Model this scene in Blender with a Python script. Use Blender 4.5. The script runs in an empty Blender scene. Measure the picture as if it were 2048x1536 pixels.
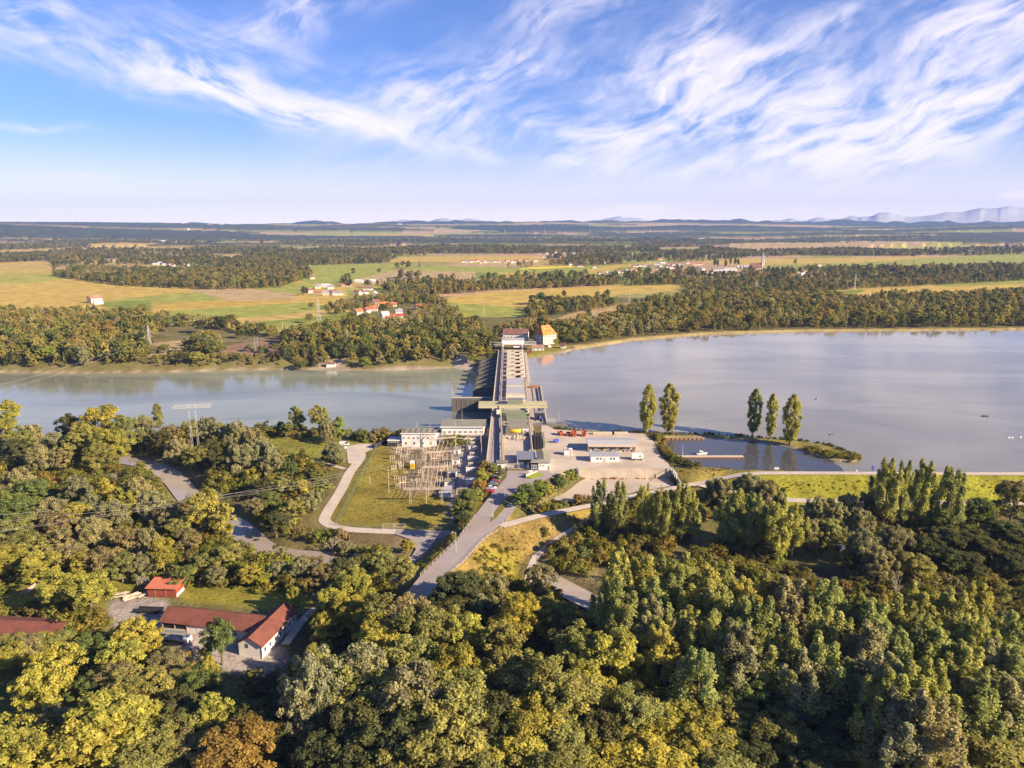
import bpy, math, random
import numpy as np
from mathutils import Vector, Matrix
from mathutils.geometry import tessellate_polygon
S = bpy.context.scene
COL = S.collection
rad = math.radians
rng = random.Random(7)
nrg = np.random.default_rng(7)
PI = math.pi

# ------------------------------------------------------------------ camera
FPX, CAMH = 1469.0, 115.0
PITCH = math.atan(318 / FPX)
CP, SP = math.cos(PITCH), math.sin(PITCH)
cam_d = bpy.data.cameras.new('camera')
cam = bpy.data.objects.new('camera', cam_d)
COL.objects.link(cam)
cam.location = (0, 0, CAMH)
cam.rotation_euler = (PI / 2 - PITCH, 0, 0)
cam_d.sensor_width = 36
cam_d.lens = 36 * FPX / 2048
cam_d.clip_start = 1
cam_d.clip_end = 200000
S.camera = cam

# ------------------------------------------------------------------ sun, exposure
SUN_EL = rad(25.0)
SUN_DIR = Vector((0.90 * math.cos(SUN_EL), -0.436 * math.cos(SUN_EL), math.sin(SUN_EL)))   # towards the sun
sd = bpy.data.lights.new('sun', 'SUN')
sd.energy = 4.7
sd.color = (1.0, 0.81, 0.56)
sd.angle = rad(0.53)
sun = bpy.data.objects.new('sun', sd)
COL.objects.link(sun)
sun.location = (0, 0, 300)
sun.rotation_euler = SUN_DIR.to_track_quat('Z', 'Y').to_euler()
S.view_settings.view_transform = 'Standard'
S.view_settings.look = 'None'
S.view_settings.gamma = 1
S.view_settings.exposure = 1.5
S.view_settings.use_curve_mapping = False
S.render.engine = 'CYCLES'
S.cycles.use_denoising = True
try:
    S.cycles.denoiser = 'OPENIMAGEDENOISE'
    S.cycles.denoising_prefilter = 'ACCURATE'
    S.cycles.denoising_input_passes = 'RGB_ALBEDO_NORMAL'
except Exception:
    pass
S.cycles.max_bounces = 5
S.cycles.diffuse_bounces = 3
S.cycles.glossy_bounces = 2
S.cycles.transmission_bounces = 2
S.cycles.volume_bounces = 0
S.cycles.caustics_reflective = False
S.cycles.caustics_refractive = False
S.cycles.sample_clamp_indirect = 4


class NT:
    """small helper round a node tree"""
    def __init__(s, tree):
        s.t = tree
        s.n, s.l = tree.nodes, tree.links

    def node(s, typ, **kw):
        n = s.n.new(typ)
        for k, v in kw.items():
            setattr(n, k, v)
        return n

    def set(s, sock, v):
        if isinstance(v, bpy.types.NodeSocket):
            s.l.new(v, sock)
        elif v is not None:
            if sock.type == 'RGBA' and len(v) == 3:
                v = (*v, 1)
            sock.default_value = v

    def m(s, op, a, b=None, c=None, clamp=False):
        n = s.node('ShaderNodeMath', operation=op, use_clamp=clamp)
        s.set(n.inputs[0], a)
        if b is not None: s.set(n.inputs[1], b)
        if c is not None: s.set(n.inputs[2], c)
        return n.outputs[0]

    def ramp(s, x, a, b, lo=0.0, hi=1.0):
        n = s.node('ShaderNodeMapRange', interpolation_type='SMOOTHSTEP')
        s.set(n.inputs[0], x)
        for i, v in enumerate((a, b, lo, hi)): s.set(n.inputs[i + 1], v)
        return n.outputs[0]

    def xyz(s, x, y, z=0.0):
        n = s.node('ShaderNodeCombineXYZ')
        for i, v in enumerate((x, y, z)): s.set(n.inputs[i], v)
        return n.outputs[0]

    def noise(s, vec, scale, detail=4, rough=0.55, dist=0.0, lac=2.0):
        n = s.node('ShaderNodeTexNoise')
        s.set(n.inputs['Vector'], vec)
        for k, v in (('Scale', scale), ('Detail', detail), ('Roughness', rough), ('Distortion', dist), ('Lacunarity', lac)):
            s.set(n.inputs[k], v)
        return n.outputs['Fac']

    def mix(s, f, a, b, mode='MIX'):
        n = s.node('ShaderNodeMix', data_type='RGBA', blend_type=mode)
        s.set(n.inputs[0], f); s.set(n.inputs[6], a); s.set(n.inputs[7], b)
        return n.outputs[2]


# ------------------------------------------------------------------ world: sky and cirrus
W = bpy.data.worlds.new('World')
S.world = W
W.use_nodes = True
W.node_tree.nodes.clear()
T = NT(W.node_tree)
sky = T.node('ShaderNodeTexSky', sky_type='NISHITA')
sky.sun_disc = False
sky.sun_elevation = SUN_EL
sky.sun_rotation = math.atan2(SUN_DIR.x, SUN_DIR.y)
sky.altitude = 400
sky.air_density = 1.0
sky.dust_density = 0.7
sky.ozone_density = 3.0
gen = T.node('ShaderNodeTexCoord').outputs['Generated']
sep = T.node('ShaderNodeSeparateXYZ')
T.l.new(gen, sep.inputs[0])
DX, DY, DZ = sep.outputs
DEG = 180 / PI
AZ = T.m('MULTIPLY', T.m('ARCTAN2', DX, DY), DEG)
EL = T.m('MULTIPLY', T.m('ARCSINE', DZ), DEG)


def sky_dir(u, v):
    a, b = (u - 1024) / FPX, (768 - v) / FPX
    d = Vector((a, CP + b * SP, -SP + b * CP)).normalized()
    return math.degrees(math.atan2(d.x, d.y)), math.degrees(math.asin(d.z))


# slow warp makes the streaks curl
wa = T.m('SUBTRACT', T.noise(T.xyz(AZ, T.m('MULTIPLY', EL, 1.6)), 0.12, 2, 0.4), 0.5)
wb = T.m('SUBTRACT', T.noise(T.xyz(T.m('ADD', AZ, 61), T.m('MULTIPLY', EL, 1.6)), 0.12, 2, 0.4), 0.5)
AW = T.m('ADD', AZ, T.m('MULTIPLY', wa, 5.0))
EW = T.m('ADD', EL, T.m('MULTIPLY', wb, 3.4))


def streak(tilt, scale, stretch, seed, lo, hi):
    c, s_ = math.cos(rad(tilt)), math.sin(rad(tilt))
    a = T.m('ADD', T.m('MULTIPLY', AW, c), T.m('MULTIPLY', EW, s_))
    b = T.m('SUBTRACT', T.m('MULTIPLY', EW, c), T.m('MULTIPLY', AW, s_))
    n = T.noise(T.xyz(T.m('DIVIDE', a, stretch), b, seed), scale, 9, 0.62, 0.0)
    patch = T.ramp(T.noise(T.xyz(T.m('DIVIDE', a, 1.7), b, seed + 40), 0.21, 4, 0.6), 0.36, 0.62, 0.25, 1.25)
    return T.m('MULTIPLY', T.ramp(n, lo, hi), patch)


GROUPS = {   # tilt of the fibres (degrees, up to the right) -> patches (u, v, half length, half width, tilt, strength)
    -16: (dict(scale=0.80, stretch=3.4, seed=3.0, lo=0.31, hi=0.68),
          [(330, 140, 230, 46, -16, 1.0), (560, 195, 210, 34, -14, 1.2), (120, 65, 230, 60, -10, .62), (660, 235, 130, 18, -10, .7),
           (520, 110, 200, 55, -20, .42), (790, 265, 90, 22, -12, .75), (930, 305, 80, 14, -10, .8), (250, 358, 380, 7, -4, .75),
           (560, 382, 160, 5, -4, .6), (60, 248, 160, 8, -3, .4), (1420, 350, 170, 30, -8, .6)]),
    24: (dict(scale=0.72, stretch=3.0, seed=11.0, lo=0.32, hi=0.68),
         [(1010, 130, 260, 75, 36, 1.0), (620, 20, 150, 36, 18, 1.1), (1330, 160, 170, 85, 30, .75), (1400, 95, 70, 40, 60, .8), (1560, 95, 260, 26, 16, .7),
          (1640, 215, 310, 100, 8, 1.3), (1900, 205, 270, 85, 22, 1.25), (1840, 300, 200, 60, 20, .7), (1960, 50, 150, 40, 18, 1.0), (1220, 215, 330, 85, 4, .95), (1600, 320, 260, 40, 6, .9),
          (880, 190, 190, 90, 16, .7), (1170, 330, 130, 18, 4, .7), (1300, 260, 260, 40, 0, .8)]),
}
total = None
for tilt, (kw, blobs) in GROUPS.items():
    acc = None
    for (u, v, L, Wd, tb, k) in blobs:
        a0, e0 = sky_dir(u, v)
        c, s_ = math.cos(rad(tb)), math.sin(rad(tb))
        L, Wd = L / 29, Wd / 36
        da, de = T.m('SUBTRACT', AW, a0), T.m('SUBTRACT', EW, e0)
        p = T.m('DIVIDE', T.m('ADD', T.m('MULTIPLY', da, c), T.m('MULTIPLY', de, s_)), L)
        q = T.m('DIVIDE', T.m('SUBTRACT', T.m('MULTIPLY', de, c), T.m('MULTIPLY', da, s_)), Wd)
        r2 = T.m('ADD', T.m('MULTIPLY', p, p), T.m('MULTIPLY', q, q))
        g = T.m('MULTIPLY', T.m('EXPONENT', T.m('MULTIPLY', r2, -0.9)), k)
        acc = g if acc is None else T.m('ADD', acc, g)
    d = T.m('MULTIPLY', acc, streak(tilt, **kw))
    total = d if total is None else T.m('ADD', total, d)
# the same thin cirrus everywhere else on the dome
thin = T.m('MULTIPLY', streak(12, 0.16, 2.5, 23.0, 0.5, 0.8), 0.16)
thin = T.m('MULTIPLY', thin, T.ramp(EL, 2, 14))
total = T.m('ADD', total, thin)
# small cumulus puffs low over the horizon
puff = None
for (u, v, L, Wd, k) in [(1280, 421, 75, 13, 1.2), (735, 432, 14, 7, 1.0), (660, 436, 40, 5, .8), (790, 431, 18, 5, 1.0), (943, 425, 9, 9, .9), (1060, 425, 110, 8, .8), (500, 440, 60, 5, .5),
                         (1600, 418, 26, 6, .9), (1650, 424, 60, 4, .6), (1690, 416, 12, 4, .8), (2030, 392, 30, 10, .8), (1880, 410, 14, 4, .7)]:
    a0, e0 = sky_dir(u, v)
    p = T.m('DIVIDE', T.m('SUBTRACT', AZ, a0), L / 25.6)
    q = T.m('DIVIDE', T.m('SUBTRACT', EL, e0), Wd / 25.6)
    g = T.m('MULTIPLY', T.m('EXPONENT', T.m('MULTIPLY', T.m('ADD', T.m('MULTIPLY', p, p), T.m('MULTIPLY', q, q)), -0.9)), k)
    puff = g if puff is None else T.m('ADD', puff, g)
pn = T.noise(T.xyz(AZ, T.m('MULTIPLY', EL, 1.6)), 1.3, 6, 0.6)
puff = T.ramp(T.m('MULTIPLY', puff, T.m('ADD', pn, 0.15)), 0.22, 0.5, 0.0, 0.75)
alpha = T.m('SUBTRACT', 1.0, T.m('EXPONENT', T.m('MULTIPLY', total, -1.25)))
SKYTINT = (0.39, 0.475, 0.76)
skyc = T.mix(1.0, sky.outputs[0], (*SKYTINT, 1), 'MULTIPLY')
CLOUD = (5.4, 4.85, 5.1)
low = T.ramp(EL, -3.0, 8.0)
base = T.mix(T.m('MULTIPLY', T.m('POWER', T.m('SUBTRACT', 1.0, low), 1.3), 0.97), skyc, (8.8, 7.0, 5.8, 1))
c1 = T.mix(T.m('MULTIPLY', alpha, 0.93), base, (*CLOUD, 1))
c2 = T.mix(puff, c1, (6.6, 5.4, 5.1, 1))
bg = T.node('ShaderNodeBackground')
T.l.new(c2, bg.inputs[0])
bg.inputs[1].default_value = 0.084
wo = T.node('ShaderNodeOutputWorld')
T.l.new(bg.outputs[0], wo.inputs[0])

# ================================================================== helpers
def P(u, v, z=0.0):
    """point of the place that lies under photo point (u, v) at height z"""
    a, b = (u - 1024) / FPX, (768 - v) / FPX
    d = (a, CP + b * SP, -SP + b * CP)
    t = (z - CAMH) / d[2]
    return d[0] * t, d[1] * t


def Q(x, y, z):
    f = y * CP - (z - CAMH) * SP
    return 1024 + FPX * x / f, 768 - FPX * (y * SP + (z - CAMH) * CP) / f


def PX(u, v, z=0.0):
    x, y = P(u, v, z)
    return FPX / (y * CP - (z - CAMH) * SP)          # photo pixels per metre there


def poly(pts, z):
    return np.array([P(u, v, z) for u, v in pts])


def tag(o, label=None, cat=None, group=None, kind=None):
    if label: o['label'] = label
    if cat: o['category'] = cat
    if group: o['group'] = group
    if kind: o['kind'] = kind
    return o


def empty(name, loc, rz=0.0, label=None, cat=None, group=None):
    o = bpy.data.objects.new(name, None)
    COL.objects.link(o)
    o.location = loc
    o.rotation_euler = (0, 0, rz)
    o.empty_display_size = 0.5
    return tag(o, label, cat, group)


def mesh_np(name, verts, faces, mat=None, smooth=False, attr=None):
    """faces: (n,k) array with k = 3 or 4"""
    me = bpy.data.meshes.new(name)
    verts = np.asarray(verts, np.float32); faces = np.asarray(faces, np.int32)
    n, k = faces.shape
    me.vertices.add(len(verts)); me.vertices.foreach_set('co', verts.ravel())
    me.loops.add(n * k); me.loops.foreach_set('vertex_index', faces.ravel())
    me.polygons.add(n)
    me.polygons.foreach_set('loop_start', np.arange(0, n * k, k, dtype=np.int32))
    if attr:
        for an, (typ, dat) in attr.items():
            a = me.attributes.new(an, typ, 'POINT')
            a.data.foreach_set('color' if 'COLOR' in typ else ('vector' if typ == 'FLOAT_VECTOR' else 'value'), np.asarray(dat, np.float32).ravel())
    me.update(calc_edges=True)
    if smooth: me.polygons.foreach_set('use_smooth', np.ones(n, bool))
    if mat: me.materials.append(mat)
    return me


class MB:
    def __init__(s):
        s.v, s.f = [], []

    def add(s, vs, fs):
        o = len(s.v)
        s.v += [tuple(p) for p in vs]
        s.f += [tuple(i + o for i in f) for f in fs]
        return s

    def box(s, x0, x1, y0, y1, z0, z1):
        vs = [(x0, y0, z0), (x1, y0, z0), (x1, y1, z0), (x0, y1, z0), (x0, y0, z1), (x1, y0, z1), (x1, y1, z1), (x0, y1, z1)]
        return s.add(vs, [(0, 3, 2, 1), (4, 5, 6, 7), (0, 1, 5, 4), (1, 2, 6, 5), (2, 3, 7, 6), (3, 0, 4, 7)])

    def cbox(s, cx, cy, z0, w, d, h):
        return s.box(cx - w / 2, cx + w / 2, cy - d / 2, cy + d / 2, z0, z0 + h)

    def bar(s, a, b, w, h=None):
        """square bar from a to b"""
        h = h or w
        a, b = Vector(a), Vector(b)
        d = (b - a).normalized()
        up = Vector((0, 0, 1)) if abs(d.z) < .95 else Vector((1, 0, 0))
        x = d.cross(up).normalized() * w / 2
        y = x.cross(d).normalized() * h / 2
        vs = [a - x - y, a + x - y, a + x + y, a - x + y, b - x - y, b + x - y, b + x + y, b - x + y]
        return s.add(vs, [(0, 1, 2, 3), (7, 6, 5, 4), (0, 4, 5, 1), (1, 5, 6, 2), (2, 6, 7, 3), (3, 7, 4, 0)])

    def tube(s, pts, rs, n=8, cap=True):
        pts = [Vector(p) for p in pts]
        if not hasattr(rs, '__len__'): rs = [rs] * len(pts)
        o = len(s.v)
        for i, p in enumerate(pts):
            d = (pts[min(i + 1, len(pts) - 1)] - pts[max(i - 1, 0)]).normalized()
            up = Vector((0, 0, 1)) if abs(d.z) < .9 else Vector((1, 0, 0))
            x = d.cross(up).normalized(); y = x.cross(d)
            for k in range(n):
                a = 2 * PI * k / n
                s.v.append(tuple(p + (x * math.cos(a) + y * math.sin(a)) * rs[i]))
        for i in range(len(pts) - 1):
            for k in range(n):
                s.f.append((o + i * n + k, o + i * n + (k + 1) % n, o + (i + 1) * n + (k + 1) % n, o + (i + 1) * n + k))
        if cap:
            s.f.append(tuple(o + k for k in range(n)))
            s.f.append(tuple(o + (len(pts) - 1) * n + k for k in range(n))[::-1])
        return s

    def prism(s, xs_zs, y0, y1):
        """outline in x,z extruded along y"""
        n = len(xs_zs)
        vs = [(x, y0, z) for x, z in xs_zs] + [(x, y1, z) for x, z in xs_zs]
        fs = [tuple(range(n))[::-1], tuple(range(n, 2 * n))] + [(i, (i + 1) % n, n + (i + 1) % n, n + i) for i in range(n)]
        return s.add(vs, fs)

    def slab(s, pts, z0, z1):
        """flat outline (world x,y) between two heights"""
        pts = [tuple(p) for p in pts]
        ar = sum(pts[i][0] * pts[(i + 1) % len(pts)][1] - pts[(i + 1) % len(pts)][0] * pts[i][1] for i in range(len(pts)))
        if ar < 0: pts = pts[::-1]
        n = len(pts)
        tr = tessellate_polygon([[Vector((x, y, 0)) for x, y in pts]])
        vs = [(x, y, z0) for x, y in pts] + [(x, y, z1) for x, y in pts]
        fs = [(n + a, n + b, n + c) for a, b, c in tr] + [(c, b, a) for a, b, c in tr]
        fs += [(i, (i + 1) % n, n + (i + 1) % n, n + i) for i in range(n)]
        return s.add(vs, fs)

    def data(s, name, mat, smooth=False):
        me = bpy.data.meshes.new(name)
        me.from_pydata(s.v, [], s.f)
        if mat: me.materials.append(mat)
        if smooth: me.polygons.foreach_set('use_smooth', [True] * len(me.polygons))
        me.update()
        return me

    def build(s, name, mat, parent=None, smooth=False, loc=None, rz=0.0, fix=True):
        me = s.data(name, mat, smooth)
        if fix:
            import bmesh
            bm = bmesh.new(); bm.from_mesh(me); bmesh.ops.recalc_face_normals(bm, faces=bm.faces); bm.to_mesh(me); bm.free()
        o = bpy.data.objects.new(name, me)
        COL.objects.link(o)
        if parent: o.parent = parent
        if loc: o.location = loc
        if rz: o.rotation_euler = (0, 0, rz)
        return o


def copy_tree(o, parent=None):
    c = o.copy(); COL.objects.link(c)
    if parent: c.parent = parent
    for ch in list(o.children): copy_tree(ch, c)
    return c


# ------------------------------------------------------------------ materials
def mat(name, col, rough=0.85, spec=0.3, metal=0.0, var=0.22, scale=0.6, bump=0.0, grime=0.0, coat=0.0):
    m = bpy.data.materials.new(name)
    m.use_nodes = True
    t = NT(m.node_tree)
    b = m.node_tree.nodes['Principled BSDF']
    b.inputs['Roughness'].default_value = rough
    b.inputs['Specular IOR Level'].default_value = spec
    b.inputs['Metallic'].default_value = metal
    if coat: b.inputs['Coat Weight'].default_value = coat
    pos = t.node('ShaderNodeNewGeometry').outputs['Position']
    n1 = t.noise(pos, scale, 6, 0.62)
    c = t.mix(n1, tuple(x * (1 - var) for x in col), tuple(min(1, x * (1 + var)) for x in col))
    if grime:
        n2 = t.ramp(t.noise(pos, scale * 0.31, 5, 0.7), 0.42, 0.68)
        c = t.mix(t.m('MULTIPLY', n2, grime), c, (col[0] * .38, col[1] * .36, col[2] * .33))
    t.l.new(c, b.inputs['Base Color'])
    if bump:
        bn = t.node('ShaderNodeBump')
        bn.inputs['Strength'].default_value = bump
        bn.inputs['Distance'].default_value = 0.1
        t.l.new(t.noise(pos, scale * 5, 5, 0.6), bn.inputs['Height'])
        t.l.new(bn.outputs[0], b.inputs['Normal'])
    return m


def objcol_mat(name, rough=0.5, spec=0.4, coat=0.0, var=0.12, scale=0.8):
    m = mat(name, (0.5, 0.5, 0.5), rough, spec, coat=coat)
    t = NT(m.node_tree)
    b = m.node_tree.nodes['Principled BSDF']
    oi = t.node('ShaderNodeObjectInfo').outputs['Color']
    n = t.noise(t.node('ShaderNodeNewGeometry').outputs['Position'], scale, 4, 0.6)
    k = t.ramp(n, 0.3, 0.7, 1 - var, 1 + var)
    t.l.new(t.mix(1.0, oi, k, 'MULTIPLY'), b.inputs['Base Color'])
    return m


def tile_mat(name, col, step=0.35, var=0.3):
    """roof cover: courses follow the slope as fine relief"""
    m = mat(name, col, 0.85, 0.2, var=var, scale=0.8, grime=0.45)
    t = NT(m.node_tree)
    b = m.node_tree.nodes['Principled BSDF']
    pos = t.node('ShaderNodeTexCoord').outputs['Object']
    w = t.node('ShaderNodeTexWave', wave_type='BANDS', bands_direction='Z', wave_profile='SAW')
    t.l.new(pos, w.inputs['Vector'])
    w.inputs['Scale'].default_value = 0.314 / step * 1.8
    bn = t.node('ShaderNodeBump')
    bn.inputs['Strength'].default_value = 0.35
    bn.inputs['Distance'].default_value = 0.06
    t.l.new(w.outputs['Fac'], bn.inputs['Height'])
    t.l.new(bn.outputs[0], b.inputs['Normal'])
    return m


M = dict(
    concrete=mat('concrete', (0.36, 0.315, 0.27), var=0.25, scale=0.25, bump=0.3, grime=0.45),
    pale_concrete=mat('pale_concrete', (0.50, 0.43, 0.34), var=0.2, scale=0.3, bump=0.2, grime=0.35),
    dark_concrete=mat('dark_concrete', (0.17, 0.155, 0.145), var=0.35, scale=0.3, bump=0.4, grime=0.5),
    shaded_concrete=mat('shaded_concrete', (0.115, 0.105, 0.095), var=0.35, scale=0.25, bump=0.4, grime=0.4),  # dark tone puts the shade of the pier faces into the colour
    asphalt=mat('asphalt', (0.31, 0.265, 0.25), 0.9, 0.2, var=0.14, scale=0.22, grime=0.22),
    gravel=mat('gravel', (0.48, 0.41, 0.345), 0.95, 0.1, var=0.2, scale=0.45, bump=0.4, grime=0.22),
    yard=mat('yard_surface', (0.46, 0.385, 0.31), 0.95, 0.1, var=0.2, scale=0.14, bump=0.3, grime=0.42),
    white=mat('white_wall', (0.66, 0.62, 0.58), 0.8, 0.2, var=0.08, scale=0.5, grime=0.18),
    white_paint=mat('white_paint', (0.70, 0.68, 0.66), 0.5, 0.4, var=0.05, scale=0.8, grime=0.08),
    cream=mat('cream_wall', (0.62, 0.53, 0.41), 0.85, 0.2, var=0.1, scale=0.4, grime=0.25),
    grey_metal=mat('grey_metal', (0.30, 0.30, 0.31), 0.5, 0.5, 0.5, var=0.2, scale=1.2),
    galv=mat('galvanised_steel', (0.55, 0.52, 0.48), 0.55, 0.5, 0.35, var=0.15, scale=2),
    rust=mat('rusty_steel', (0.30, 0.15, 0.09), 0.9, 0.2, 0.0, var=0.4, scale=1.0, grime=0.4),
    pinkpost=mat('weathered_post', (0.50, 0.41, 0.34), 0.85, 0.2, var=0.25, scale=1.5),
    crane=mat('crane_paint', (0.48, 0.44, 0.27), 0.6, 0.4, var=0.14, scale=0.5, grime=0.2),
    flat_roof=mat('flat_roof', (0.235, 0.225, 0.175), 0.95, 0.1, var=0.22, scale=0.3, grime=0.3),
    grey_roof=mat('grey_sheet_roof', (0.40, 0.385, 0.40), 0.6, 0.4, 0.1, var=0.12, scale=0.4, grime=0.2),
    dark=mat('dark_interior', (0.03, 0.028, 0.03), 0.9, 0.1),  # near-black tone stands in for the shade inside openings
    black=mat('black_steel', (0.035, 0.033, 0.038), 0.55, 0.4, 0.2, var=0.3, scale=1),
    glass=mat('window_glass', (0.06, 0.07, 0.09), 0.12, 0.6, var=0.1),
    rubber=mat('rubber', (0.03, 0.03, 0.03), 0.9, 0.1),
    wood=mat('weathered_wood', (0.30, 0.22, 0.16), 0.9, 0.1, var=0.35, scale=1.6),
    pale_wood=mat('pale_timber', (0.52, 0.43, 0.34), 0.9, 0.1, var=0.25, scale=1.2),
    red_wood=mat('red_painted_wood', (0.27, 0.066, 0.04), 0.8, 0.2, var=0.2, scale=1.2, grime=0.25),
    red_tile=tile_mat('red_roof_tile', (0.18, 0.066, 0.048)),  # red darkened to stand in for tree shade on the farm roofs
    orange_tile=tile_mat('orange_roof_tile', (0.62, 0.22, 0.06)),
    brown_tile=tile_mat('brown_roof_tile', (0.20, 0.105, 0.085)),
    tan_tile=tile_mat('tan_roof_tile', (0.30, 0.18, 0.13)),
    skip_red=mat('orange_red_paint', (0.50, 0.09, 0.03), 0.6, 0.4, var=0.2, scale=1, grime=0.3),
    yellow=mat('yellow_paint', (0.75, 0.45, 0.02), 0.5, 0.4, var=0.08, scale=1, grime=0.15),
    blue=mat('blue_paint', (0.05, 0.08, 0.45), 0.5, 0.4, var=0.1),
    green_fence=mat('green_fence', (0.13, 0.19, 0.14), 0.6, 0.3),
    trackgreen=mat('machine_green', (0.20, 0.22, 0.15), 0.6, 0.4, var=0.2, scale=1, grime=0.3),
    trunk=mat('bark', (0.145, 0.115, 0.085), 0.95, 0.1, var=0.4, scale=1.6, bump=0.5),
    pale_bark=mat('pale_bark', (0.34, 0.28, 0.215), 0.95, 0.1, var=0.3, scale=1.6),
    stone=mat('riprap_stone', (0.42, 0.36, 0.29), 0.95, 0.1, var=0.35, scale=0.8, bump=0.6),
    paint=objcol_mat('car_paint', 0.3, 0.5, coat=0.5, var=0.03),
    wallcol=objcol_mat('house_wall', 0.85, 0.2, var=0.12, scale=0.15),
    roofcol=objcol_mat('house_roof', 0.85, 0.2, var=0.25, scale=0.2),
    item=objcol_mat('painted_item', 0.7, 0.3, var=0.2, scale=1.5),
    line=mat('road_line_paint', (0.7, 0.68, 0.64), 0.8, 0.2),
    wire=mat('wire_metal', (0.42, 0.38, 0.34), 0.5, 0.4, 0.3),
)


def foliage_mat(name, far):
    m = bpy.data.materials.new(name)
    m.use_nodes = True
    t = NT(m.node_tree)
    t.n.clear()
    if far:
        an = t.node('ShaderNodeAttribute', attribute_type='INSTANCER', attribute_name='leaf_color')
        col = an.outputs['Color']
    else:
        col = t.node('ShaderNodeObjectInfo').outputs['Color']
    tint = t.node('ShaderNodeAttribute', attribute_type='GEOMETRY', attribute_name='tint').outputs['Fac']
    k = t.ramp(tint, 0.0, 1.0, 0.62, 1.42)
    c = t.mix(1.0, col, k, 'MULTIPLY')
    # some clumps turn yellow sooner than others
    hue = t.mix(t.m('MULTIPLY', t.ramp(tint, 0.62, 1.0), 0.45), c, t.mix(1.0, c, (1.25, 1.08, 0.7, 1), 'MULTIPLY'))
    d = t.node('ShaderNodeBsdfDiffuse')
    t.l.new(hue, d.inputs['Color'])
    tr = t.node('ShaderNodeBsdfTranslucent')
    t.l.new(t.mix(1.0, hue, (1.15, 1.1, 0.55, 1), 'MULTIPLY'), tr.inputs['Color'])
    mx = t.node('ShaderNodeMixShader')
    mx.inputs[0].default_value = 0.45
    t.l.new(d.outputs[0], mx.inputs[1]); t.l.new(tr.outputs[0], mx.inputs[2])
    o = t.node('ShaderNodeOutputMaterial')
    t.l.new(mx.outputs[0], o.inputs[0])
    return m


LEAF = foliage_mat('leaves', False)
LEAF_FAR = foliage_mat('leaves_woodland', True)

# ================================================================== the lie of the land
LOW, FAR_Z, RES_Z, RIV_Z, CRK_Z = -7.0, -4.0, -1.5, -12.0, -8.7


def vnoise(x, y, seed=0):
    xi, yi = np.floor(x).astype(np.int64), np.floor(y).astype(np.int64)
    fx, fy = x - xi, y - yi
    fx, fy = fx * fx * (3 - 2 * fx), fy * fy * (3 - 2 * fy)

    def h(a, b):
        n = (a * 374761393 + b * 668265263 + seed * 982451653) & 0x7fffffff
        n = ((n ^ (n >> 13)) * 1274126177) & 0x7fffffff
        return ((n ^ (n >> 16)) & 0xffff) / 65535.0
    return (h(xi, yi) * (1 - fx) + h(xi + 1, yi) * fx) * (1 - fy) + (h(xi, yi + 1) * (1 - fx) + h(xi + 1, yi + 1) * fx) * fy


def fbm(x, y, seed=0, octs=4):
    s, a, t = 0, 1.0, 0
    for i in range(octs):
        s = s + a * vnoise(x * 2 ** i, y * 2 ** i, seed + i * 17); t += a; a *= .5
    return s / t


def inside(x, y, pl):
    r = np.zeros(x.shape, bool)
    n = len(pl)
    for i in range(n):
        x0, y0 = pl[i]; x1, y1 = pl[(i + 1) % n]
        if y0 == y1: continue
        c = ((y0 > y) != (y1 > y)) & (x < (x1 - x0) * (y - y0) / (y1 - y0) + x0)
        r ^= c
    return r


def seg_dist(x, y, pl, closed=True, zs=None):
    d = np.full(x.shape, 1e18); zz = np.zeros(x.shape)
    n = len(pl)
    for i in range(n if closed else n - 1):
        x0, y0 = pl[i]; x1, y1 = pl[(i + 1) % n]
        dx, dy = x1 - x0, y1 - y0
        t = np.clip(((x - x0) * dx + (y - y0) * dy) / max(dx * dx + dy * dy, 1e-9), 0, 1)
        e = (x - x0 - t * dx) ** 2 + (y - y0 - t * dy) ** 2
        if zs is not None:
            zz = np.where(e < d, zs[i] + t * (zs[(i + 1) % n] - zs[i]), zz)
        d = np.minimum(d, e)
    return (np.sqrt(d), zz) if zs is not None else np.sqrt(d)


def sdf(x, y, pl):
    d = seg_dist(x, y, pl)
    return np.where(inside(x, y, pl), -d, d)


def curve3(pts, n=6):
    """smooth line through (u, v, z) points -> world points"""
    w = [np.array([*P(u, v, z), z]) for u, v, z in pts]
    out = []
    for i in range(len(w) - 1):
        p0, p1, p2, p3 = w[max(i - 1, 0)], w[i], w[i + 1], w[min(i + 2, len(w) - 1)]
        for k in range(n):
            t = k / n
            out.append(0.5 * ((2 * p1) + (p2 - p0) * t + (2 * p0 - 5 * p1 + 4 * p2 - p3) * t * t + (3 * p1 - p0 - 3 * p2 + p3) * t ** 3))
    out.append(w[-1])
    return np.array(out)


# --- outlines, traced on the photograph and laid on the ground at their own height
RIVER = np.array(list(poly([(-900, 890), (0, 884), (300, 884), (450, 876), (560, 866), (700, 873), (735, 882), (780, 884), (985, 862)], RIV_Z))
                 + [(-11, 470), (-11, 640)] + list(poly([(962, 741), (905, 736), (790, 741), (690, 741), (600, 739), (470, 741), (300, 746), (150, 747), (0, 745), (-900, 748)], RIV_Z)))
RES = np.array([(12, 655), (12, 425)] + list(poly([(1105, 857), (1200, 864), (1290, 868), (1420, 868), (1500, 873), (1590, 880), (1650, 888), (1700, 905), (1718, 918), (1705, 926), (1665, 921), (1610, 905), (1570, 893), (1500, 882), (1420, 878), (1332, 877),
                (1322, 890), (1345, 915), (1382, 934), (1480, 941), (1600, 944), (2048, 946), (3600, 946)], RES_Z))
               + list(poly([(3600, 650), (2300, 658), (2048, 661), (1800, 663), (1600, 664), (1400, 671), (1260, 683), (1160, 698), (1110, 708), (1066, 716)], RES_Z)))
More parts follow.
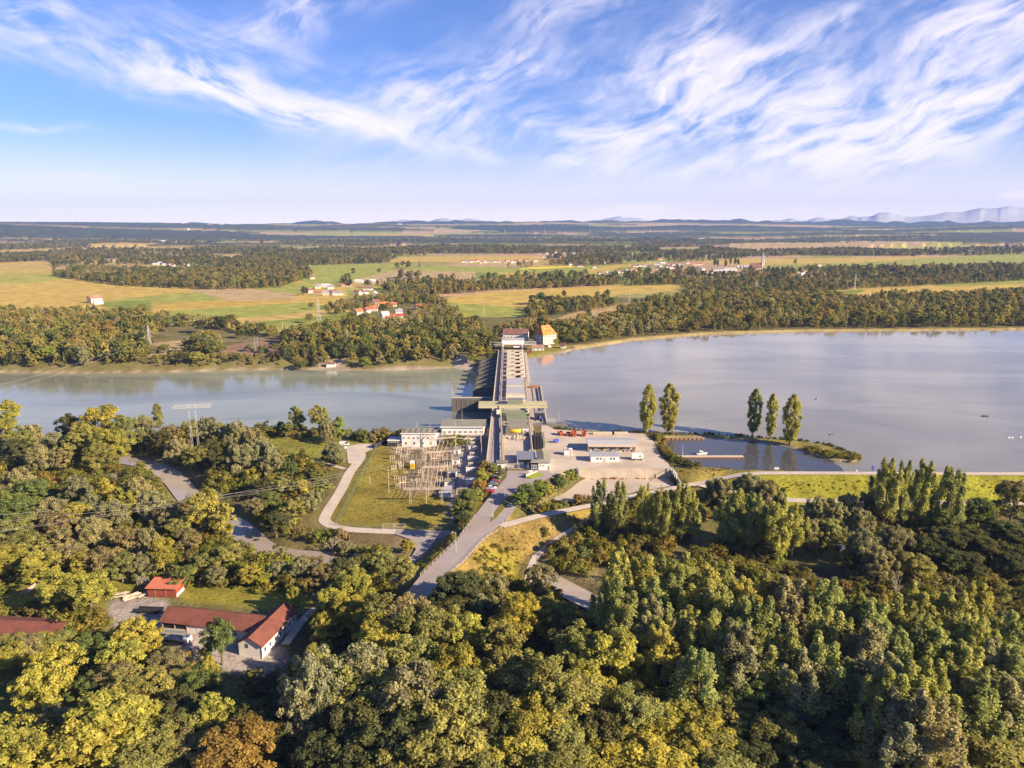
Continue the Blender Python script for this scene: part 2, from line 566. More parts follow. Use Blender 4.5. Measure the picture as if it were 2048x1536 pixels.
PLAT = np.array([(-11.5, 340), (-11.5, 480), (13, 480)] + list(poly([(1097, 852), (1200, 861), (1290, 865), (1322, 874), (1330, 905), (1380, 931), (1480, 939), (2048, 943), (3600, 943), (3600, 951), (2048, 951), (1500, 949), (1440, 948), (1350, 930), (1340, 926), (1155, 926), (1128, 938),
                 (1100, 958), (1066, 972), (1036, 1008), (1014, 1040), (985, 1060), (962, 1085), (925, 1127), (890, 1152), (868, 1196), (845, 1230), (790, 1230), (826, 1170), (841, 1151), (917, 1078), (949, 1031), (981, 990), (1000, 960), (990, 945)], 0)))
SPIT = poly([(1290, 865), (1420, 868), (1500, 873), (1590, 880), (1650, 888), (1700, 905), (1716, 917), (1703, 922), (1665, 917), (1610, 902), (1570, 890), (1500, 879), (1420, 875), (1320, 875)], -0.8)
LYARD = poly([(1098, 990), (1130, 962), (1152, 944), (1347, 944), (1348, 974), (1270, 984), (1180, 1006), (1112, 1002)], -4.5)
FBANK = np.array([(-14, 655), (14, 655)] + list(poly([(1075, 708), (1160, 694), (1260, 679), (1400, 667), (1600, 660.5), (1800, 659.5), (2300, 654.5), (3600, 647), (3600, 644.5), (2300, 652), (1800, 657), (1600, 658), (1400, 664), (1260, 675), (1170, 688), (1120, 690), (1100, 682), (1000, 678), (985, 684)], 0)))
HILLFOOT = 5600.0

CREEK_L = curve3([(225, 915, CRK_Z), (300, 930, CRK_Z), (345, 955, CRK_Z), (385, 1000, CRK_Z), (430, 1030, CRK_Z), (478, 1055, CRK_Z), (515, 1090, CRK_Z), (560, 1108, CRK_Z), (640, 1116, CRK_Z), (720, 1120, CRK_Z)])
CREEK_R = curve3([(1040, 1135, CRK_Z), (1095, 1158, CRK_Z), (1150, 1187, CRK_Z), (1205, 1213, CRK_Z), (1290, 1235, CRK_Z), (1400, 1250, CRK_Z)])
TRACKS = {   # name: (points (u, v, z), width)
    'dyke_path': ([(1003, 1053, 0), (1080, 1032, -1.2), (1180, 1012, -2.8), (1260, 994, -4.0), (1340, 978, -4.3), (1400, 967, -3.6), (1450, 956, -1.6), (1500, 948, 0), (1600, 946.5, 0), (2048, 948, 0), (2900, 950, 0)], 4.2),
    'lower_path': ([(1395, 969, -3.7), (1420, 974, -4.6), (1480, 985, -6.0), (1570, 1000, -6.6), (1760, 1003, -6.6), (2048, 1009, -6.6), (2700, 1020, -6.6)], 5.5),
    'field_track': ([(1210, 1025, -6.9), (1160, 1050, -6.9), (1105, 1085, -6.9), (1068, 1120, -6.9), (1055, 1165, -7)], 2.6),
    'service_track': ([(712, 893, -6), (722, 915, -6), (700, 945, -6.2), (680, 985, -6.4), (655, 1025, -6.5), (652, 1045, -6.5), (690, 1058, -6.5), (770, 1063, -6.5), (880, 1068, -6.5)], 5.0),
    'meadow_path': ([(690, 938, -6.2), (640, 925, -6.1), (590, 915, -6), (540, 905, -6), (470, 890, -6)], 2.6),
    'house_path': ([(655, 1205, -7), (625, 1222, -7), (600, 1248, -7), (570, 1290, -7)], 2.6),
}
TRK = {k: (curve3(p), w) for k, (p, w) in TRACKS.items()}
MEADOW_POLY = poly([(520, 885), (540, 872), (700, 876), (735, 884), (905, 888), (985, 900), (985, 945), (930, 1040), (880, 1062), (660, 1056), (640, 1030), (690, 950), (560, 915)], -6)


def height(x, y):
    """height of the ground at world points"""
    x, y = np.asarray(x, float), np.asarray(y, float)
    r = np.hypot(x, y)
    h = np.full(x.shape, LOW) + (fbm(x / 23, y / 23, 5, 3) - .5) * 1.3
    # far bank and the plain
    far = np.clip((y - 560) / 60, 0, 1)
    h = h * (1 - far) + far * (FAR_Z + (fbm(x / 90, y / 90, 9, 2) - .5) * 1.2 * np.clip((1500 - y) / 600, 0, 1))
    # hills
    k = np.clip((r - HILLFOOT) / 5000, 0, 1); k = k * k * (3 - 2 * k)
    hill = 42 + 250 * (fbm(x / 5200 + 3.7, y / 3600, 21, 4) - .30)
    h = np.where(r > HILLFOOT, h + k * np.maximum(hill, -25), h)
    # a nearer wooded rise at the left
    d = np.hypot((x + 4700) / 2000, (y - 5900) / 900)
    h = h + 78 * np.exp(-d * d * 1.6)
    d = np.hypot((x - 1200) / 5200, (y - 9800) / 1100)
    h = h + 62 * np.exp(-d * d * 1.4)
    n = (r < 1700)
    if n.any():
        xs, ys, hs = x[n], y[n], h[n]
        d = sdf(xs, ys, MEADOW_POLY)
        w = np.clip(1 - d / 8, 0, 1)
        hs = hs * (1 - w) - 6.1 * w
        for c, wd in ((CREEK_L, 6.0), (CREEK_R, 6.5)):
            d = seg_dist(xs, ys, c[:, :2], False)
            hs = np.minimum(hs, np.maximum(-10.2, -9.9 + np.maximum(d - wd * .75, 0) * 0.6))
        for pl, z, sl in ((PLAT, 0.0, .50), (SPIT, -0.8, .45), (LYARD, -4.5, .5), (FBANK, 0.0, .42)):
            d = np.maximum(sdf(xs, ys, pl), 0)
            hs = np.maximum(hs, z - d * sl)
        for nm, (c, wd) in TRK.items():
            d, zz = seg_dist(xs, ys, c[:, :2], False, c[:, 2])
            w = np.clip(1 - (d - wd / 2 - .8) / 5, 0, 1); w = w * w * (3 - 2 * w)
            if nm in ('dyke_path',):
                hs = np.maximum(hs, np.where(d < 14, zz - np.maximum(d - wd / 2 - .8, 0) * .5, -99))
                w = np.clip(1 - (d - wd / 2 - .8) / 2.0, 0, 1)
            hs = hs * (1 - w) + zz * w
        for pl, bed, z0 in ((RIVER, -15.5, RIV_Z), (RES, -5.0, RES_Z)):
            d = sdf(xs, ys, pl)
            hs = np.where(d < 22, np.minimum(hs, np.maximum(bed, z0 + (.40 if z0 < -5 else .55) * d)), hs)
        h = h.copy(); h[n] = hs
    return h


def gz(x, y):
    return float(height(np.array([x]), np.array([y]))[0])


def crest(u, v, z=LOW):
    """world point for a thing whose foot is seen at (u, v)"""
    for _ in range(5):
        x, y = P(u, v, z); z = gz(x, y)
    return x, y, z


# --- ground sheet: one disc, fine where the camera looks
ang = np.concatenate([np.linspace(-43, 43, 861), np.linspace(43, 317, 56)[1:-1]])
ang = np.radians(90 - ang)
rr = np.concatenate([[0.0, 30, 60, 80], np.exp(np.linspace(math.log(95), math.log(1600), 330)), np.exp(np.linspace(math.log(1600), math.log(9000), 110))[1:], np.exp(np.linspace(math.log(9000), math.log(17500), 60))[1:]])
AA, RR = np.meshgrid(ang, rr)
GX, GY = (RR * np.cos(AA)), (RR * np.sin(AA))
NA, NR = len(ang), len(rr)
gx, gy = GX.ravel(), GY.ravel()
GH = height(gx, gy)
gr = RR.ravel()

# --- what grows or lies where: base colours of the ground
C = np.zeros((len(gx), 3))


def blend(mask, col, amt=1.0):
    m = (np.asarray(mask, float) * amt)[:, None]
    C[:] = C * (1 - m) + np.array(col) * m


n1 = fbm(gx / 9, gy / 9, 31, 4)
n2 = fbm(gx / 40, gy / 40, 37, 3)
C[:] = np.array((0.11, 0.097, 0.038)) + n1[:, None] * np.array((0.055, 0.05, 0.012)) * 1.2
blend(np.clip((n2 - .45) * 5, 0, 1) * .6, (0.17, 0.13, 0.055))
near = gr < 1700


def paint(pts, z, col, amt=1.0, var=.18, soft=1.2, world=False, rng_=1700):
    pl = pts if world else poly(pts, z)
    x0, y0 = pl.min(0) - 6; x1, y1 = pl.max(0) + 6
    idx = np.nonzero((gx > x0) & (gx < x1) & (gy > y0) & (gy < y1))[0]
    if not len(idx): return
    d = sdf(gx[idx], gy[idx], pl)
    w = np.clip(.5 - d / (2 * soft), 0, 1)[:, None] * amt
    k = (1 + (n1[idx] - .5) * 2 * var)[:, None]
    C[idx] = C[idx] * (1 - w) + np.array(col) * k * w


# the plain: patchwork of fields and woods beyond the traced ones
pf = (gr > 1250) & (gy > 0)
ix = np.nonzero(pf)[0]
fx, fy = gx[ix], gy[ix]
rot = .5
cs = np.where(gr[ix] < 4500, 330.0, 620.0)
ca, sa = math.cos(rot), math.sin(rot)
qx, qy = (fx * ca + fy * sa) / (cs * 1.5), (fy * ca - fx * sa) / cs
best = np.full(len(ix), 1e9); bid = np.zeros(len(ix), np.int64)
bx, by = np.floor(qx).astype(np.int64), np.floor(qy).astype(np.int64)
for ox in (-1, 0, 1):
    for oy in (-1, 0, 1):
        cx, cy = bx + ox, by + oy
        h1 = ((cx * 73856093) ^ (cy * 19349663)) & 0xffff
        h2 = ((cx * 83492791) ^ (cy * 2971215073)) & 0xffff
        d = np.abs(qx - cx - .2 - .6 * h1 / 65535.) + np.abs(qy - cy - .2 - .6 * h2 / 65535.)
        up = d < best
        best = np.where(up, d, best); bid = np.where(up, (h1 * 7 + h2 * 13) & 1023, bid)
PALETTE = np.array([(0.40, 0.29, 0.09), (0.46, 0.33, 0.12), (0.28, 0.28, 0.06), (0.22, 0.25, 0.055), (0.40, 0.27, 0.15), (0.33, 0.22, 0.10), (0.26, 0.24, 0.07), (0.45, 0.33, 0.15)])
C[ix] = PALETTE[bid % 8] * (0.9 + .2 * vnoise(fx / 60, fy / 60, 3))[:, None]
# woods on the plain and the hills far off: canopy stands proud of the fields
wn = fbm(fx / 1500 + 9.1, fy / 520 + 2.2, 51, 4) + np.clip((gr[ix] - 7000) / 40000, 0, .06) + .4 * np.exp(-1.3 * (((fx + 4700) / 2300) ** 2 + ((fy - 5900) / 900) ** 2))
wood = (wn > 0.485) & (gr[ix] > 4300)
wd = ix[wood]
C[wd] = np.array((0.060, 0.066, 0.030)) * (0.6 + .8 * vnoise(gx[wd] / 45, gy[wd] / 45, 8))[:, None]
GH[wd] += 16 + 6 * vnoise(gx[wd] / 30, gy[wd] / 30, 4)

GOLD, STUB, GRN, LGRN, YGR, TAN, SOIL, RAPE = (0.44, 0.315, 0.075), (0.42, 0.30, 0.10), (0.185, 0.215, 0.035), (0.275, 0.285, 0.055), (0.33, 0.31, 0.06), (0.39, 0.285, 0.14), (0.25, 0.155, 0.10), (0.70, 0.52, 0.02)
FIELDS = [
    ([(-900, 522), (100, 524), (108, 546), (240, 566), (420, 576), (620, 560), (690, 570), (700, 630), (640, 660), (480, 664), (330, 640), (250, 625), (-900, 622)], GOLD),
    ([(-900, 546), (108, 546), (150, 556), (60, 567), (-900, 572)], YGR), ([(-900, 526), (100, 530), (100, 536), (-900, 538)], STUB),
    ([(200, 604), (330, 588), (430, 582), (470, 599), (310, 607), (235, 622)], LGRN), ([(190, 606), (300, 600), (306, 622), (235, 624)], GRN),
    ([(380, 580), (475, 573), (590, 588), (592, 600), (470, 604)], TAN), ([(470, 573), (600, 566), (640, 574), (596, 588)], LGRN),
    ([(306, 606), (580, 599), (592, 603), (450, 613), (312, 620)], (0.40, 0.28, 0.06)),
    ([(330, 622), (600, 605), (668, 612), (690, 620), (520, 634), (340, 642)], LGRN), ([(478, 640), (620, 622), (700, 616), (640, 632), (485, 647)], STUB),
    ([(485, 647), (640, 632), (700, 624), (700, 650), (480, 668)], GRN), ([(520, 650), (640, 640), (640, 660), (500, 668)], LGRN),
    ([(296, 686), (372, 680), (372, 706), (298, 714)], TAN), ([(440, 694), (562, 674), (566, 706), (450, 714)], SOIL),
    ([(585, 560), (622, 529), (832, 527), (770, 545), (700, 563), (640, 572)], LGRN), ([(700, 563), (792, 540), (951, 543), (951, 561), (760, 570)], TAN),
    ([(951, 543), (1002, 545), (1006, 560), (951, 562)], GRN), ([(998, 546), (1062, 544), (1080, 553), (1006, 561)], GOLD),
    ([(792, 540), (880, 530), (1050, 536), (1240, 529), (1245, 548), (1080, 556), (1062, 544), (998, 546)], LGRN), ([(880, 532), (1010, 534), (1120, 531), (1030, 528), (900, 528)], TAN),
    ([(1038, 538), (1060, 534.2), (1165, 531.5), (1165, 533), (1100, 536.5)], RAPE), ([(1140, 546), (1222, 531), (1310, 524), (1290, 538), (1210, 546)], GOLD),
    ([(1215, 545), (1240, 535), (1300, 533), (1300, 545)], GRN), ([(780, 524), (800, 514), (1050, 511), (1130, 517), (900, 524)], GOLD), ([(640, 517), (800, 503), (790, 513), (700, 520)], LGRN),
    ([(580, 499), (780, 494), (775, 500.5), (590, 503)], YGR), ([(880, 597), (1000, 583), (1150, 575), (1360, 569), (1360, 582), (1250, 588), (1200, 596), (1060, 602), (1050, 618), (900, 608)], GOLD),
    ([(890, 604), (1040, 616), (1060, 634), (900, 634)], LGRN), ([(885, 640), (940, 634), (950, 650), (900, 655)], LGRN), ([(1075, 650), (1180, 614), (1300, 602), (1240, 620), (1110, 656)], TAN),
    ([(1640, 590), (1740, 578), (2300, 560), (2300, 574), (1800, 583), (1650, 592)], GOLD), ([(1630, 592), (1650, 583), (1730, 579), (1720, 586)], GRN),
    ([(1690, 530), (1760, 520), (2010, 509), (2400, 507), (2400, 526), (1900, 530)], LGRN), ([(1380, 524), (1480, 518), (1870, 513), (1770, 523), (1500, 530)], GOLD),
    ([(1320, 497), (1402, 495), (1398, 505), (1322, 505)], LGRN), ([(1402, 495), (1700, 488), (1920, 490), (1700, 499), (1500, 505)], TAN), ([(1700, 499), (1920, 490), (1990, 497), (1780, 504)], YGR),
    ([(0, 497), (250, 492), (330, 494), (250, 500), (0, 505)], STUB), ([(390, 515), (480, 509), (500, 516), (420, 522)], GOLD),
]
for pts, col in FIELDS:
    paint(pts, FAR_Z, col, 1, .12, 3.0)
# crop rows and tractor lines on the nearer fields
fm = (gr > 800) & (gr < 3200) & (C[:, 0] > .13) & (gy > 700)
ph = (gx * .35 + gy * .94)
C[fm] *= (0.94 + .10 * vnoise(gx[fm] / 160, ph[fm] / 11, 77))[:, None]

# banks, lawns, meadows on this side
GRASS, DRY, BRIGHT = (0.165, 0.145, 0.030), (0.27, 0.19, 0.055), (0.235, 0.225, 0.026)
paint([(520, 885), (540, 868), (700, 874), (735, 884), (700, 930), (560, 918)], -6, (0.20, 0.19, 0.035), 1)
paint([(735, 888), (905, 893), (905, 1000), (880, 1062), (660, 1056), (640, 1030)], -6, (0.215, 0.172, 0.032), 1, .25)
paint([(742, 888), (755, 892), (690, 1055), (655, 1050), (668, 1000)], -6, (0.20, 0.17, 0.03), 1, .35)
paint([(775, 890), (940, 890), (940, 930), (890, 990), (800, 985), (820, 930), (790, 915)], -6, (0.24, 0.185, 0.135), .75, .3, 2.5)
paint([(895, 880), (985, 880), (978, 900), (955, 990), (915, 1030), (890, 1035), (905, 940)], -6, (0.17, 0.14, 0.13), 1, .15)
paint([(985, 1060), (1180, 1016), (1215, 1012), (1190, 1040), (1110, 1090), (1070, 1130), (1060, 1170), (1040, 1210), (960, 1220), (900, 1190), (890, 1150), (940, 1110)], -4, DRY, .9, .4, 3)
paint([(960, 1115), (1030, 1100), (1060, 1130), (1040, 1190), (990, 1180)], -5, (0.27, 0.235, 0.03), .8, .4, 4)
paint([(1010, 1045), (1110, 1005), (1180, 1004), (1180, 1012), (1010, 1050)], -1.5, (0.25, 0.19, 0.045), 1, .3)
paint([(850, 1150), (945, 1038), (925, 1035), (880, 1062), (828, 1130), (830, 1160)], -4, (0.15, 0.115, 0.045), .9, .4)
paint([(1350, 935), (1480, 947), (1440, 955), (1405, 966), (1352, 974)], -2, (0.24, 0.19, 0.05), 1, .3)
paint([(1480, 985), (1440, 962), (1510, 951), (1600, 949.5), (2048, 951), (3200, 953), (3200, 1012), (2048, 1004), (1570, 997)], -3, BRIGHT, 1, .35, 1.5)
paint([(1040, 1140), (1110, 1060), (1210, 1030), (1230, 1080), (1190, 1190), (1140, 1180)], LOW, (0.24, 0.185, 0.09), .7, .5, 4)
paint([(1290, 866), (1420, 868), (1500, 873), (1590, 880), (1650, 888), (1700, 905), (1716, 917), (1665, 917), (1610, 902), (1500, 879), (1320, 876)], -0.8, (0.19, 0.165, 0.04), 1, .5)
paint([(350, 1165), (480, 1170), (610, 1190), (640, 1200), (600, 1225), (370, 1205)], LOW, (0.21, 0.19, 0.03), .95, .3)
paint([(0, 1165), (100, 1135), (240, 1145), (350, 1165), (330, 1195), (200, 1215), (0, 1230)], LOW, (0.19, 0.175, 0.03), .9, .3)
paint([(-200, 1230), (200, 1240), (240, 1260), (0, 1275), (-200, 1270)], LOW, (0.20, 0.17, 0.04), .9, .3)
paint([(-200, 1330), (60, 1300), (250, 1290), (250, 1400), (60, 1500), (-200, 1480)], LOW, (0.12, 0.125, 0.028), .9, .3)
paint([(218, 1200), (300, 1190), (335, 1200), (340, 1260), (500, 1265), (560, 1290), (600, 1330), (570, 1370), (480, 1350), (380, 1320), (240, 1270), (215, 1230)], LOW, (0.33, 0.285, 0.25), 1, .15)
paint([(1640, 1055), (1730, 1040), (1780, 1100), (1740, 1130), (1660, 1120)], LOW, (0.19, 0.165, 0.04), .8, .4, 3)
paint([(1890, 1150), (2300, 1140), (2300, 1260), (2000, 1240)], LOW, (0.24, 0.17, 0.08), .9, .5, 4)
paint([(640, 1060), (830, 1066), (845, 1100), (820, 1130), (700, 1110)], LOW, (0.17, 0.125, 0.065), .8, .45, 3)
# shores: pale stone along the waterline
for pl, z0 in ((RIVER, RIV_Z), (RES, RES_Z)):
    d = seg_dist(gx[near], gy[near], pl)
    w = np.clip(1.3 - d / 3.0, 0, 1) * (GH[near] > z0 - 1.5)
    C[near] = C[near] * (1 - w[:, None]) + np.array((0.30, 0.24, 0.16)) * w[:, None] * (.7 + .6 * n1[near][:, None])
paint([(600, 742), (640, 731), (690, 728), (690, 741)], RIV_Z + 2, (0.33, 0.27, 0.21), .9)
paint([(680, 744), (760, 735), (905, 731), (960, 733), (965, 741), (905, 739), (780, 744)], RIV_Z + 2, (0.31, 0.245, 0.19), .9)
paint([(905, 712), (950, 708), (948, 722), (915, 724)], FAR_Z, (0.40, 0.32, 0.26), 1)
paint([(1048, 712), (1062, 690), (1120, 690), (1180, 683), (1120, 700), (1068, 712)], 0, (0.22, 0.20, 0.035), 1)
dk = sdf(gx[near], gy[near], FBANK) < 1.0
tmp = np.nonzero(near)[0][dk]; tmp = tmp[gx[tmp] > 60]
C[tmp] = np.array((0.36, 0.27, 0.10))
# floor of the foreground wood
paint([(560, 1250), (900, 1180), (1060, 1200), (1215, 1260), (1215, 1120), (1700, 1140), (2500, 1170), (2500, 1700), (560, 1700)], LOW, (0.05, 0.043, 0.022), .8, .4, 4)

i0 = np.arange(NR - 1)[:, None] * NA
j = np.arange(NA)[None, :]
j1 = (j + 1) % NA
quads = np.stack([i0 + j, i0 + NA + j, i0 + NA + j1, i0 + j1], -1).reshape(-1, 4)
gm = bpy.data.materials.new('ground_cover')
gm.use_nodes = True
t = NT(gm.node_tree)
b = gm.node_tree.nodes['Principled BSDF']
b.inputs['Roughness'].default_value = 0.95
b.inputs['Specular IOR Level'].default_value = 0.08
pos = t.node('ShaderNodeNewGeometry').outputs['Position']
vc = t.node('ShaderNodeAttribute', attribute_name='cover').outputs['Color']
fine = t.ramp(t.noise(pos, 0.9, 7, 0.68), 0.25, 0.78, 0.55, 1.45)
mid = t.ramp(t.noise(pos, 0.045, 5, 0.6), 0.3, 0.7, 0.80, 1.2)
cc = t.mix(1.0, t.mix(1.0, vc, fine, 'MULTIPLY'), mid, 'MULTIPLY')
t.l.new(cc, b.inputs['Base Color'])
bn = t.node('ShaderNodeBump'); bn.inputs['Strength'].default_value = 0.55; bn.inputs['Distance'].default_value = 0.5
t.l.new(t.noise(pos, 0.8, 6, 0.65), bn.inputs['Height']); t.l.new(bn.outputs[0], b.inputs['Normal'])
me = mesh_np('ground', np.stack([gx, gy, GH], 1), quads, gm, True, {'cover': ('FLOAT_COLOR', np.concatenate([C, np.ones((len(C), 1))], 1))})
ground = bpy.data.objects.new('ground', me); COL.objects.link(ground)
tag(ground, 'ground of river meadows, fields and wooded hills reaching to the horizon', 'ground', kind='structure')

# --- distant mountains
def ridge(name, pts, dist, col, seed, label):
    """jagged range with depth: skyline (u, v), falling off behind and in front"""
    us = np.linspace(pts[0][0], pts[-1][0], 260)
    vs = np.interp(us, [p[0] for p in pts], [p[1] for p in pts])
    if name == 'mountains': vs = 452 - (452 - vs) * .78
    vs = vs - (fbm(us / 26, us * 0, seed, 5) - .5) * np.clip(456 - vs, 3, 14) * (1.0 if name == 'mountains' else .75)
    rows = []
    for k, (f, g) in enumerate(((0.86, 0), (0.9, .25), (0.94, .55), (0.97, .8), (1.0, 1.0), (1.03, .75), (1.08, .3), (1.12, 0))):
        line = []
        sh = us + (fbm(us / 40 + k * 7, us * 0 + k, seed + 9, 3) - .5) * 60 * (f != 1.0)
        for u, v in zip(us, vs if f == 1.0 else np.interp(sh, us, vs)):
            a, b_ = (u - 1024) / FPX, (768 - v) / FPX
            d = np.array((a, CP + b_ * SP, -SP + b_ * CP)); d /= d[1]
            top = CAMH + d[2] * dist
            x, y = d[0] * dist * f, dist * f
            hh = top * g * (1 + (.0 * (fbm(np.array(x / 1400.), np.array(y / 1400.), seed + 3, 3) - .5) if 0 < g < 1 else 0))
            line.append((x, y, max(float(hh), 0) - 5))
        rows.append(line)
    n = len(us)
    V = np.array(rows).reshape(-1, 3)
    F_ = [(a * n + i, a * n + i + 1, (a + 1) * n + i + 1, (a + 1) * n + i) for a in range(7) for i in range(n - 1)]
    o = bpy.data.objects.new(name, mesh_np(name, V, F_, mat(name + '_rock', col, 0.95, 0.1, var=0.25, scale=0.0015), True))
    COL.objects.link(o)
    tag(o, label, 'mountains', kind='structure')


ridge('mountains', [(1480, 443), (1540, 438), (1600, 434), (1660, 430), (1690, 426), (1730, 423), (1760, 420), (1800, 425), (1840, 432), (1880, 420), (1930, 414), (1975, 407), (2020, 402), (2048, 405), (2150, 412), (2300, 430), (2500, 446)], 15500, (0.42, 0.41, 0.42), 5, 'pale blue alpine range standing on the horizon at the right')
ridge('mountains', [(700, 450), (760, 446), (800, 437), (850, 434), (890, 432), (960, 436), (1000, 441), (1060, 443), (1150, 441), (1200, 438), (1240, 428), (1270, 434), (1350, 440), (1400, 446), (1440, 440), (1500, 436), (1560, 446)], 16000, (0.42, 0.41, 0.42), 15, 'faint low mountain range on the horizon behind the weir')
ridge('hills', [(-400, 458), (0, 456), (120, 459), (260, 462), (420, 460), (560, 463), (640, 458), (760, 452), (860, 455), (960, 450), (1100, 449), (1250, 453), (1400, 449), (1560, 452), (1700, 455), (1850, 450), (2048, 452), (2500, 455)], 8600, (0.035, 0.045, 0.03), 35, 'nearer dark wooded ridge below the long ridge')
ridge('hills', [(-400, 452), (0, 452), (200, 450), (330, 447), (380, 444), (470, 448), (560, 448), (620, 443), (650, 440), (690, 447), (760, 444), (860, 441), (960, 441), (1060, 443), (1200, 442), (1330, 440), (1420, 438), (1550, 441), (1700, 440), (1800, 444), (1950, 443), (2048, 441), (2500, 442)], 11500, (0.035, 0.045, 0.03), 25, 'long dark wooded ridge along the whole horizon')

# --- water
def water_mat(name, col, rough, wave, strength, spec=0.5):
    m = bpy.data.materials.new(name)
    m.use_nodes = True
    t = NT(m.node_tree)
    b = m.node_tree.nodes['Principled BSDF']
    b.inputs['IOR'].default_value = 1.33
    b.inputs['Specular IOR Level'].default_value = spec
    pos = t.node('ShaderNodeNewGeometry').outputs['Position']
    mp = t.node('ShaderNodeMapping'); mp.inputs['Scale'].default_value = (0.35, 1, 1)
    t.l.new(pos, mp.inputs[0])
    big = t.noise(mp.outputs[0], 0.012, 5, 0.6, 1.0)
    c = t.mix(t.ramp(big, .3, .7), tuple(x * .74 for x in col), tuple(x * 1.2 for x in col))
    t.l.new(c, b.inputs['Base Color'])
    t.l.new(t.ramp(t.noise(mp.outputs[0], 0.02, 5, 0.6, .6), .35, .65, rough * .6, rough * 1.5), b.inputs['Roughness'])
    bn = t.node('ShaderNodeBump'); bn.inputs['Strength'].default_value = strength; bn.inputs['Distance'].default_value = 0.12
    h = t.m('ADD', t.noise(mp.outputs[0], wave, 4, 0.6, .4), t.m('MULTIPLY', t.noise(mp.outputs[0], wave * .12, 3, 0.6, .8), 2.0))
    t.l.new(h, bn.inputs['Height']); t.l.new(bn.outputs[0], b.inputs['Normal'])
    return m


def sheet(name, pts, z, m, label, kind='structure', cat='water'):
    pts = [tuple(p) for p in pts]
    tr = tessellate_polygon([[Vector((x, y, 0)) for x, y in pts]])
    o = MB().add([(x, y, z) for x, y in pts], [tuple(f) for f in tr]).build(name, m)
    for p in o.data.polygons:
        if p.normal.z < 0: p.flip()
    return tag(o, label, cat, kind=kind)


wres = water_mat('reservoir_water', (0.245, 0.23, 0.185), 0.09, 0.5, 0.16)
wriv = water_mat('river_water', (0.225, 0.24, 0.18), 0.075, 0.6, 0.30)
wcrk = water_mat('creek_water', (0.34, 0.285, 0.235), 0.14, 0.8, 0.12)  # pale base colour stands in for the sky mirrored in the creek
wpond = water_mat('pond_water', (0.075, 0.075, 0.08), 0.03, 0.8, 0.05)
big = [tuple(p) for p in RES]
rp = [(11.5, 660), (11.5, 424)] + [tuple(p) for p in poly([(1105, 858.5), (1290, 869.5), (1420, 870.5), (1590, 882), (1650, 890), (1690, 905), (1700, 918), (1650, 925), (1600, 945.5), (2048, 947), (3600, 947)], RES_Z)] + [tuple(p) for p in poly([(3600, 648), (2300, 656), (2048, 659), (1800, 661), (1600, 662), (1400, 669), (1260, 681), (1160, 696), (1110, 706), (1060, 715)], RES_Z)]
sheet('reservoir', rp, RES_Z, wres, 'wide pale reservoir held back by the weir')
pp = poly([(1310, 873), (1332, 872), (1420, 872.5), (1500, 877), (1590, 886), (1650, 905), (1672, 917), (1668, 926), (1682, 934), (1690, 946.5), (1600, 946.5), (1480, 943.5), (1380, 938), (1340, 920), (1318, 893)], RES_Z)
sheet('pond', [tuple(p) for p in pp], RES_Z + 0.03, wpond, 'dark still harbour basin sheltered behind the poplar spit')
rv = [(-12.5, 470), (-12.5, 640)] + [tuple(p) for p in poly([(985, 735), (905, 731), (600, 733), (0, 738), (-900, 742)], RIV_Z)] + [tuple(p) for p in poly([(-900, 900), (0, 895), (450, 890), (560, 878), (735, 890), (985, 870)], RIV_Z)]
sheet('river', rv, RIV_Z, wriv, 'grey green river flowing away below the weir')


def strip_pts(c, w):
    d = np.gradient(c[:, :2], axis=0); d /= np.linalg.norm(d, axis=1)[:, None] + 1e-9
    n = np.stack([-d[:, 1], d[:, 0]], 1) * w / 2
    return c[:, :2] + n, c[:, :2] - n


def strip(name, c, w, m, label, cat, dz=0.12, z=None, drape=False):
    a, b_ = strip_pts(c, w)
    zz = c[:, 2] if z is None else np.full(len(c), z)
    mid = c[:, :2]
    rows = [a, mid, b_]
    V = []
    for r_ in rows:
        zr = np.maximum(zz, height(r_[:, 0], r_[:, 1])) if drape else zz
        V += [(x, y, q + dz) for (x, y), q in zip(r_, zr)]
    n = len(c)
    F_ = [(k * n + i, k * n + i + 1, (k + 1) * n + i + 1, (k + 1) * n + i) for k in range(2) for i in range(n - 1)]
    o = MB().add(V, F_).build(name, m, fix=False)
    for p in o.data.polygons:
        if p.normal.z < 0: p.flip()
    return tag(o, label, cat, kind='structure')


strip('creek', CREEK_L, 11, wcrk, 'winding creek between the willows at the left', 'water', 0)
strip('creek', CREEK_R, 9.5, wcrk, 'short stretch of creek right of the entrance road', 'water', 0)
for nm, lb in (('dyke_path', 'pale gravel path along the dyke crest above the reservoir'), ('lower_path', 'gravel path along the foot of the grassy dyke'), ('field_track', 'narrow two rut track below the road embankment'),
               ('service_track', 'pale gravel track curving round the switchyard lawn'), ('meadow_path', 'narrow path crossing the riverside meadow'), ('house_path', 'narrow path beside the white house with the red roof')):
    c, w = TRK[nm]
    cc_ = curve3(TRACKS[nm][0], 16)
    strip(nm, cc_, w, M['gravel'], lb, 'path', 0.16, drape=True)


def pave(name, pts, z, m, label, cat='road', th=0.25):
    o = MB().slab(poly(pts, z), z - th, z).build(name, m)
    return tag(o, label, cat, kind='structure')


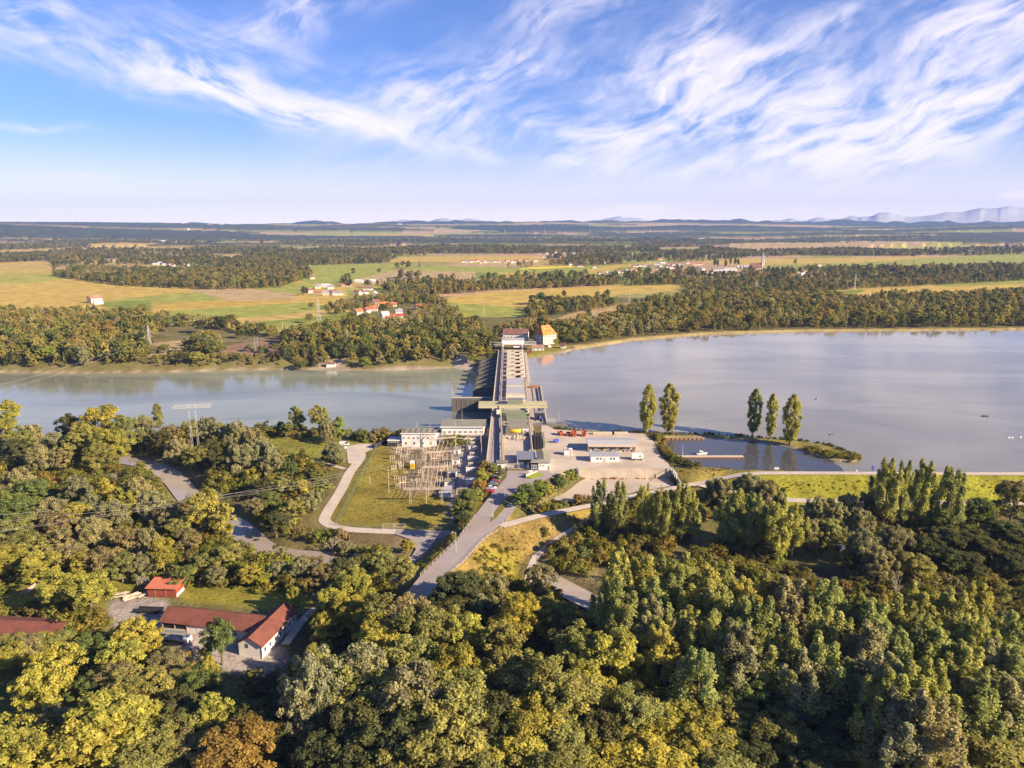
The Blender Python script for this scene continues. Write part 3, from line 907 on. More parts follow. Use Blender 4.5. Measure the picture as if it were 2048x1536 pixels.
pave('road', [(1012, 955), (981, 990), (949, 1031), (917, 1078), (841, 1151), (812, 1186), (835, 1215), (862, 1192), (887, 1149), (925, 1125), (965, 1080), (987, 1059), (1014, 1040), (1034, 1010), (1047, 992), (1064, 972), (1106, 951), (1100, 938), (1066, 941), (1015, 941)], 0.10, M['asphalt'], 'asphalt entrance road rising between the trees to the power station gate')
pave('yard', [(1082, 845), (1110, 859), (1200, 864.5), (1288, 867.5), (1308, 884), (1320, 910), (1338, 929), (1342, 938.2), (1155, 938.2), (1150, 943), (1106, 951), (1094, 940), (1084, 900)], 0.14, M['yard'], 'dusty gravel works yard beside the reservoir', 'yard', 1.2)
pave('lower_yard', [(1098, 990), (1128, 964), (1154, 951), (1346, 951), (1347, 974), (1268, 984), (1180, 1005), (1112, 1001)], -4.36, M['yard'], 'sunken gravel yard below the long concrete wall', 'yard')
pave('car_park', [(692, 893), (722, 887), (762, 889), (728, 905), (715, 930), (696, 926)], -5.86, M['gravel'], 'pale gravel parking place by the river bank', 'yard')
pave('side_road', [(795, 1060), (910, 1060), (905, 1075), (875, 1098), (845, 1130), (800, 1180), (780, 1165), (815, 1125), (832, 1098), (820, 1078), (790, 1068)], -6.22, M["asphalt"], 'grey side road dropping away beside the embankment')
island = MB().slab(poly([(982, 1044), (986, 1030), (1010, 998), (1040, 978), (1054, 966), (1059, 969), (1043, 985), (1018, 1006), (993, 1036)], 0.1), 0.05, 0.26).build('traffic_island', mat('island_grass', (0.16, 0.14, 0.035), 0.95, 0.1, var=.4, scale=1.2, bump=.6))
tag(island, 'long grassy island dividing the entrance road', 'verge', kind='structure')

# --- haze: one even body of air
hz = bpy.data.materials.new('haze_air')
hz.use_nodes = True
t = NT(hz.node_tree); t.n.clear()
pv = t.node('ShaderNodeVolumePrincipled')
pv.inputs['Color'].default_value = (0.32, 0.50, 1.0, 1)
pv.inputs['Density'].default_value = 0.000044
pv.inputs['Anisotropy'].default_value = 0.0
t.l.new(pv.outputs[0], t.node('ShaderNodeOutputMaterial').inputs['Volume'])
haze = MB().box(-19500, 19500, -18500, 19000, -17, 690).build('haze', hz)
tag(haze, 'thin bluish air over the whole valley', 'haze', kind='stuff')

# ================================================================== the weir and power station
def box_part(name, m, parent, *bx, **kw):
    mb = MB()
    for b_ in bx: mb.box(*b_)
    return mb.build(name, m, parent, **kw)


weir = empty('weir', (0, 0, 0), 0, 'long concrete weir crossing the river from the works yard to the far bank', 'weir')
YA, YB, YC = 338.0, 543.0, 655.0           # near end, powerhouse to weir, far end
XL, XR = -12.5, 12.5
MB().box(XL, XR, YA + 6, YB, -18, 0.15).build('powerhouse_block', M['concrete'], weir)
# weir bays: sill, gates and piers
MB().box(-9, 11.0, YB, YC, -18, -7.2).build('sill', M['shaded_concrete'], weir)
PY = [543 + 17.9 * k for k in range(7)]
pier0 = None
for k, y in enumerate(PY):
    if k == 0:
        pm = MB()
        pm.box(-11.9, 11.9, -2.4, 2.4, -18, 0.12)
        # downstream nose, stepping down and rounded
        pm.prism([(-12, -14), (-12, -1.4), (-19, -2.2), (-27.5, -3.6), (-29.5, -6), (-29.5, -14)], -2.2, 2.2)
        pier0 = pm.build('pier', M['shaded_concrete'], weir)
        pier0.location = (0, y, 0)
        MB().prism([(-12, -3.58), (-12, -3.3), (-20, -3.9), (-27.5, -4.7), (-27.5, -4.98), (-20, -4.18)], -2.35, 2.35).build('pier_cap', M['pale_concrete'], pier0)  # pale strip paints the lighter look of the lit pier top
    else:
        p = copy_tree(pier0, weir); p.location = (0, y, 0)
gate0 = None
for k in range(6):
    y = (PY[k] + PY[k + 1]) / 2
    if gate0 is None:
        gm_ = MB()
        gm_.box(5.2, 5.9, -6.45, 6.45, -7.2, -0.9)
        for zz in (-6, -4.2, -2.4): gm_.box(4.6, 5.2, -6.4, 6.4, zz, zz + .35)
        gate0 = gm_.build('gate', M['black'], weir); gate0.location = (0, y, 0)
    else:
        g = gate0.copy(); COL.objects.link(g); g.location = (0, y, 0)
# service road on the downstream side, kerbs and railing
box_part('deck_road', M['asphalt'], weir, (XL, -5.0, YA + 6.2, YC + 25, -1.1, 0.30))
box_part('parapet', M['pale_concrete'], weir, (XL - .25, XL + .15, YA + 6, YC + 25, -1.6, 1.15))
box_part('kerb', M['pale_concrete'], weir, (-5.0, -4.55, YA + 6.4, 436, -.5, .55), (-5.0, -4.55, 445, YC, -.5, .55))
for nm, x0, x1, mm in (('rail_track', -10.35, -10.15, 'rust'), ('rail_track', -8.85, -8.65, 'rust'), ('cable_trench', -7.4, -6.9, 'black')):
    box_part(nm, M[mm], weir, (x0, x1, YA + 8, YC + 20, .28, .40))
# raised runway beams for the gantry cranes
rb = MB()
for pts in ([(-4.5, 336), (-6.9, 440), (-7.4, 476), (-8.3, 702)], [(10.4, 340), (10.0, 476), (9.6, 702)]):
    for a, b_ in zip(pts[:-1], pts[1:]):
        rb.bar((a[0], a[1], 1.75), (b_[0], b_[1], 1.75), .95, 1.1)
rb.build('crane_runway', M['pale_concrete'], weir)
for sx in (-1, 1):
    p0 = None
    for k in range(46):
        y = 337 + k * 7.9
        x = np.interp(y, [336, 440, 476, 702], [-4.5, -6.9, -7.4, -8.3]) if sx < 0 else np.interp(y, [340, 476, 702], [10.4, 10.0, 9.6])
        if p0 is None: p0 = MB().cbox(0, 0, 0, .8, 1.0, 1.25).build('runway_post', M['concrete'], weir); p = p0
        else: p = p0.copy(); COL.objects.link(p)
        p.location = (x, y, 0)
p0 = None
for k in range(12):
    y = 345 + k * 30
    if p0 is None: p0 = MB().cbox(0, 0, 0, .35, .35, 7.5).build('lamp_post', M['galv'], weir); p = p0
    else: p = p0.copy(); COL.objects.link(p)
    p.location = (np.interp(y, [336, 440, 476, 702], [-4.5, -6.9, -7.4, -8.3]) - .9, y, 0)
rt = MB()
for pts in ([(-4.5, 336), (-6.9, 440), (-7.4, 476), (-8.3, 702)], [(10.4, 340), (10.0, 476), (9.6, 702)]):
    for a, b_ in zip(pts[:-1], pts[1:]): rt.bar((a[0], a[1], 2.36), (b_[0], b_[1], 2.36), .14, .16)
rt.build('crane_rail', M['rust'], weir)
box_part('crane_rail_post', M['white'], weir, (-5.3, -3.5, 334.2, 336.8, 0, 2.6))
# upstream edge: walkway, dark gate slot and railing
box_part('upstream_walkway', M['pale_concrete'], weir, (11.0, 13.4, YB, YC + 15, -1.8, .35))
box_part('gate_slot', M['black'], weir, (10.55, 10.98, YB, YC, -.2, .2))
rl = MB()
for k in range(60): rl.bar((13.2, 545 + k * 2.1, .3), (13.2, 545 + k * 2.1, 1.4), .07)
rl.bar((13.2, 545, 1.4), (13.2, 670, 1.4), .08); rl.bar((13.2, 545, .9), (13.2, 670, .9), .06)
for k in range(120): rl.bar((XL - .1, 350 + k * 2.7, 1.1), (XL - .1, 350 + k * 2.7, 2.0), .06)
rl.bar((XL - .1, 350, 2.0), (XL - .1, 672, 2.0), .07)
rl.build('railing', M['galv'], weir)
# hoist blocks on the piers
hb0 = None
for k, y in enumerate(PY[1:] + [PY[-1] + 17.9]):
    y = y - 9
    if hb0 is None:
        hb0 = MB().box(-4.2, 2.4, -6.2, 1.2, 0.1, 3.0).build('hoist_block', M['cream'], weir)
        MB().box(-4.35, 2.55, -6.35, 1.35, 3.0, 3.3).build('hoist_roof', M['pale_concrete'], hb0)
        MB().box(-.4, 1.8, -4.0, -3.2, 3.28, 3.75).build('roof_vent', M['black'], hb0)
        MB().box(-4.3, 10.4, 2.0, 3.6, .1, 3.5).build('hoist_wall', M['cream'], hb0)
        w_ = MB()
        w_.box(2.7, 3.3, -5.5, 1.2, .1, 2.2).box(4.0, 4.7, -4.5, -.5, .1, 2.9).box(3.3, 4.0, -2.6, -1.8, .1, 1.9).box(5.2, 5.9, -6.2, .8, .1, 2.5).box(4.7, 5.3, .2, 1.0, .1, 2.0)
        w_.build('hoist_gear', M['black'], hb0)
        ch = MB().slab([(6.6, -6.3), (9.2, -6.3), (9.9, -5.6), (9.9, .3), (9.2, 1.0), (6.6, 1.0)], .1, 3.1).build('gate_house', M['cream'], hb0)
        MB().slab([(6.9, -6.0), (9.1, -6.0), (9.6, -5.4), (9.6, .1), (9.1, .7), (6.9, .7)], 3.1, 3.28).build('gate_house_roof', M['pale_concrete'], hb0)
        MB().cbox(7.7, -2.6, 3.28, .5, 1.2, .45).build('roof_hatch', M['black'], hb0); MB().cbox(8.8, -2.6, 3.28, .5, 1.2, .45).build('roof_hatch', M['black'], hb0)
        hb0.location = (0, y, 0)
    else:
        c = copy_tree(hb0, weir); c.location = (0, y, 0)
# downstream face of the hoist bays: narrow service bridges over each bay
sb = MB()
for k in range(6):
    sb.box(-4.4, 10.4, PY[k] + 2.5, PY[k] + 15.4, -.35, .08)
sb.build('bay_floor', M['concrete'], weir)
box_part('far_ramp', M['yard'], weir, (-5, 9, YC, YC + 26, -1.2, .28))
# powerhouse lids and outer platform
for k, (y0, y1, h) in enumerate(((512, 537, 3.3), (486, 507, 3.3))):
    box_part('turbine_lid', M['grey_roof'], weir, (-4.0, 8.4, y0, y1, .1, h))
    o = box_part('lid_rim', M['pale_concrete'], weir, (-4.2, 8.6, y0 - .6, y0, .1, h + .15), (-4.2, 8.6, y1, y1 + .5, .1, h + .15))
    box_part('lid_end', M['dark_concrete'], weir, (8.42, 8.7, y0 + .1, y0 + 3, .1, h - .2))
box_part('cross_beam', M['cream'], weir, (-4, 9, 539.5, 541.5, .1, 2.3), (-4, 9, 508, 510.5, .1, 1.4))
box_part('screen_platform', M['concrete'], weir, (12.5, 20.5, 420, 520, -13, 0.0))
sp = MB()
for k in range(26): sp.bar((14.5, 428 + k * 3.6, .0), (14.5, 428 + k * 3.6, .35), 3.4, .22)
sp.build('screen_grid', M['rust'], weir)
box_part('screen_parapet', M['pale_concrete'], weir, (20.3, 21.0, 420, 521, -2.5, 1.0), (12.6, 21.0, 520.5, 521.3, -2.5, .9))
box_part('screen_head', M['rust'], weir, (12.8, 20.2, 517, 519.5, 0, 1.6))
box_part('outer_rail', M['galv'], weir, (18.2, 18.4, 424, 516, 0, .9))
# long guide wall in the tail water
gw = MB()
gw.box(-42, XL, 496, 501.5, -18, -3.4)
gw.build('guide_wall', M['shaded_concrete'], weir)
box_part('guide_wall_top', M['pale_concrete'], weir, (-42.2, XL, 500.7, 501.7, -3.4, -2.9))
box_part('guide_wall_rail', M['galv'], weir, (-42, -41.7, 501, 501.3, -2.9, 4.5))
gn = MB()
for k in range(9): gn.box(-41.5 + k * 3.3, -41.1 + k * 3.3, 495.8, 496, -10, -3.6)
gn.build('guide_wall_ribs', M['dark_concrete'], weir)
dt = MB()
for k in range(5): dt.box(XL - 2.5, XL, 362 + k * 27, 374 + k * 27, -18, -2.5)
dt.build('tailrace_buttress', M['shaded_concrete'], weir)
# near court: floor, machine sheds
box_part('court_floor', M['yard'], weir, (-4.4, 10.0, 337, 394, .16, .30))
box_part('court_step', M['dark_concrete'], weir, (-4, 9.6, 394.2, 395.4, .1, 1.3), (-3.6, -1.2, 396, 404, .1, 2.6))
box_part('machine_roof', M['flat_roof'], weir, (-2.6, 8.8, 404, 413, .1, 3.4), (0.5, 9.4, 415.5, 420, .1, 2.8))
box_part('machine_wall', M['trackgreen'], weir, (-3.2, 9.3, 424.4, 429, .1, 2.5), (-3.6, 9.2, 431, 436.5, .1, 3.4))
box_part('machine_wall', M['cream'], weir, (-3.8, 9.5, 468.5, 472, .1, 2.4), (-3.8, 8.8, 478, 482, .1, 3.0))

# debris and gear lying in the court: each piece a thing of its own
tk = empty('tank', (1.9, 398.4, .16), 0, 'yellow long tank lying in the power station court', 'tank')
tb = MB().tube([(-3.4, 0, 1.5), (-3.2, 0, 1.5), (3.2, 0, 1.5), (3.4, 0, 1.5)], [.7, 1.15, 1.15, .7], 14).build('shell', M['yellow'], tk, True)
MB().cbox(-2, 0, 0, .5, 2, .9).cbox(2, 0, 0, .5, 2, .9).build('cradle', M['grey_metal'], tk)
MB().tube([(1, 0, 2.6), (1, 0, 3.0)], .35, 10).build('hatch', M['grey_metal'], tk)
bxw = empty('container', (7.6, 398.2, .16), 0, 'cream container beside the yellow tank in the court', 'container')
MB().cbox(0, 0, 0.1, 3.4, 2.6, 2.3).build('body', M['cream'], bxw); MB().cbox(0, 0, 2.4, 3.6, 2.8, .14).build('roof', M['white'], bxw)
MB().box(-.6, .6, -1.36, -1.3, .2, 2.1).build('door', M['grey_metal'], bxw)
hp = MB(); r_ = random.Random(3)
for k in range(95):
    x = r_.gauss(3.2, 3.0); y = r_.gauss(388.5, 2.2)
    x = min(max(x, -3.2), 9); s_ = r_.uniform(.25, .9)
    hp.add([(x + r_.uniform(-s_, s_), y + r_.uniform(-s_, s_), .2 + max(0, q) * r_.uniform(.4, 1.4)) for q in (-1, -1, -1, -1, 1, 1, 1, 1)], [(0, 1, 2, 3), (4, 5, 6, 7), (0, 1, 5, 4), (1, 2, 6, 5), (2, 3, 7, 6), (3, 0, 4, 7)])
tag(hp.build('rubble_heap', M['pale_concrete']), 'pale heap of rubble and timber in the power station court', 'rubble', kind='stuff')

# stop logs: dark steel beams stored in a rack at the right of the runway
for k in range(4):
    x = 12.3 + k * 1.55
    o = MB()
    o.box(-.45, .45, -13 + k, 14 - k * 2.5, 0, 2.5)
    for q in range(9): o.box(-.6, .6, -12.6 + k + q * 2.6, -12.1 + k + q * 2.6, 0, 2.7)
    so = o.build('stop_log', M['black' if k < 3 else 'trackgreen'], loc=(x, 381, .16))
    tag(so, ['black steel stop beam, nearest the crane runway of the four', 'black steel stop beam, second out from the crane runway', 'black steel stop beam, third out from the crane runway', 'short green steel stop beam, outermost of the rack'][k], 'steel beam', 'stop beams stored beside the runway')


# --- gantry cranes
def gantry(y, near):
    g = empty('gantry_crane', (0, y, 0), 0, 'low gantry crane with two long olive beams across the near end of the weir' if near else 'gantry crane with white machine house and lattice arms at the far weir end', 'crane')
    if near:
        for k, (yy, zz) in enumerate(((-1.6, 5.6), (4.8, 6.1))):
            mb = MB(); mb.box(-20.5, 21.5, yy, yy + 1.7, zz, zz + 1.9)
            mb.build('beam', M['crane'], g)
            MB().box(-20.7, 21.7, yy - .15, yy + 1.85, zz + 1.9, zz + 2.0).build('beam_flange', M['crane'], g)
        for x in (-7.1, 10.0):
            for yy in (-2.6, 6.0):
                mb = MB(); mb.box(x - .55, x + .55, yy - .5, yy + .6, 2.6, 5.7 if yy < 0 else 6.2); mb.build('leg', M['crane'], g)
            MB().box(x - .5, x + .5, -4.5, 8.2, 2.45, 3.1).build('bogie', M['crane'], g)
        MB().box(-2.9, 6.6, 1.2, 4.4, 7.5, 10.6).build('trolley', M['trackgreen'], g)
        MB().box(-3.1, 6.8, 1.0, 4.6, 10.6, 10.8).build('trolley_roof', M['grey_metal'], g)
        MB().box(-6.2, 9.2, -2.2, -1.9, 2.9, 4.4).build('portal_panel', M['trackgreen'], g)
        MB().box(-9.4, -7.8, -4.6, -2.4, 2.6, 5.0).build('cab', M['white'], g)
        MB().box(-9.42, -9.36, -4.2, -2.8, 3.6, 4.6).build('cab_window', M['glass'], g)
        w_ = MB()
        for k in range(22): w_.bar((-20 + k * 1.9, -1.7, 7.6), (-20 + k * 1.9, -1.7, 8.5), .07)
        w_.bar((-20.5, -1.7, 8.5), (21.5, -1.7, 8.5), .07)
        w_.build('walkway_railing', M['galv'], g)
    else:
        b_ = MB().box(-9.6, 11.3, -2.5, 3.5, 4.6, 9.2).build('machine_house', M['white_paint'], g)
        MB().prism([(-9.9, 9.2), (11.6, 9.2), (11.2, 10.4), (-9.5, 10.4)], -2.8, 3.8).build('roof', M['grey_roof'], b_)
        MB().box(-9.62, 11.32, -2.56, -2.48, 4.5, 5.2).build('skirt', M['pale_concrete'], b_)
        for s_, x0, x1 in ((-1, -21.5, -9.6), (1, 11.3, 22.8)):
            mb = MB()
            for yy in (-2.0, 3.0):
                for zz in (4.6, 7.0): mb.bar((x0, yy, zz), (x1, yy, zz), .35)
                n = 9
                for k in range(n + 1):
                    x = x0 + (x1 - x0) * k / n
                    mb.bar((x, yy, 4.6), (x, yy, 7.0), .2)
            mb.box(x0, x1, -2.0, 3.0, 4.35, 4.6)
            mb.build('lattice_arm', M['galv'], g)
        for x in (-8.2, 9.6):
            for yy in (-2, 3): MB().box(x - .5, x + .5, yy - .5, yy + .5, 2.4, 4.7).build('leg', M['white_paint'], g)
            MB().box(x - .5, x + .5, -4.5, 5.5, 2.4, 3.0).build('bogie', M['grey_metal'], g)
        MB().box(1.5, 8.5, -1.5, 2.5, 1.8, 4.6).build('hoist', M['white_paint'], g)
        mb = MB()
        for x in (3.0, 5.4): mb.box(x - .5, x + .5, -1.55, -1.5, 3.2, 4.2)
        mb.build('hoist_window', M['glass'], g)
    return g


gantry(437, True)
gantry(687, False)

# rake machine on the upstream platform
rk = empty('trash_rake', (16.5, 430, 0), 0, 'dark trash rake machine on the upstream platform under the crane end', 'machine')
MB().cbox(0, 0, 0.1, 5.4, 4.2, 4.4).build('frame', M['black'], rk)
MB().cbox(.6, -2.3, 1.0, 1.6, 1.0, 1.8).build('cab', M['blue'], rk)
MB().cbox(0, 0, 4.5, 6.0, 4.8, .3).build('roof', M['grey_metal'], rk)
MB().bar((1.5, 1, 4.6), (5.2, 7, 6.2), .4).build('arm', M['grey_metal'], rk)
intake = empty('intake_platform', (24, 418, 0), 0, 'dark quay platform with a railed frame at the corner of the reservoir', 'platform')
MB().box(-11.2, 8.5, -2.4, 1.6, -4, .35).build('quay', M['dark_concrete'], intake)
mb = MB()
for x in np.arange(-3, 2.1, 1.0):
    for yy in (-1.5, 1.0): mb.bar((x, yy, .35), (x, yy, 3.6), .12)
for zz in (1.5, 2.6, 3.6):
    for yy in (-1.5, 1.0): mb.bar((-3, yy, zz), (2, yy, zz), .12)
mb.build('railed_frame', M['galv'], intake)
MB().bar((3.6, 0, .3), (3.6, 0, 9), .14).build('mast', M['galv'], intake)

# ================================================================== buildings, switchyard, yard things
def windows(parent, xs, y, z, w=1.1, h=1.2, face=-1, m='glass', name='window', sill=True):
    """windows along a wall at local y; each its own part with a frame"""
    for x in xs:
        o = MB().box(x - w / 2, x + w / 2, y + face * .03, y + face * .06, z, z + h).build(name, M[m], parent)
        f = MB()
        f.box(x - w / 2 - .1, x - w / 2, y + face * .02, y + face * .1, z - .1, z + h + .1).box(x + w / 2, x + w / 2 + .1, y + face * .02, y + face * .1, z - .1, z + h + .1)
        f.box(x - w / 2, x + w / 2, y + face * .02, y + face * .1, z + h, z + h + .1).box(x - w / 2 - .15, x + w / 2 + .15, y + face * .02, y + face * .16, z - .12, z)
        f.build('frame', M['white_paint'], o)


def gable(name, label, cat, x, y, z, L, D, H, RH, rz, wall, roof, over=.5, hip=0.0, group=None, wins=True, chim=0, door=True, wincol=None):
    """house: length L along local x (ridge), depth D, eaves H, ridge RH above"""
    e = empty(name, (x, y, z), rz, label, cat, group)
    mb = MB().box(-L / 2, L / 2, -D / 2, D / 2, -1.5, H)
    for s_ in (-1, 1):
        if not hip:
            X = s_ * L / 2
            mb.add([(X, -D / 2, H), (X, D / 2, H), (X, 0, H + RH), (X - s_ * .3, -D / 2, H), (X - s_ * .3, D / 2, H), (X - s_ * .3, 0, H + RH)], [(0, 1, 2), (5, 4, 3), (0, 2, 5, 3), (1, 4, 5, 2)])
    mb.build('wall', wall, e)
    k = RH / (D / 2); t_ = .22
    Lo, Do = L / 2 + over, D / 2 + over
    ze = H - over * k
    hx = hip * L / 2
    v = []
    for dz in (0.02, t_):
        v += [(-Lo, -Do, ze + dz), (Lo, -Do, ze + dz), (Lo, Do, ze + dz), (-Lo, Do, ze + dz), (-Lo + hx, 0, H + RH + dz), (Lo - hx, 0, H + RH + dz)]
    f = [(6, 7, 11, 10), (8, 9, 10, 11), (1, 0, 4, 5), (3, 2, 5, 4), (0, 1, 7, 6), (2, 3, 9, 8), (6, 10, 4, 0), (9, 3, 4, 10), (7, 1, 5, 11), (2, 8, 11, 5)]
    if hip: f = [(6, 7, 11, 10), (8, 9, 10, 11), (7, 8, 11), (9, 6, 10), (0, 3, 2, 1), (0, 1, 7, 6), (1, 2, 8, 7), (2, 3, 9, 8), (3, 0, 6, 9)]
    r = MB().add(v, f).build('roof', roof, e)
    for c in range(chim):
        cx = (-.2 + .4 * c) * L if chim > 1 else .15 * L
        MB().cbox(cx, .2, H + RH - .8, .7, .7, 1.9).build('chimney', M['cream'], r)
    if wins:
        n = max(2, int(L / 3.2))
        fl = max(1, int(H / 2.8))
        for q in range(fl):
            windows(e, [(-.5 + (i + .5) / n) * L for i in range(n)], -D / 2, .9 + q * 2.8)
    return e


def at(o, **kw):
    return o


# --- switch building, powerhouse offices
def flat_building(name, label, u0, u1, vb, z, D, H, roofm, wallm, win_rows, cat='building', over=.5, rz=0):
    x0, y = P(u0, vb, z); x1, _ = P(u1, vb, z)
    L = x1 - x0
    e = empty(name, ((x0 + x1) / 2, y + D / 2, z), rz, label, cat)
    MB().box(-L / 2, L / 2, -D / 2, D / 2, -2, H).build('wall', wallm, e)
    r = MB().box(-L / 2 - over, L / 2 + over, -D / 2 - over, D / 2 + over, H, H + .4).build('roof', roofm, e)
    MB().box(-L / 2 - over - .05, L / 2 + over + .05, -D / 2 - over - .06, -D / 2 - over, H - .05, H + .5).build('eave', M['white_paint'], r)
    for zz, n, w, h in win_rows:
        windows(e, [(-.5 + (i + .5) / n) * L for i in range(n)], -D / 2, zz, w, h)
    return e, L


e, L = flat_building('switch_building', 'white two storey switch building with a grey flat roof beside the switchyard', 804, 871, 894, -6, 11, 7.6, M['flat_roof'], M['white'], [(4.9, 7, 1.2, .7), (1.6, 4, 1.0, 1.2)])
MB().box(1.2, 2.3, -5.62, -5.52, 0, 4.6).build('door', M['grey_metal'], e)
mb = MB()
for k in range(6): mb.box(-L / 2 + 1 + k * 3.2, -L / 2 + 1.3 + k * 3.2, -4, 4, 8.0, 8.25)
mb.build('roof_joint', M['dark_concrete'], e)
flat_building('link_building', 'low white passage with small windows joining the two switchyard buildings', 872, 884, 886, -6, 6, 5.5, M['flat_roof'], M['white'], [(3.2, 2, 1.4, .7)], over=.2)
e, L = flat_building('control_building', 'large white control building with an olive flat roof against the weir', 884, 968, 887, -6, 15, 9.6, M['flat_roof'], M['white'], [(6.4, 8, 1.6, .8)], over=.8)
MB().cbox(-2, 1, 10.0, 2.4, 1.2, .4).build('roof_hatch', M['grey_metal'], e)
MB().bar((-1, 3, 10), (-1, 3, 17), .15).build('antenna', M['galv'], e)
MB().box(-L / 2 + 1, L / 2, -9.0, -7.6, 4.8, 5.1).build('canopy', M['grey_metal'], e)
e, L = flat_building('garage', 'dark open garage row between the river and the switch building', 776, 803, 893, -6, 7, 3.4, M['grey_roof'], M['dark_concrete'], [], over=.3)
mb = MB()
for k in range(4): mb.box(-L / 2 + .4 + k * L / 4, -L / 2 + .1 + (k + 1) * L / 4, -3.56, -3.5, .1, 2.3)
mb.build('opening', M['dark'], e)  # flat dark sheets painting the shade inside the garages
windows(e, [(-.5 + (i + .5) / 4) * L for i in range(4)], -3.5, 2.55, 1.2, .6)
x, y = P(765, 890, -6)
ws = empty('screen_wall', (x, y, -6), rad(62), 'dark slanting wall beside the garage row', 'wall')
MB().box(-8, 7, -.3, .3, -1, 2.6).build('panel', M['black'], ws)

# --- switchyard: portals, poles, apparatus, transformers
SZ = -6.0
def portal(u0, v0, u1, v1, h, label, arm=0.0):
    x0, y0 = P(u0, v0, SZ); x1, y1 = P(u1, v1, SZ)
    e = empty('portal_frame', ((x0 + x1) / 2, (y0 + y1) / 2, SZ), 0, label, 'steel frame', 'portal frames of the switchyard')
    ox, oy = e.location.x, e.location.y
    for (x, y) in ((x0, y0), (x1, y1)):
        mb = MB()
        for s_ in (-.28, .28): mb.bar((x - ox + s_ * 1.5, y - oy, 0), (x - ox + s_ * .6, y - oy, h + .2), .14)
        for k in range(int(h / 1.5)):
            mb.bar((x - ox - .42 + k * .03, y - oy, k * 1.5), (x - ox + .42 - k * .03, y - oy, k * 1.5 + 1.4), .1)
        mb.build('post', M['pinkpost'], e)
    mb = MB()
    a, b_ = Vector((x0 - ox - arm, y0 - oy, h)), Vector((x1 - ox + arm * .3, y1 - oy, h))
    mb.bar(a + Vector((0, 0, .3)), b_ + Vector((0, 0, .3)), .22); mb.bar(a - Vector((0, 0, .3)), b_ - Vector((0, 0, .3)), .22)
    n = 10
    for k in range(n):
        p, q = a.lerp(b_, k / n), a.lerp(b_, (k + 1) / n)
        mb.bar(p + Vector((0, 0, .3 if k % 2 else -.3)), q + Vector((0, 0, -.3 if k % 2 else .3)), .1)
    mb.build('crossbeam', M['pinkpost'], e)
    mb = MB()
    for k in range(7):
        p = a.lerp(b_, (k + .5) / 7)
        mb.tube([p + Vector((0, 0, -.4)), p + Vector((0, 0, -1.6))], .16, 6)
    mb.build('insulator', M['rust'], e)
    return e


portal(821, 1008, 884, 1008, 7.2, 'pale portal frame standing alone at the front of the switchyard lawn', 3.0)
portal(846, 966, 896, 964, 8.0, 'pinkish portal frame in the middle of the switchyard')
portal(850, 939, 905, 936, 9.0, 'tall pinkish portal frame behind the middle one')
portal(861, 912, 912, 908, 9.5, 'rear pinkish portal frame nearest the white control building')
portal(815, 925, 846, 924, 7.5, 'short portal frame left of the yellow cabinet')
portal(935, 905, 962, 903, 10.5, 'tall portal frame above the grey transformers')


def pole(u, v, h, label, r=.11, z=SZ, group='tall poles of the switchyard', m='pinkpost'):
    x, y = P(u, v, z)
    e = empty('switchyard_pole', (x, y, z), 0, label, 'pole', group)
    MB().tube([(0, 0, -.5), (0, 0, h)], [r * 1.3, r * .7], 8).build('shaft', M[m], e)
    MB().cbox(0, 0, h, .2, .2, .5).build('lamp', M['galv'], e)
    return e


for u, v, h, lb in ((778, 986, 12.5, 'tall pinkish pole at the left end of the switchyard apparatus'), (853, 1010, 11, 'slender pole in the middle of the front portal frame'), (857, 990, 13, 'tall pole just behind the front portal frame'),
                    (835, 893, 14, 'tall pole in front of the white switch building'), (861, 897, 14, 'tall pole at the right corner of the switch building'), (911, 895, 15, 'tall pole in front of the control building'),
                    (963, 925, 16, 'tallest pole beside the weir wall'), (905, 955, 12, 'pole left of the white transformer cells'), (740, 968, 4, 'short pole near the left fence of the switchyard'), (985, 885, 15, 'tall pole at the edge of the weir road')):
    pole(u, v, h, lb)

APP = [(790, 905), (798, 912), (806, 922), (797, 935), (788, 945), (803, 940), (793, 962), (795, 978), (806, 976), (815, 915), (822, 905), (838, 935), (841, 950), (848, 925), (836, 970), (828, 975), (868, 925), (880, 920), (890, 925), (872, 950), (884, 948), (866, 975), (880, 972), (858, 945), (800, 900), (785, 925), (812, 958), (850, 905), (872, 902), (895, 945)]
app0 = None
app_words = {}
for k, (u, v) in enumerate(APP):
    x, y = P(u, v, SZ)
    if app0 is None:
        e = empty('switch_apparatus', (0, 0, SZ), 0)
        mb = MB()
        for s_ in (-1.6, 0, 1.6): mb.bar((s_, 0, 0), (s_, 0, 2.4), .22)
        mb.box(-2.1, 2.1, -.2, .2, 2.3, 2.6)
        mb.build('stand', M['pinkpost'], e)
        for s_ in (-1.6, 0, 1.6):
            mb = MB(); pts, rs = [], []
            for q in range(9): pts.append((s_, 0, 2.6 + q * .26)); rs.append(.26 if q % 2 else .15)
            mb.tube(pts, rs, 8); mb.build('insulator', M['cream'], e)
        mb = MB(); mb.bar((-2.1, 0, 4.9), (2.1, 0, 4.9), .14); mb.bar((-1.6, 0, 4.9), (-1.6, -1.6, 4.7), .1); mb.bar((1.6, 0, 4.9), (1.6, -1.6, 4.7), .1)
        mb.build('contact_arm', M['galv'], e)
        app0 = e
    else: e = copy_tree(app0)
    e.location = (x, y, SZ); e.rotation_euler.z = rad((k * 37) % 50 - 25)
    s_ = .52 + (k * 13 % 7) * .05; e.scale = (s_, s_, s_ * (1.0 + (k % 3) * .18))
    tag(e, None, 'switchgear', 'insulator stands in the switchyard')
NEARBY = [('the yellow cabinet', 825, 933), ('the front portal frame', 852, 1000), ('the white switch building', 838, 885), ('the middle portal frame', 870, 955), ('the left fence', 760, 940)]
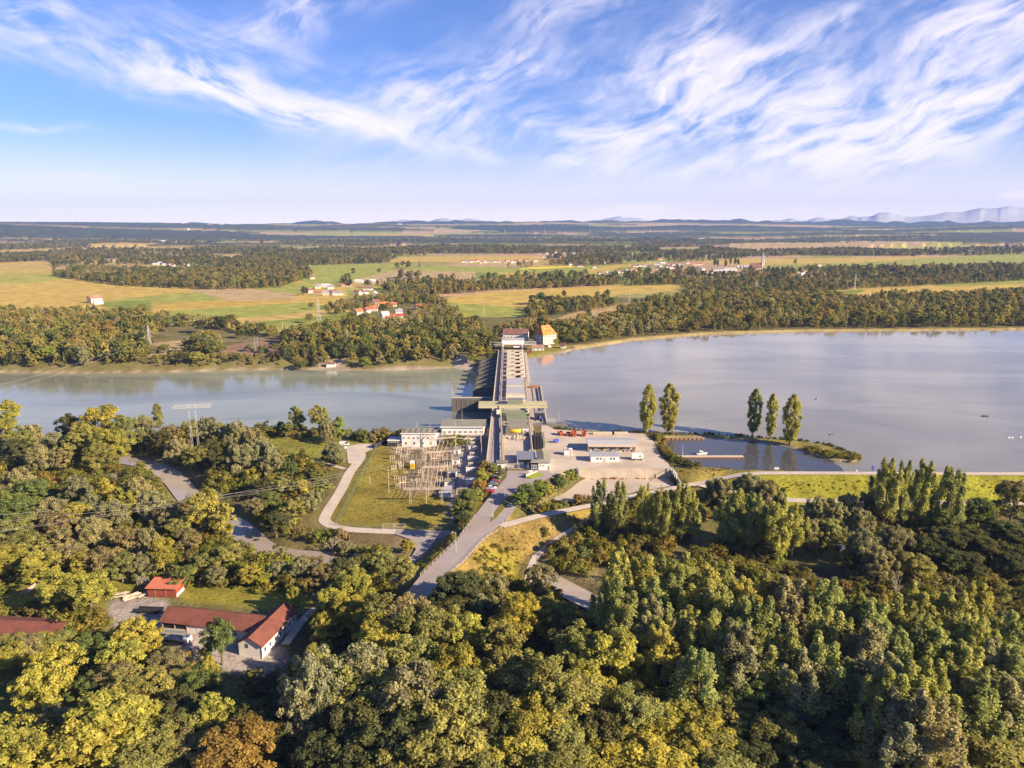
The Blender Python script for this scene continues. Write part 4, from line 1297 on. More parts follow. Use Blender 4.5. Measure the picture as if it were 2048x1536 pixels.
ORD = ['', 'second ', 'third ', 'fourth ', 'fifth ', 'sixth ', 'seventh ', 'eighth ', 'ninth ', 'tenth ', 'eleventh ', 'twelfth ', 'thirteenth ', 'fourteenth ', 'fifteenth ', 'sixteenth ', 'seventeenth ', 'eighteenth ', 'nineteenth ', 'twentieth ']


def tell_apart(things, marks, tail=''):
    """things: [(object, look, u, v)]: names the nearest landmark, the side and the rank from it"""
    slots = {}
    for o, look, u, v in things:
        best = None
        for nm, mu, mv in marks:
            du, dv = u - mu, (v - mv) * 1.6
            d = math.hypot(du, dv)
            if best is None or d < best[0]:
                side = ('right of' if du > 0 else 'left of') if abs(du) > abs(dv) else ('in front of' if dv > 0 else 'behind')
                best = (d, nm, side)
        slots.setdefault((look, best[1], best[2]), []).append((best[0], o))
    for (look, nm, side), ls in slots.items():
        ls.sort(key=lambda q: q[0])
        for i, (_, o) in enumerate(ls):
            w_ = '' if len(ls) == 1 else ('nearest ' if i == 0 else (ORD[i] if i < len(ORD) else 'far ') + 'nearest ')
            o['label'] = f'{look}, {w_}{side} {nm}{tail}'


tell_apart([(o, 'insulator stand with three ribbed columns', *Q(*o.location)) for o in [q for q in S.objects if q.name.startswith('switch_apparatus')]], NEARBY)

# busbars and lines over the switchyard
wi = random.Random(5)
for k, (u0, v0, h0, u1, v1, h1, n) in enumerate([(862, 912, 9, 850, 939, 8.6, 5), (850, 939, 8.6, 846, 966, 7.6, 6), (846, 966, 7.6, 835, 1008, 6.9, 5), (911, 908, 9, 938, 905, 10, 3), (861, 912, 9, 838, 893, 7.4, 3)]):
    a0, a1 = P(u0, v0, SZ), P(u1, v1, SZ)
    mb = MB()
    for q in range(n):
        ox = 1.0 + q * 2.1
        p0, p1 = Vector((a0[0] + ox, a0[1], SZ + h0)), Vector((a1[0] + ox, a1[1], SZ + h1))
        pts = [p0.lerp(p1, t_ / 6) - Vector((0, 0, .9 * 4 * (t_ / 6) * (1 - t_ / 6))) for t_ in range(7)]
        mb.tube(pts, .09, 5, False)
    tag(mb.build('overhead_line', M['pinkpost']), ['slack overhead lines between the rear and the tall portal frames', 'slack overhead lines between the tall and the middle portal frames', 'slack overhead lines reaching the front portal frame', 'overhead lines between the rear portal and the transformer frame', 'overhead lines from the rear portal to the switch building'][k], 'overhead lines', 'lines over the switchyard', 'thing')

cab = empty('cabinet', (*P(825, 936, SZ), SZ), 0, 'yellow cabinet with a white top in the middle of the switchyard', 'cabinet')
MB().cbox(0, 0, 0, 2.1, 2.0, 2.6).build('body', M['yellow'], cab); MB().cbox(0, 0, 2.6, 2.3, 2.2, 1.3).build('hood', M['white_paint'], cab)
MB().box(-.3, .3, -1.05, -1.0, 1.2, 1.8).build('sign', M['black'], cab); MB().cbox(0, 0, -.3, 2.4, 2.3, .35).build('plinth', M['concrete'], cab)
WALLS = [(947, 905, 'rear white fire wall of the transformer row'), (946, 926, 'second white fire wall from the back of the transformer row'), (943, 949, 'third white fire wall of the transformer row, behind the last tank'), (940, 970, 'white end cell at the front of the transformer row')]
for k, (u, v, lb) in enumerate(WALLS):
    x, y = P(u, v, SZ)
    e = empty('fire_wall', (x, y, SZ), 0, lb, 'wall', 'white walls between the transformers')
    w = 5.4 if k < 3 else 4.4
    MB().box(-w / 2, w / 2, -.25, .25, -.3, 3.6 if k < 3 else 2.6).build('panel', M['white'], e)
    MB().box(-w / 2 - .1, w / 2 + .1, -.35, .35, 3.6 if k < 3 else 2.6, 3.75 if k < 3 else 2.75).build('coping', M['white_paint'], e)
    if k == 3: MB().box(-w / 2, w / 2, .25, 4.0, -.3, 2.6).build('body', M['white'], e)
for k, (u, v, lb) in enumerate([(945, 897, 'rear grey transformer between white walls'), (944, 919, 'middle grey transformer between white walls'), (941, 940, 'front grey transformer between white walls')]):
    x, y = P(u, v, SZ)
    e = empty('transformer', (x, y, SZ), 0, lb, 'transformer', 'grey transformers in a row')
    MB().box(-1.6, 1.6, -1.2, 1.2, .3, 2.8).build('tank', M['grey_metal'], e)
    for s_ in (-1, 1):
        mb = MB()
        for q in range(8): mb.box(s_ * 1.7 - .5 * (s_ < 0), s_ * 1.7 + .5 * (s_ > 0), -1.1 + q * .3, -.98 + q * .3, .6, 2.6)
        mb.build('radiator', M['grey_metal'], e)
    for s_ in (-.9, 0, .9):
        MB().tube([(s_, 0, 2.8), (s_, 0, 3.2), (s_, 0, 3.6), (s_, 0, 4.2)], [.2, .25, .18, .1], 8).build('bushing', M['cream'], e)
    MB().tube([(-1.3, .9, 3.4), (1.3, .9, 3.4)], .38, 10).build('conservator', M['galv'], e)
CELLS = [(914, 908, 3.6, 'rear white switch cell left of the switchyard lane'), (911, 929, 3.8, 'second white switch cell left of the switchyard lane'), (905, 953, 4.2, 'third white switch cell, behind the parked blue and white car'), (899, 974, 4.6, 'front white switch cell left of the switchyard lane'),
         (971, 897, 3.6, 'rear white hut with a grey flat roof under the weir wall'), (970, 914, 3.8, 'front white hut with a grey flat roof under the weir wall')]
for u, v, w, lb in CELLS:
    x, y = P(u, v, SZ)
    e = empty('switch_cell', (x, y, SZ), 0, lb, 'hut', 'small white switch huts')
    MB().box(-w / 2, w / 2, 0, 4.2, -.3, 2.7).build('wall', M['white'], e)
    MB().box(-w / 2 - .25, w / 2 + .25, -.25, 4.4, 2.7, 2.95).build('roof', M['flat_roof'], e)
    MB().box(-.5, .5, -.07, -.02, 0.1, 2.0).build('door', M['grey_metal'], e)
x, y = P(891, 994, SZ)
e = empty('cable_container', (x, y, SZ), rad(3), 'grey and white container with a sloping lid at the front of the switchyard lane', 'container')
MB().box(-3.0, 2.6, 0, 3.4, -.2, 1.5).build('body', M['white_paint'], e)
MB().box(-3.1, 2.7, -.1, 3.5, 1.5, 1.65).build('lid', M['grey_roof'], e)
MB().box(-1.0, 2.8, 3.7, 8.4, -.2, 2.2).build('rear_box', M['grey_metal'], e)
MB().box(-1.1, 2.9, 3.6, 8.5, 2.2, 2.35).build('rear_lid', M['grey_roof'], e)
# rails of the transformer lane
strip('switchyard_lane', np.array([[*P(925, 890, SZ), SZ], [*P(928, 940, SZ), SZ], [*P(922, 1000, SZ), SZ], [*P(915, 1040, SZ), SZ]]), 5.5, M['asphalt'], 'dark paved lane through the switchyard', 'road', 0.12)

# --- fences
def fence(name, label, pts, z, h, m, step=3.0, mesh_rows=4, cat='fence', drape=True, pr=.06):
    w = [P(u, v, z) for u, v in pts]
    e = empty(name, (w[0][0], w[0][1], 0), 0, label, cat)
    ox, oy = w[0]
    run = []
    for (x0, y0), (x1, y1) in zip(w[:-1], w[1:]):
        n = max(1, int(math.hypot(x1 - x0, y1 - y0) / step))
        run += [(x0 + (x1 - x0) * i / n, y0 + (y1 - y0) * i / n) for i in range(n)]
    run.append(w[-1])
    zs = [gz(x, y) if drape else z for x, y in run]
    p0 = None
    for (x, y), q in zip(run, zs):
        if p0 is None:
            p0 = MB().bar((0, 0, -.3), (0, 0, h), pr * 2).build('post', M[m], e); p = p0
        else:
            p = p0.copy(); COL.objects.link(p)
        p.location = (x - ox, y - oy, q)
    mb = MB()
    for (a, qa), (b_, qb) in zip(zip(run[:-1], zs[:-1]), zip(run[1:], zs[1:])):
        for k in range(mesh_rows):
            hh = h * (k + 1) / mesh_rows - .03
            mb.bar((a[0] - ox, a[1] - oy, qa + hh), (b_[0] - ox, b_[1] - oy, qb + hh), .05)
    mb.build('rail', M[m], e)
    return e


fence('wire_fence', 'green wire fence along the left side of the switchyard lawn', [(755, 893), (672, 1048)], SZ, 2.0, 'green_fence', 3.2, 4)
fence('wire_fence', 'thin wire fence along the front of the switchyard lawn', [(672, 1050), (762, 1057)], SZ, 1.8, 'green_fence', 3.2, 4)
fence('wire_fence', 'thin wire fence right of the pale lattice gate', [(808, 1058), (885, 1060)], SZ, 1.8, 'green_fence', 3.2, 4)
gx0, gy0 = P(766, 1057, SZ); gx1, gy1 = P(810, 1058, SZ)
e = empty('lattice_gate', ((gx0 + gx1) / 2, gy0, SZ), 0, 'pale double lattice gate in the front fence of the lawn', 'gate')
w = (gx1 - gx0) / 2
for s_ in (-1, 0, 1): MB().bar((s_ * w, 0, -.2), (s_ * w, 0, 2.3), .16).build('post', M['galv'], e)
for s_ in (-1, 1):
    mb = MB()
    for k in range(9): mb.bar((s_ * w * (k + .5) / 9, 0, .2), (s_ * w * (k + .5) / 9, 0, 2.1), .06)
    mb.bar((0, 0, .2), (s_ * w, 0, .2), .08).bar((0, 0, 2.1), (s_ * w, 0, 2.1), .08)
    mb.build('leaf', M['galv'], e)
x, y = P(876, 1056, SZ)
tag(MB().cbox(0, 0, -.2, .35, .25, 2.3).build('marker_post', M['white_paint'], loc=(x, y, SZ)), 'white post at the right end of the front lawn fence', 'post')

# guard rails beside the entrance road
fence('guard_rail', 'pale guard rail along the left edge of the entrance road', [(949, 1032), (917, 1078), (841, 1151)], 0.1, .95, 'pale_wood', 3.0, 2, 'guard rail', False, .09)
fence('guard_rail', 'pale guard rail along the right edge of the entrance road bridge', [(1003, 1057), (966, 1082), (926, 1127), (905, 1145)], 0.1, .95, 'pale_wood', 3.0, 2, 'guard rail', False, .09)
fence('mesh_fence', 'thin dark fence at the near edge of the sunken yard', [(1108, 1003), (1180, 1006), (1262, 988), (1340, 976)], -4.3, 1.5, 'grey_metal', 4, 3, 'fence', True)
fence('mesh_fence', 'railing along the front of the power station court', [(985, 938), (1000, 938)], 0, 2.0, 'grey_metal', 1.2, 3, 'fence', False)


# --- gatehouse and gate
x0, y0 = P(1066, 941, 0.1)
e = empty('gatehouse', (x0 + 2.6, y0, 0.14), 0, 'white gatehouse with a low grey green hipped roof at the right of the gate', 'gatehouse')
MB().box(0, 5.4, 0, 17, 0, 4.0).build('wall', M['white'], e)
MB().add([(-4.0, -.6, 4.0), (6.0, -.6, 4.0), (6.0, 17.6, 4.0), (-.6, 17.6, 4.0), (-.6, 5.0, 4.0), (-4.0, 5.0, 4.0), (2.7, 2.4, 5.0), (2.7, 15, 5.0), (-3.0, 2.4, 4.7)], [(0, 1, 6, 8), (1, 2, 7, 6), (2, 3, 7), (3, 4, 6, 7), (4, 5, 8, 6), (5, 0, 8), (5, 4, 3, 2, 1, 0)]).build('roof', M['flat_roof'], e)
MB().box(-3.6, 0, .3, 4.0, 0, 2.9).build('lodge', M['dark_concrete'], e)
windows(e, [-2.8, -1.7, -.6], .3, 1.0, .8, 1.3, -1)
windows(e, [1.2, 2.6], 0, 2.2, .5, .6, -1)
MB().box(4.6, 5.2, -.1, -.02, 0, 2.1).build('door', M['grey_metal'], e)
e = empty('carport', (*P(1052, 926, 0.1), 0.14), 0, 'dark flat roofed carport between the gate and the gatehouse', 'carport')
MB().box(-4.6, 4.6, -4.0, 9.2, 3.0, 3.3).build('roof', M['grey_metal'], e)
for sx in (-4.2, 4.2):
    for yy in (-3.5, 2.5, 8.8): MB().cbox(sx, yy, 0, .22, .22, 3.0).build('post', M['white_paint'], e)
MB().box(-4.3, 4.3, 8.9, 9.1, 0, 3).build('back_wall', M['white'], e)
MB().box(-4.3, -1.2, -3.9, -3.6, 0, 1.3).build('counter', M['white_paint'], e)
e = empty('gate_hut', (*P(1004, 938, 0.1), 0.14), 0, 'small grey roofed hut at the left end of the power station gate', 'hut')
MB().box(-2.4, 2.4, 0, 3.8, 0, 2.9).build('wall', M['white'], e); MB().box(-2.8, 2.8, -.4, 4.2, 2.9, 3.15).build('roof', M['flat_roof'], e); windows(e, [0.9], 0, 1.2, .8, .9)
e = empty('sliding_gate', (*P(1024, 938, 0.1), 0.14), 0, 'dark barred sliding gate across the court entrance', 'gate')
mb = MB()
for k in range(20): mb.bar((-3 + k * .32, 0, .1), (-3 + k * .32, 0, 2.2), .08)
mb.bar((-3.1, 0, .2), (3.2, 0, .2), .12).bar((-3.1, 0, 2.2), (3.2, 0, 2.2), .12)
mb.build('leaf', M['grey_metal'], e); MB().cbox(3.3, 0, 0, .3, .3, 2.6).build('post', M['pale_concrete'], e)
e = empty('retaining_wing', (*P(1062, 953, 0.1), 0.1), rad(47), 'slanting white ramp wall with a grass wedge below the gatehouse', 'wall')
MB().box(-3.6, 4.4, -.25, .25, 0, 1.9).build('panel', M['pale_concrete'], e)
MB().add([(-3.5, -.3, .05), (5.0, -.3, .05), (5.0, -3.6, .05), (-2, -2.5, .05), (-3.5, -.3, 1.0), (5.0, -.3, 1.3)], [(0, 1, 5, 4), (4, 5, 2, 3), (1, 2, 5), (0, 4, 3)]).build('grass_wedge', mat('wedge_grass', (0.16, .19, .03), .95, .1, var=.3, scale=1), e)
e = empty('notice_board', (*P(1056, 950, 0.1), 0.1), 0, 'white information board on a post before the gatehouse', 'sign')
MB().bar((0, 0, 0), (0, 0, 6), .14).build('post', M['galv'], e); MB().box(.4, 2.2, -.05, .05, .8, 2.4).build('panel', M['white_paint'], e); MB().box(.4, .5, -.06, .06, 0, .8).build('leg', M['galv'], e)


def lamp(u, v, h, label, z=.1):
    x, y = P(u, v, z)
    e = empty('street_lamp', (x, y, z), 0, label, 'street lamp', 'street lamps by the entrance road')
    MB().tube([(0, 0, 0), (0, 0, h)], [.12, .07], 8).build('pole', M['galv'], e)
    MB().bar((0, 0, h), (-1.1, 0, h + .2), .1).build('arm', M['galv'], e)
    MB().box(-1.5, -.9, -.12, .12, h + .14, h + .26).build('head', M['white_paint'], e)


lamp(986, 1036, 7.5, 'thin street lamp at the tip of the grassy island')
lamp(912, 1104, 7.5, 'thin street lamp on the left verge of the entrance road')
lamp(1010, 1003, 6, 'thin street lamp halfway along the grassy island')
def road_sign(u, v, h, label, z=.1, w=.7, hh=.7, m='white_paint'):
    x, y = P(u, v, z); z = gz(x, y) if z is None else z
    e = empty('road_sign', (x, y, z), rad(-10), label, 'sign')
    MB().bar((0, 0, -.3), (0, 0, h), .1).build('post', M['galv'], e)
    MB().box(-w / 2, w / 2, -.07, -.03, h - hh, h).build('panel', M[m], e)


road_sign(985, 1040, 2.6, 'small white road sign at the foot of the island lamp')
road_sign(1010, 1047, 1.6, 'blue bollard sign at the start of the gravel dyke path', m='blue', w=.4)
road_sign(863, 1192, 1.8, 'small pale sign beside the lower end of the entrance road')
road_sign(1068, 1133, 4.5, 'tall blue and white board on posts beside the field track', z=-6.9, w=1.6, hh=3.5, m='white')
road_sign(1553, 943, 2.2, 'white board on the dyke bank facing the harbour basin', z=0, w=2.2, hh=1.2)
road_sign(1713, 947, 1.8, 'small pale board at the right end of the dyke path', z=0, w=1.0, hh=.8)
e = empty('black_board', (*P(1745, 943, -0.6), -.6), 0, 'dark narrow box on a stake in the shallow water by the dyke', 'marker')
MB().bar((0, 0, -2), (0, 0, 1.2), .15).build('stake', M['black'], e); MB().cbox(0, 0, .6, .9, .5, 2.2).build('box', M['blue'], e)

# --- works yard
YZ = 0.14
x0, y0 = P(1176, 903, YZ); x1, _ = P(1270, 903, YZ)
L = x1 - x0
e = empty('storage_shed', ((x0 + x1) / 2, y0, YZ), rad(-1), 'long open fronted storage shed with a grey sheet roof in the yard', 'shed')
MB().box(-L / 2, L / 2, 9.2, 9.5, 0, 4.4).box(-L / 2, -L / 2 + .3, 0, 9.2, 0, 4.2).box(L / 2 - .3, L / 2, 0, 9.2, 0, 4.2).build('wall', M['pale_concrete'], e)
MB().add([(-L / 2 - .5, -1.2, 4.35), (L / 2 + .5, -1.2, 4.35), (L / 2 + .5, 3, 5.3), (-L / 2 - .5, 3, 5.3), (L / 2 + .5, 10, 4.5), (-L / 2 - .5, 10, 4.5), (-L / 2 - .5, -1.2, 4.1), (L / 2 + .5, -1.2, 4.1), (L / 2 + .5, 10, 4.3), (-L / 2 - .5, 10, 4.3)],
         [(0, 1, 2, 3), (3, 2, 4, 5), (0, 6, 7, 1), (5, 4, 8, 9), (6, 9, 8, 7), (1, 7, 8, 4, 2), (0, 3, 5, 9, 6)]).build('roof', M['grey_roof'], e)
MB().box(-L / 2, L / 2, -1.3, -1.22, 2.9, 4.2).build('fascia', M['pale_wood'], e)
for k in range(6): MB().cbox(-L / 2 + .2 + k * (L - .4) / 5, -1.0, 0, .3, .3, 4.2).build('post', M['wood'], e)
MB().box(-L / 2 + .4, L / 2 - .4, .2, 3.2, .9, 1.05).box(-L / 2 + .4, L / 2 - .4, .2, 3.2, 2.0, 2.15).build('shelf', M['pale_wood'], e)
r_ = random.Random(11)
cols = [(0.62, .55, .47), (.45, .3, .2), (.15, .16, .2), (.6, .5, .35), (.3, .3, .32), (.7, .68, .66), (.2, .12, .08), (.35, .4, .5)]
n_st = 0
for lev, zz in ((0, 0.02), (1, 1.06), (2, 2.16)):
    xx = -L / 2 + .8
    while xx < L / 2 - 1.6:
        w = r_.uniform(.8, 2.4); h = r_.uniform(.4, .85)
        o = MB().box(0, w, .4 - .3 * (lev == 0), 2.6, 0, h).build('stored_bundle', M['item'], loc=(e.location.x + xx, e.location.y - (.6 if lev == 0 else 0), YZ + zz + .01))
        o.color = (*cols[r_.randrange(8)], 1)
        tag(o, 'bundle of stored timber or parts on the racks of the long open shed', 'bundle', 'bundles stored in the open shed')
        xx += w + r_.uniform(.1, .9); n_st += 1
tell_apart([(o, 'stored bundle on the racks', *Q(*o.location)) for o in [q for q in S.objects if q.name.startswith('stored_bundle')]], [('the left end of the shed', 1176, 895), ('the shed middle', 1222, 895), ('the right end of the shed', 1270, 895)])
e = empty('office_container', (*P(1210, 924, YZ), YZ), 0, 'white site office with a pale flat roof and paired windows', 'site office')
L = 57 / PX(1210, 924)
MB().box(-L / 2, L / 2, 0, 6, 0, 3.1).build('wall', M['white_paint'], e)
MB().box(-L / 2 - .3, L / 2 + .3, -.3, 6.3, 3.1, 3.35).build('roof', M['grey_roof'], e)
mb = MB()
for k in range(12): mb.box(-L / 2 + k * L / 12, -L / 2 + k * L / 12 + .08, -.3, 6.3, 3.35, 3.42)
mb.build('roof_seam', M['galv'], e)
windows(e, [-3.7, -2.1, 3.0, 4.5], 0, 1.2, .8, 1.1)
MB().box(-.9, .5, -.08, -.02, .05, 2.1).build('door', M['pale_concrete'], e)
e = empty('caravan', (*P(1275, 921, YZ), YZ), 0, 'white box trailer on wheels right of the site office', 'trailer')
MB().box(-2.9, 2.9, 0, 2.6, .7, 3.2).build('body', M['white_paint'], e)
MB().box(-2.95, 2.95, -.05, 2.65, 3.2, 3.3).build('roof', M['white'], e)
for sx in (-1.8, 1.8): MB().tube([(sx, -.05, .45), (sx, .3, .45)], .45, 12).build('wheel', M['rubber'], e)
MB().box(-2.85, 2.85, -.1, -.02, 1.1, 1.25).build('stripe', M['grey_metal'], e)
MB().bar((2.9, 1.3, .7), (4.4, 1.3, .6), .14).build('drawbar', M['grey_metal'], e); MB().box(.8, 1.7, -.06, -.02, 1.9, 2.6).build('window', M['glass'], e)
e = empty('tool_container', (*P(1133, 911, YZ), YZ), rad(4), 'small white container standing beside a pale cabinet in the yard', 'container')
MB().box(-1.2, 1.2, 0, 3.2, .1, 2.5).build('body', M['white_paint'], e); MB().box(-1.25, 1.25, -.05, 3.25, 2.5, 2.6).build('roof', M['grey_roof'], e); MB().box(-.9, .9, -.06, -.01, .2, 2.3).build('door', M['white'], e)
e = empty('tall_cabinet', (*P(1140, 910, YZ), YZ), rad(-12), 'tall pale cabinet right of the small white container', 'cabinet')
MB().box(-.8, .8, 0, 2.4, 0, 2.9).build('body', M['pale_concrete'], e); MB().box(-.85, .85, -.05, 2.45, 2.9, 3.0).build('lid', M['white'], e)
e = empty('compressor', (*P(1112, 885, YZ), YZ), rad(20), 'small blue compressor on wheels in the yard', 'machine')
MB().box(-1.3, 1.3, -.8, .8, .5, 1.7).build('hood', M['blue'], e)
for sy in (-.85, .7): MB().tube([(0, sy, .4), (0, sy + .15, .4)], .4, 12).build('wheel', M['rubber'], e)
MB().bar((-1.3, 0, .6), (-2.6, 0, .4), .1).build('drawbar', M['grey_metal'], e); MB().tube([(.6, 0, 1.7), (.6, 0, 2.1)], .1, 8).build('exhaust', M['black'], e)
for k, (u, v, w, h, lb, rz) in enumerate([(1121, 870, 2.4, 2.0, 'small orange red skip leaning by the bushes', 20), (1137, 871, 2.6, 1.6, 'low red skip in the shade of the bushes', 0), (1148, 872, 2.6, 2.9, 'tall orange red skip, left of the two tall ones', 4), (1168, 872, 2.6, 2.8, 'tall orange red skip nearest the storage shed', -6)]):
    e = empty('skip', (*P(u, v, YZ), YZ), rad(rz), lb, 'skip', 'red skips by the reservoir bank')
    mb = MB()
    a, b_ = w / 2, w / 2 * .8
    mb.add([(-b_, -1.2, .15), (b_, -1.2, .15), (b_, 1.8, .15), (-b_, 1.8, .15), (-a, -1.6, h), (a, -1.6, h), (a, 2.2, h), (-a, 2.2, h), (-a + .15, -1.45, h), (a - .15, -1.45, h), (a - .15, 2.05, h), (-a + .15, 2.05, h), (-b_ + .1, -1.0, .4), (b_ - .1, -1.0, .4), (b_ - .1, 1.6, .4), (-b_ + .1, 1.6, .4)],
           [(0, 3, 2, 1), (0, 1, 5, 4), (1, 2, 6, 5), (2, 3, 7, 6), (3, 0, 4, 7), (4, 5, 9, 8), (5, 6, 10, 9), (6, 7, 11, 10), (7, 4, 8, 11), (8, 9, 13, 12), (9, 10, 14, 13), (10, 11, 15, 14), (11, 8, 12, 15), (12, 13, 14, 15)])
    mb.build('body', M['skip_red'], e)
    mb = MB()
    for q in (-.6, .6): mb.box(q - .08, q + .08, -1.72, -1.5, .3, h)
    mb.build('rib', M['skip_red'], e)
    MB().box(-a - .05, a + .05, -1.7, -1.5, h, h + .12).build('rim', M['rust'], e)
for k, (u, w, lb) in enumerate([(1207, 6, 'left stack of pale boards behind the storage shed'), (1240, 4.5, 'right stack of pale boards behind the storage shed')]):
    e = empty('timber_stack', (*P(u, 868.5, YZ), YZ), 0, lb, 'timber stack', 'board stacks behind the shed')
    for q in range(5): MB().box(-w, w, -.8 + q * .02, .8, q * .24 + .1, q * .24 + .32).build('board', M['pale_wood'], e)

# --- long retaining wall
xa, ya = P(1156, 938.6, 0); xb, _ = P(1343, 938.6, 0)
e = empty('retaining_wall', ((xa + xb) / 2, ya, 0), 0, 'long pale concrete retaining wall between the works yard and the sunken yard', 'wall')
W_ = (xb - xa) / 2
n = 7
for k in range(n):
    a, b_ = -W_ + 2 * W_ * k / n + .03, -W_ + 2 * W_ * (k + 1) / n - .03
    MB().box(a, b_, -.5, .15 - .02 * (k % 2), -5.2, .35).build('panel', M['pale_concrete'], e)
MB().box(-W_ - .2, W_ + .2, -.6, .3, .35, .62).build('coping', M['pale_concrete'], e)
MB().box(-W_ - 1.0, -W_ - .1, -5, .3, -5.2, .7).build('end_wall', M['dark_concrete'], e)
mb = MB(); mb.prism([(-.35, 0), (.35, 0), (.35, .1), (-.35, .1)], 0, .1)
ew = MB()
ew.add([(W_ + .1, .2, -5.2), (W_ + .7, .2, -5.2), (W_ + 2.0, -13, -5.2), (W_ + 1.4, -13, -5.2), (W_ + .1, .2, .7), (W_ + .7, .2, .7), (W_ + 2.0, -13, -2.2), (W_ + 1.4, -13, -2.2)], [(0, 3, 2, 1), (4, 5, 6, 7), (0, 1, 5, 4), (1, 2, 6, 5), (2, 3, 7, 6), (3, 0, 4, 7)])
ew.build('wing_wall', M['concrete'], e)
r_ = random.Random(4)
RUB = []
for q in range(17):
    mb = MB()
    x = r_.uniform(-W_ * .7, W_ * .75); s_ = r_.uniform(.4, 1.1)
    mb.add([(x + r_.uniform(-s_, s_) * 1.3, -1.6 + r_.uniform(-s_, s_), -4.36 + max(0, d) * s_ * r_.uniform(.5, .9)) for d in (-1, -1, -1, 1, 1, 1)], [(0, 1, 2), (3, 4, 5), (0, 1, 4, 3), (1, 2, 5, 4), (2, 0, 3, 5)])
    o = mb.build('rubble_piece', M['rust'], loc=tuple(e.location))
    tag(o, None, 'rubble', 'rubble along the retaining wall'); RUB.append((o, 'brown lump of rubble', *Q(o.location.x + x, o.location.y - 1.6, -4.3)))
tell_apart(RUB, [('the left end of the concrete wall', 1156, 962), ('the middle of the concrete wall', 1250, 962), ('the right end of the concrete wall', 1340, 962)])
e = empty('wall_gate', (*P(1347, 945, 0), 0), rad(-85), 'white barrier posts and pipe at the right end of the concrete wall', 'gate')
for q in range(4): MB().cbox(q * 2.6 - 3, 0, -1.5, .3, .3, 3.2).build('post', M['white_paint'], e)
MB().bar((-3, 0, 1.4), (5, 0, 1.2), .14).build('bar', M['galv'], e)

# --- harbour basin: jetty, quay edge, boat
x0, y0 = P(1350, 917, RES_Z); x1, _ = P(1488, 917, RES_Z)
L = x1 - x0
e = empty('jetty', ((x0 + x1) / 2, y0, RES_Z), 0, 'long wooden jetty reaching into the dark harbour basin', 'jetty')
pl0 = None
for k in range(46):
    o = MB().box(-L / 92 + .02, L / 92 - .02, 0, 2.5, .72 , .86).build('plank', M['pale_wood'], e) if pl0 is None else pl0.copy()
    if pl0 is None: pl0 = o
    else: COL.objects.link(o)
    o.location = (-L / 2 + (k + .5) * L / 46, 0, .02 * (k % 3))
for k in range(15): MB().cbox(-L / 2 + .4 + k * (L - .8) / 14, -.08, -2.5, .4, .3, 3.4).build('pile', M['wood'], e)
MB().box(-L / 2, L / 2, -.25, -.05, .25, .7).build('fender', M['rust'], e)
x0, y0 = P(1326, 880, RES_Z); x1, _ = P(1405, 880, RES_Z)
L = x1 - x0
e = empty('quay_edge', ((x0 + x1) / 2, y0, RES_Z), 0, 'wooden quay edge at the back of the harbour basin', 'quay')
MB().box(-L / 2, L / 2, 0, .4, -2, 1.1).build('boarding', M['rust'], e)
for k in range(10): MB().cbox(-L / 2 + .3 + k * (L - .6) / 9, -.15, -2.5, .4, .3, 3.9).build('pile', M['wood'], e)
e = empty('boat', (*P(1402, 909, RES_Z), RES_Z), rad(8), 'small white cabin boat moored behind the jetty', 'boat')
MB().add([(-2.4, -.8, .1), (2.0, -.8, .1), (3.1, 0, .2), (2.0, .8, .1), (-2.4, .8, .1), (-2.6, -1.0, .8), (2.1, -1.0, .85), (3.6, 0, 1.0), (2.1, 1.0, .85), (-2.6, 1.0, .8)], [(0, 4, 3, 2, 1), (0, 1, 6, 5), (1, 2, 7, 6), (2, 3, 8, 7), (3, 4, 9, 8), (4, 0, 5, 9), (5, 6, 7, 8, 9)]).build('hull', M['white_paint'], e)
MB().add([(-1.2, -.8, .85), (1.3, -.8, .85), (1.3, .8, .85), (-1.2, .8, .85), (-1.0, -.7, 2.0), (.6, -.7, 2.0), (.6, .7, 2.0), (-1.0, .7, 2.0)], [(0, 1, 5, 4), (1, 2, 6, 5), (2, 3, 7, 6), (3, 0, 4, 7), (4, 5, 6, 7)]).build('cabin', M['white_paint'], e)
MB().box(-.9, .5, -.83, -.78, 1.2, 1.8).build('window', M['glass'], e)
pole(1365, 912, 5, 'pale curved lamp post at the root of the jetty', .12, RES_Z + .6, None, 'galv')
e = empty('buoy', (*P(1633, 799, RES_Z), RES_Z), 0, 'small dark buoy alone on the wide reservoir', 'buoy')
MB().tube([(0, 0, -.4), (0, 0, .5), (0, 0, .9)], [.9, .8, .2], 10).build('float', M['trackgreen'], e); MB().bar((0, 0, .8), (0, 0, 2.2), .12).build('staff', M['trackgreen'], e)
e = empty('buoy', (*P(1970, 833, RES_Z), RES_Z), 0, 'dark low raft on the reservoir near the right edge', 'raft')
MB().box(-1.8, 1.8, -.7, .7, -.2, .5).build('float', M['black'], e); MB().bar((-.6, 0, .5), (-1.0, 0, 1.6), .15).build('staff', M['black'], e)
for k, (u, v) in enumerate([(2018, 876), (2024, 876), (2041, 875)]):
    x, y = P(u, v, RES_Z)
    o = MB().add([(-.7, 0, 0), (-.2, -.35, .05), (.6, 0, .1), (-.2, .35, .05), (-.5, 0, .5), (.2, 0, .45), (.75, 0, .3), (.55, -.05, .9), (.7, .05, .95), (.95, 0, .85)], [(0, 1, 4), (1, 2, 5, 4), (2, 3, 4, 5), (3, 0, 4), (2, 6, 5), (5, 7, 8), (5, 6, 7), (7, 8, 9)]).build('swan', M['white_paint'], loc=(x, y, RES_Z))
    tag(o, ['white swan on the reservoir, left of the pair', 'white swan on the reservoir, right of the pair', 'lone white swan at the right edge of the reservoir'][k], 'swan', 'swans on the reservoir')

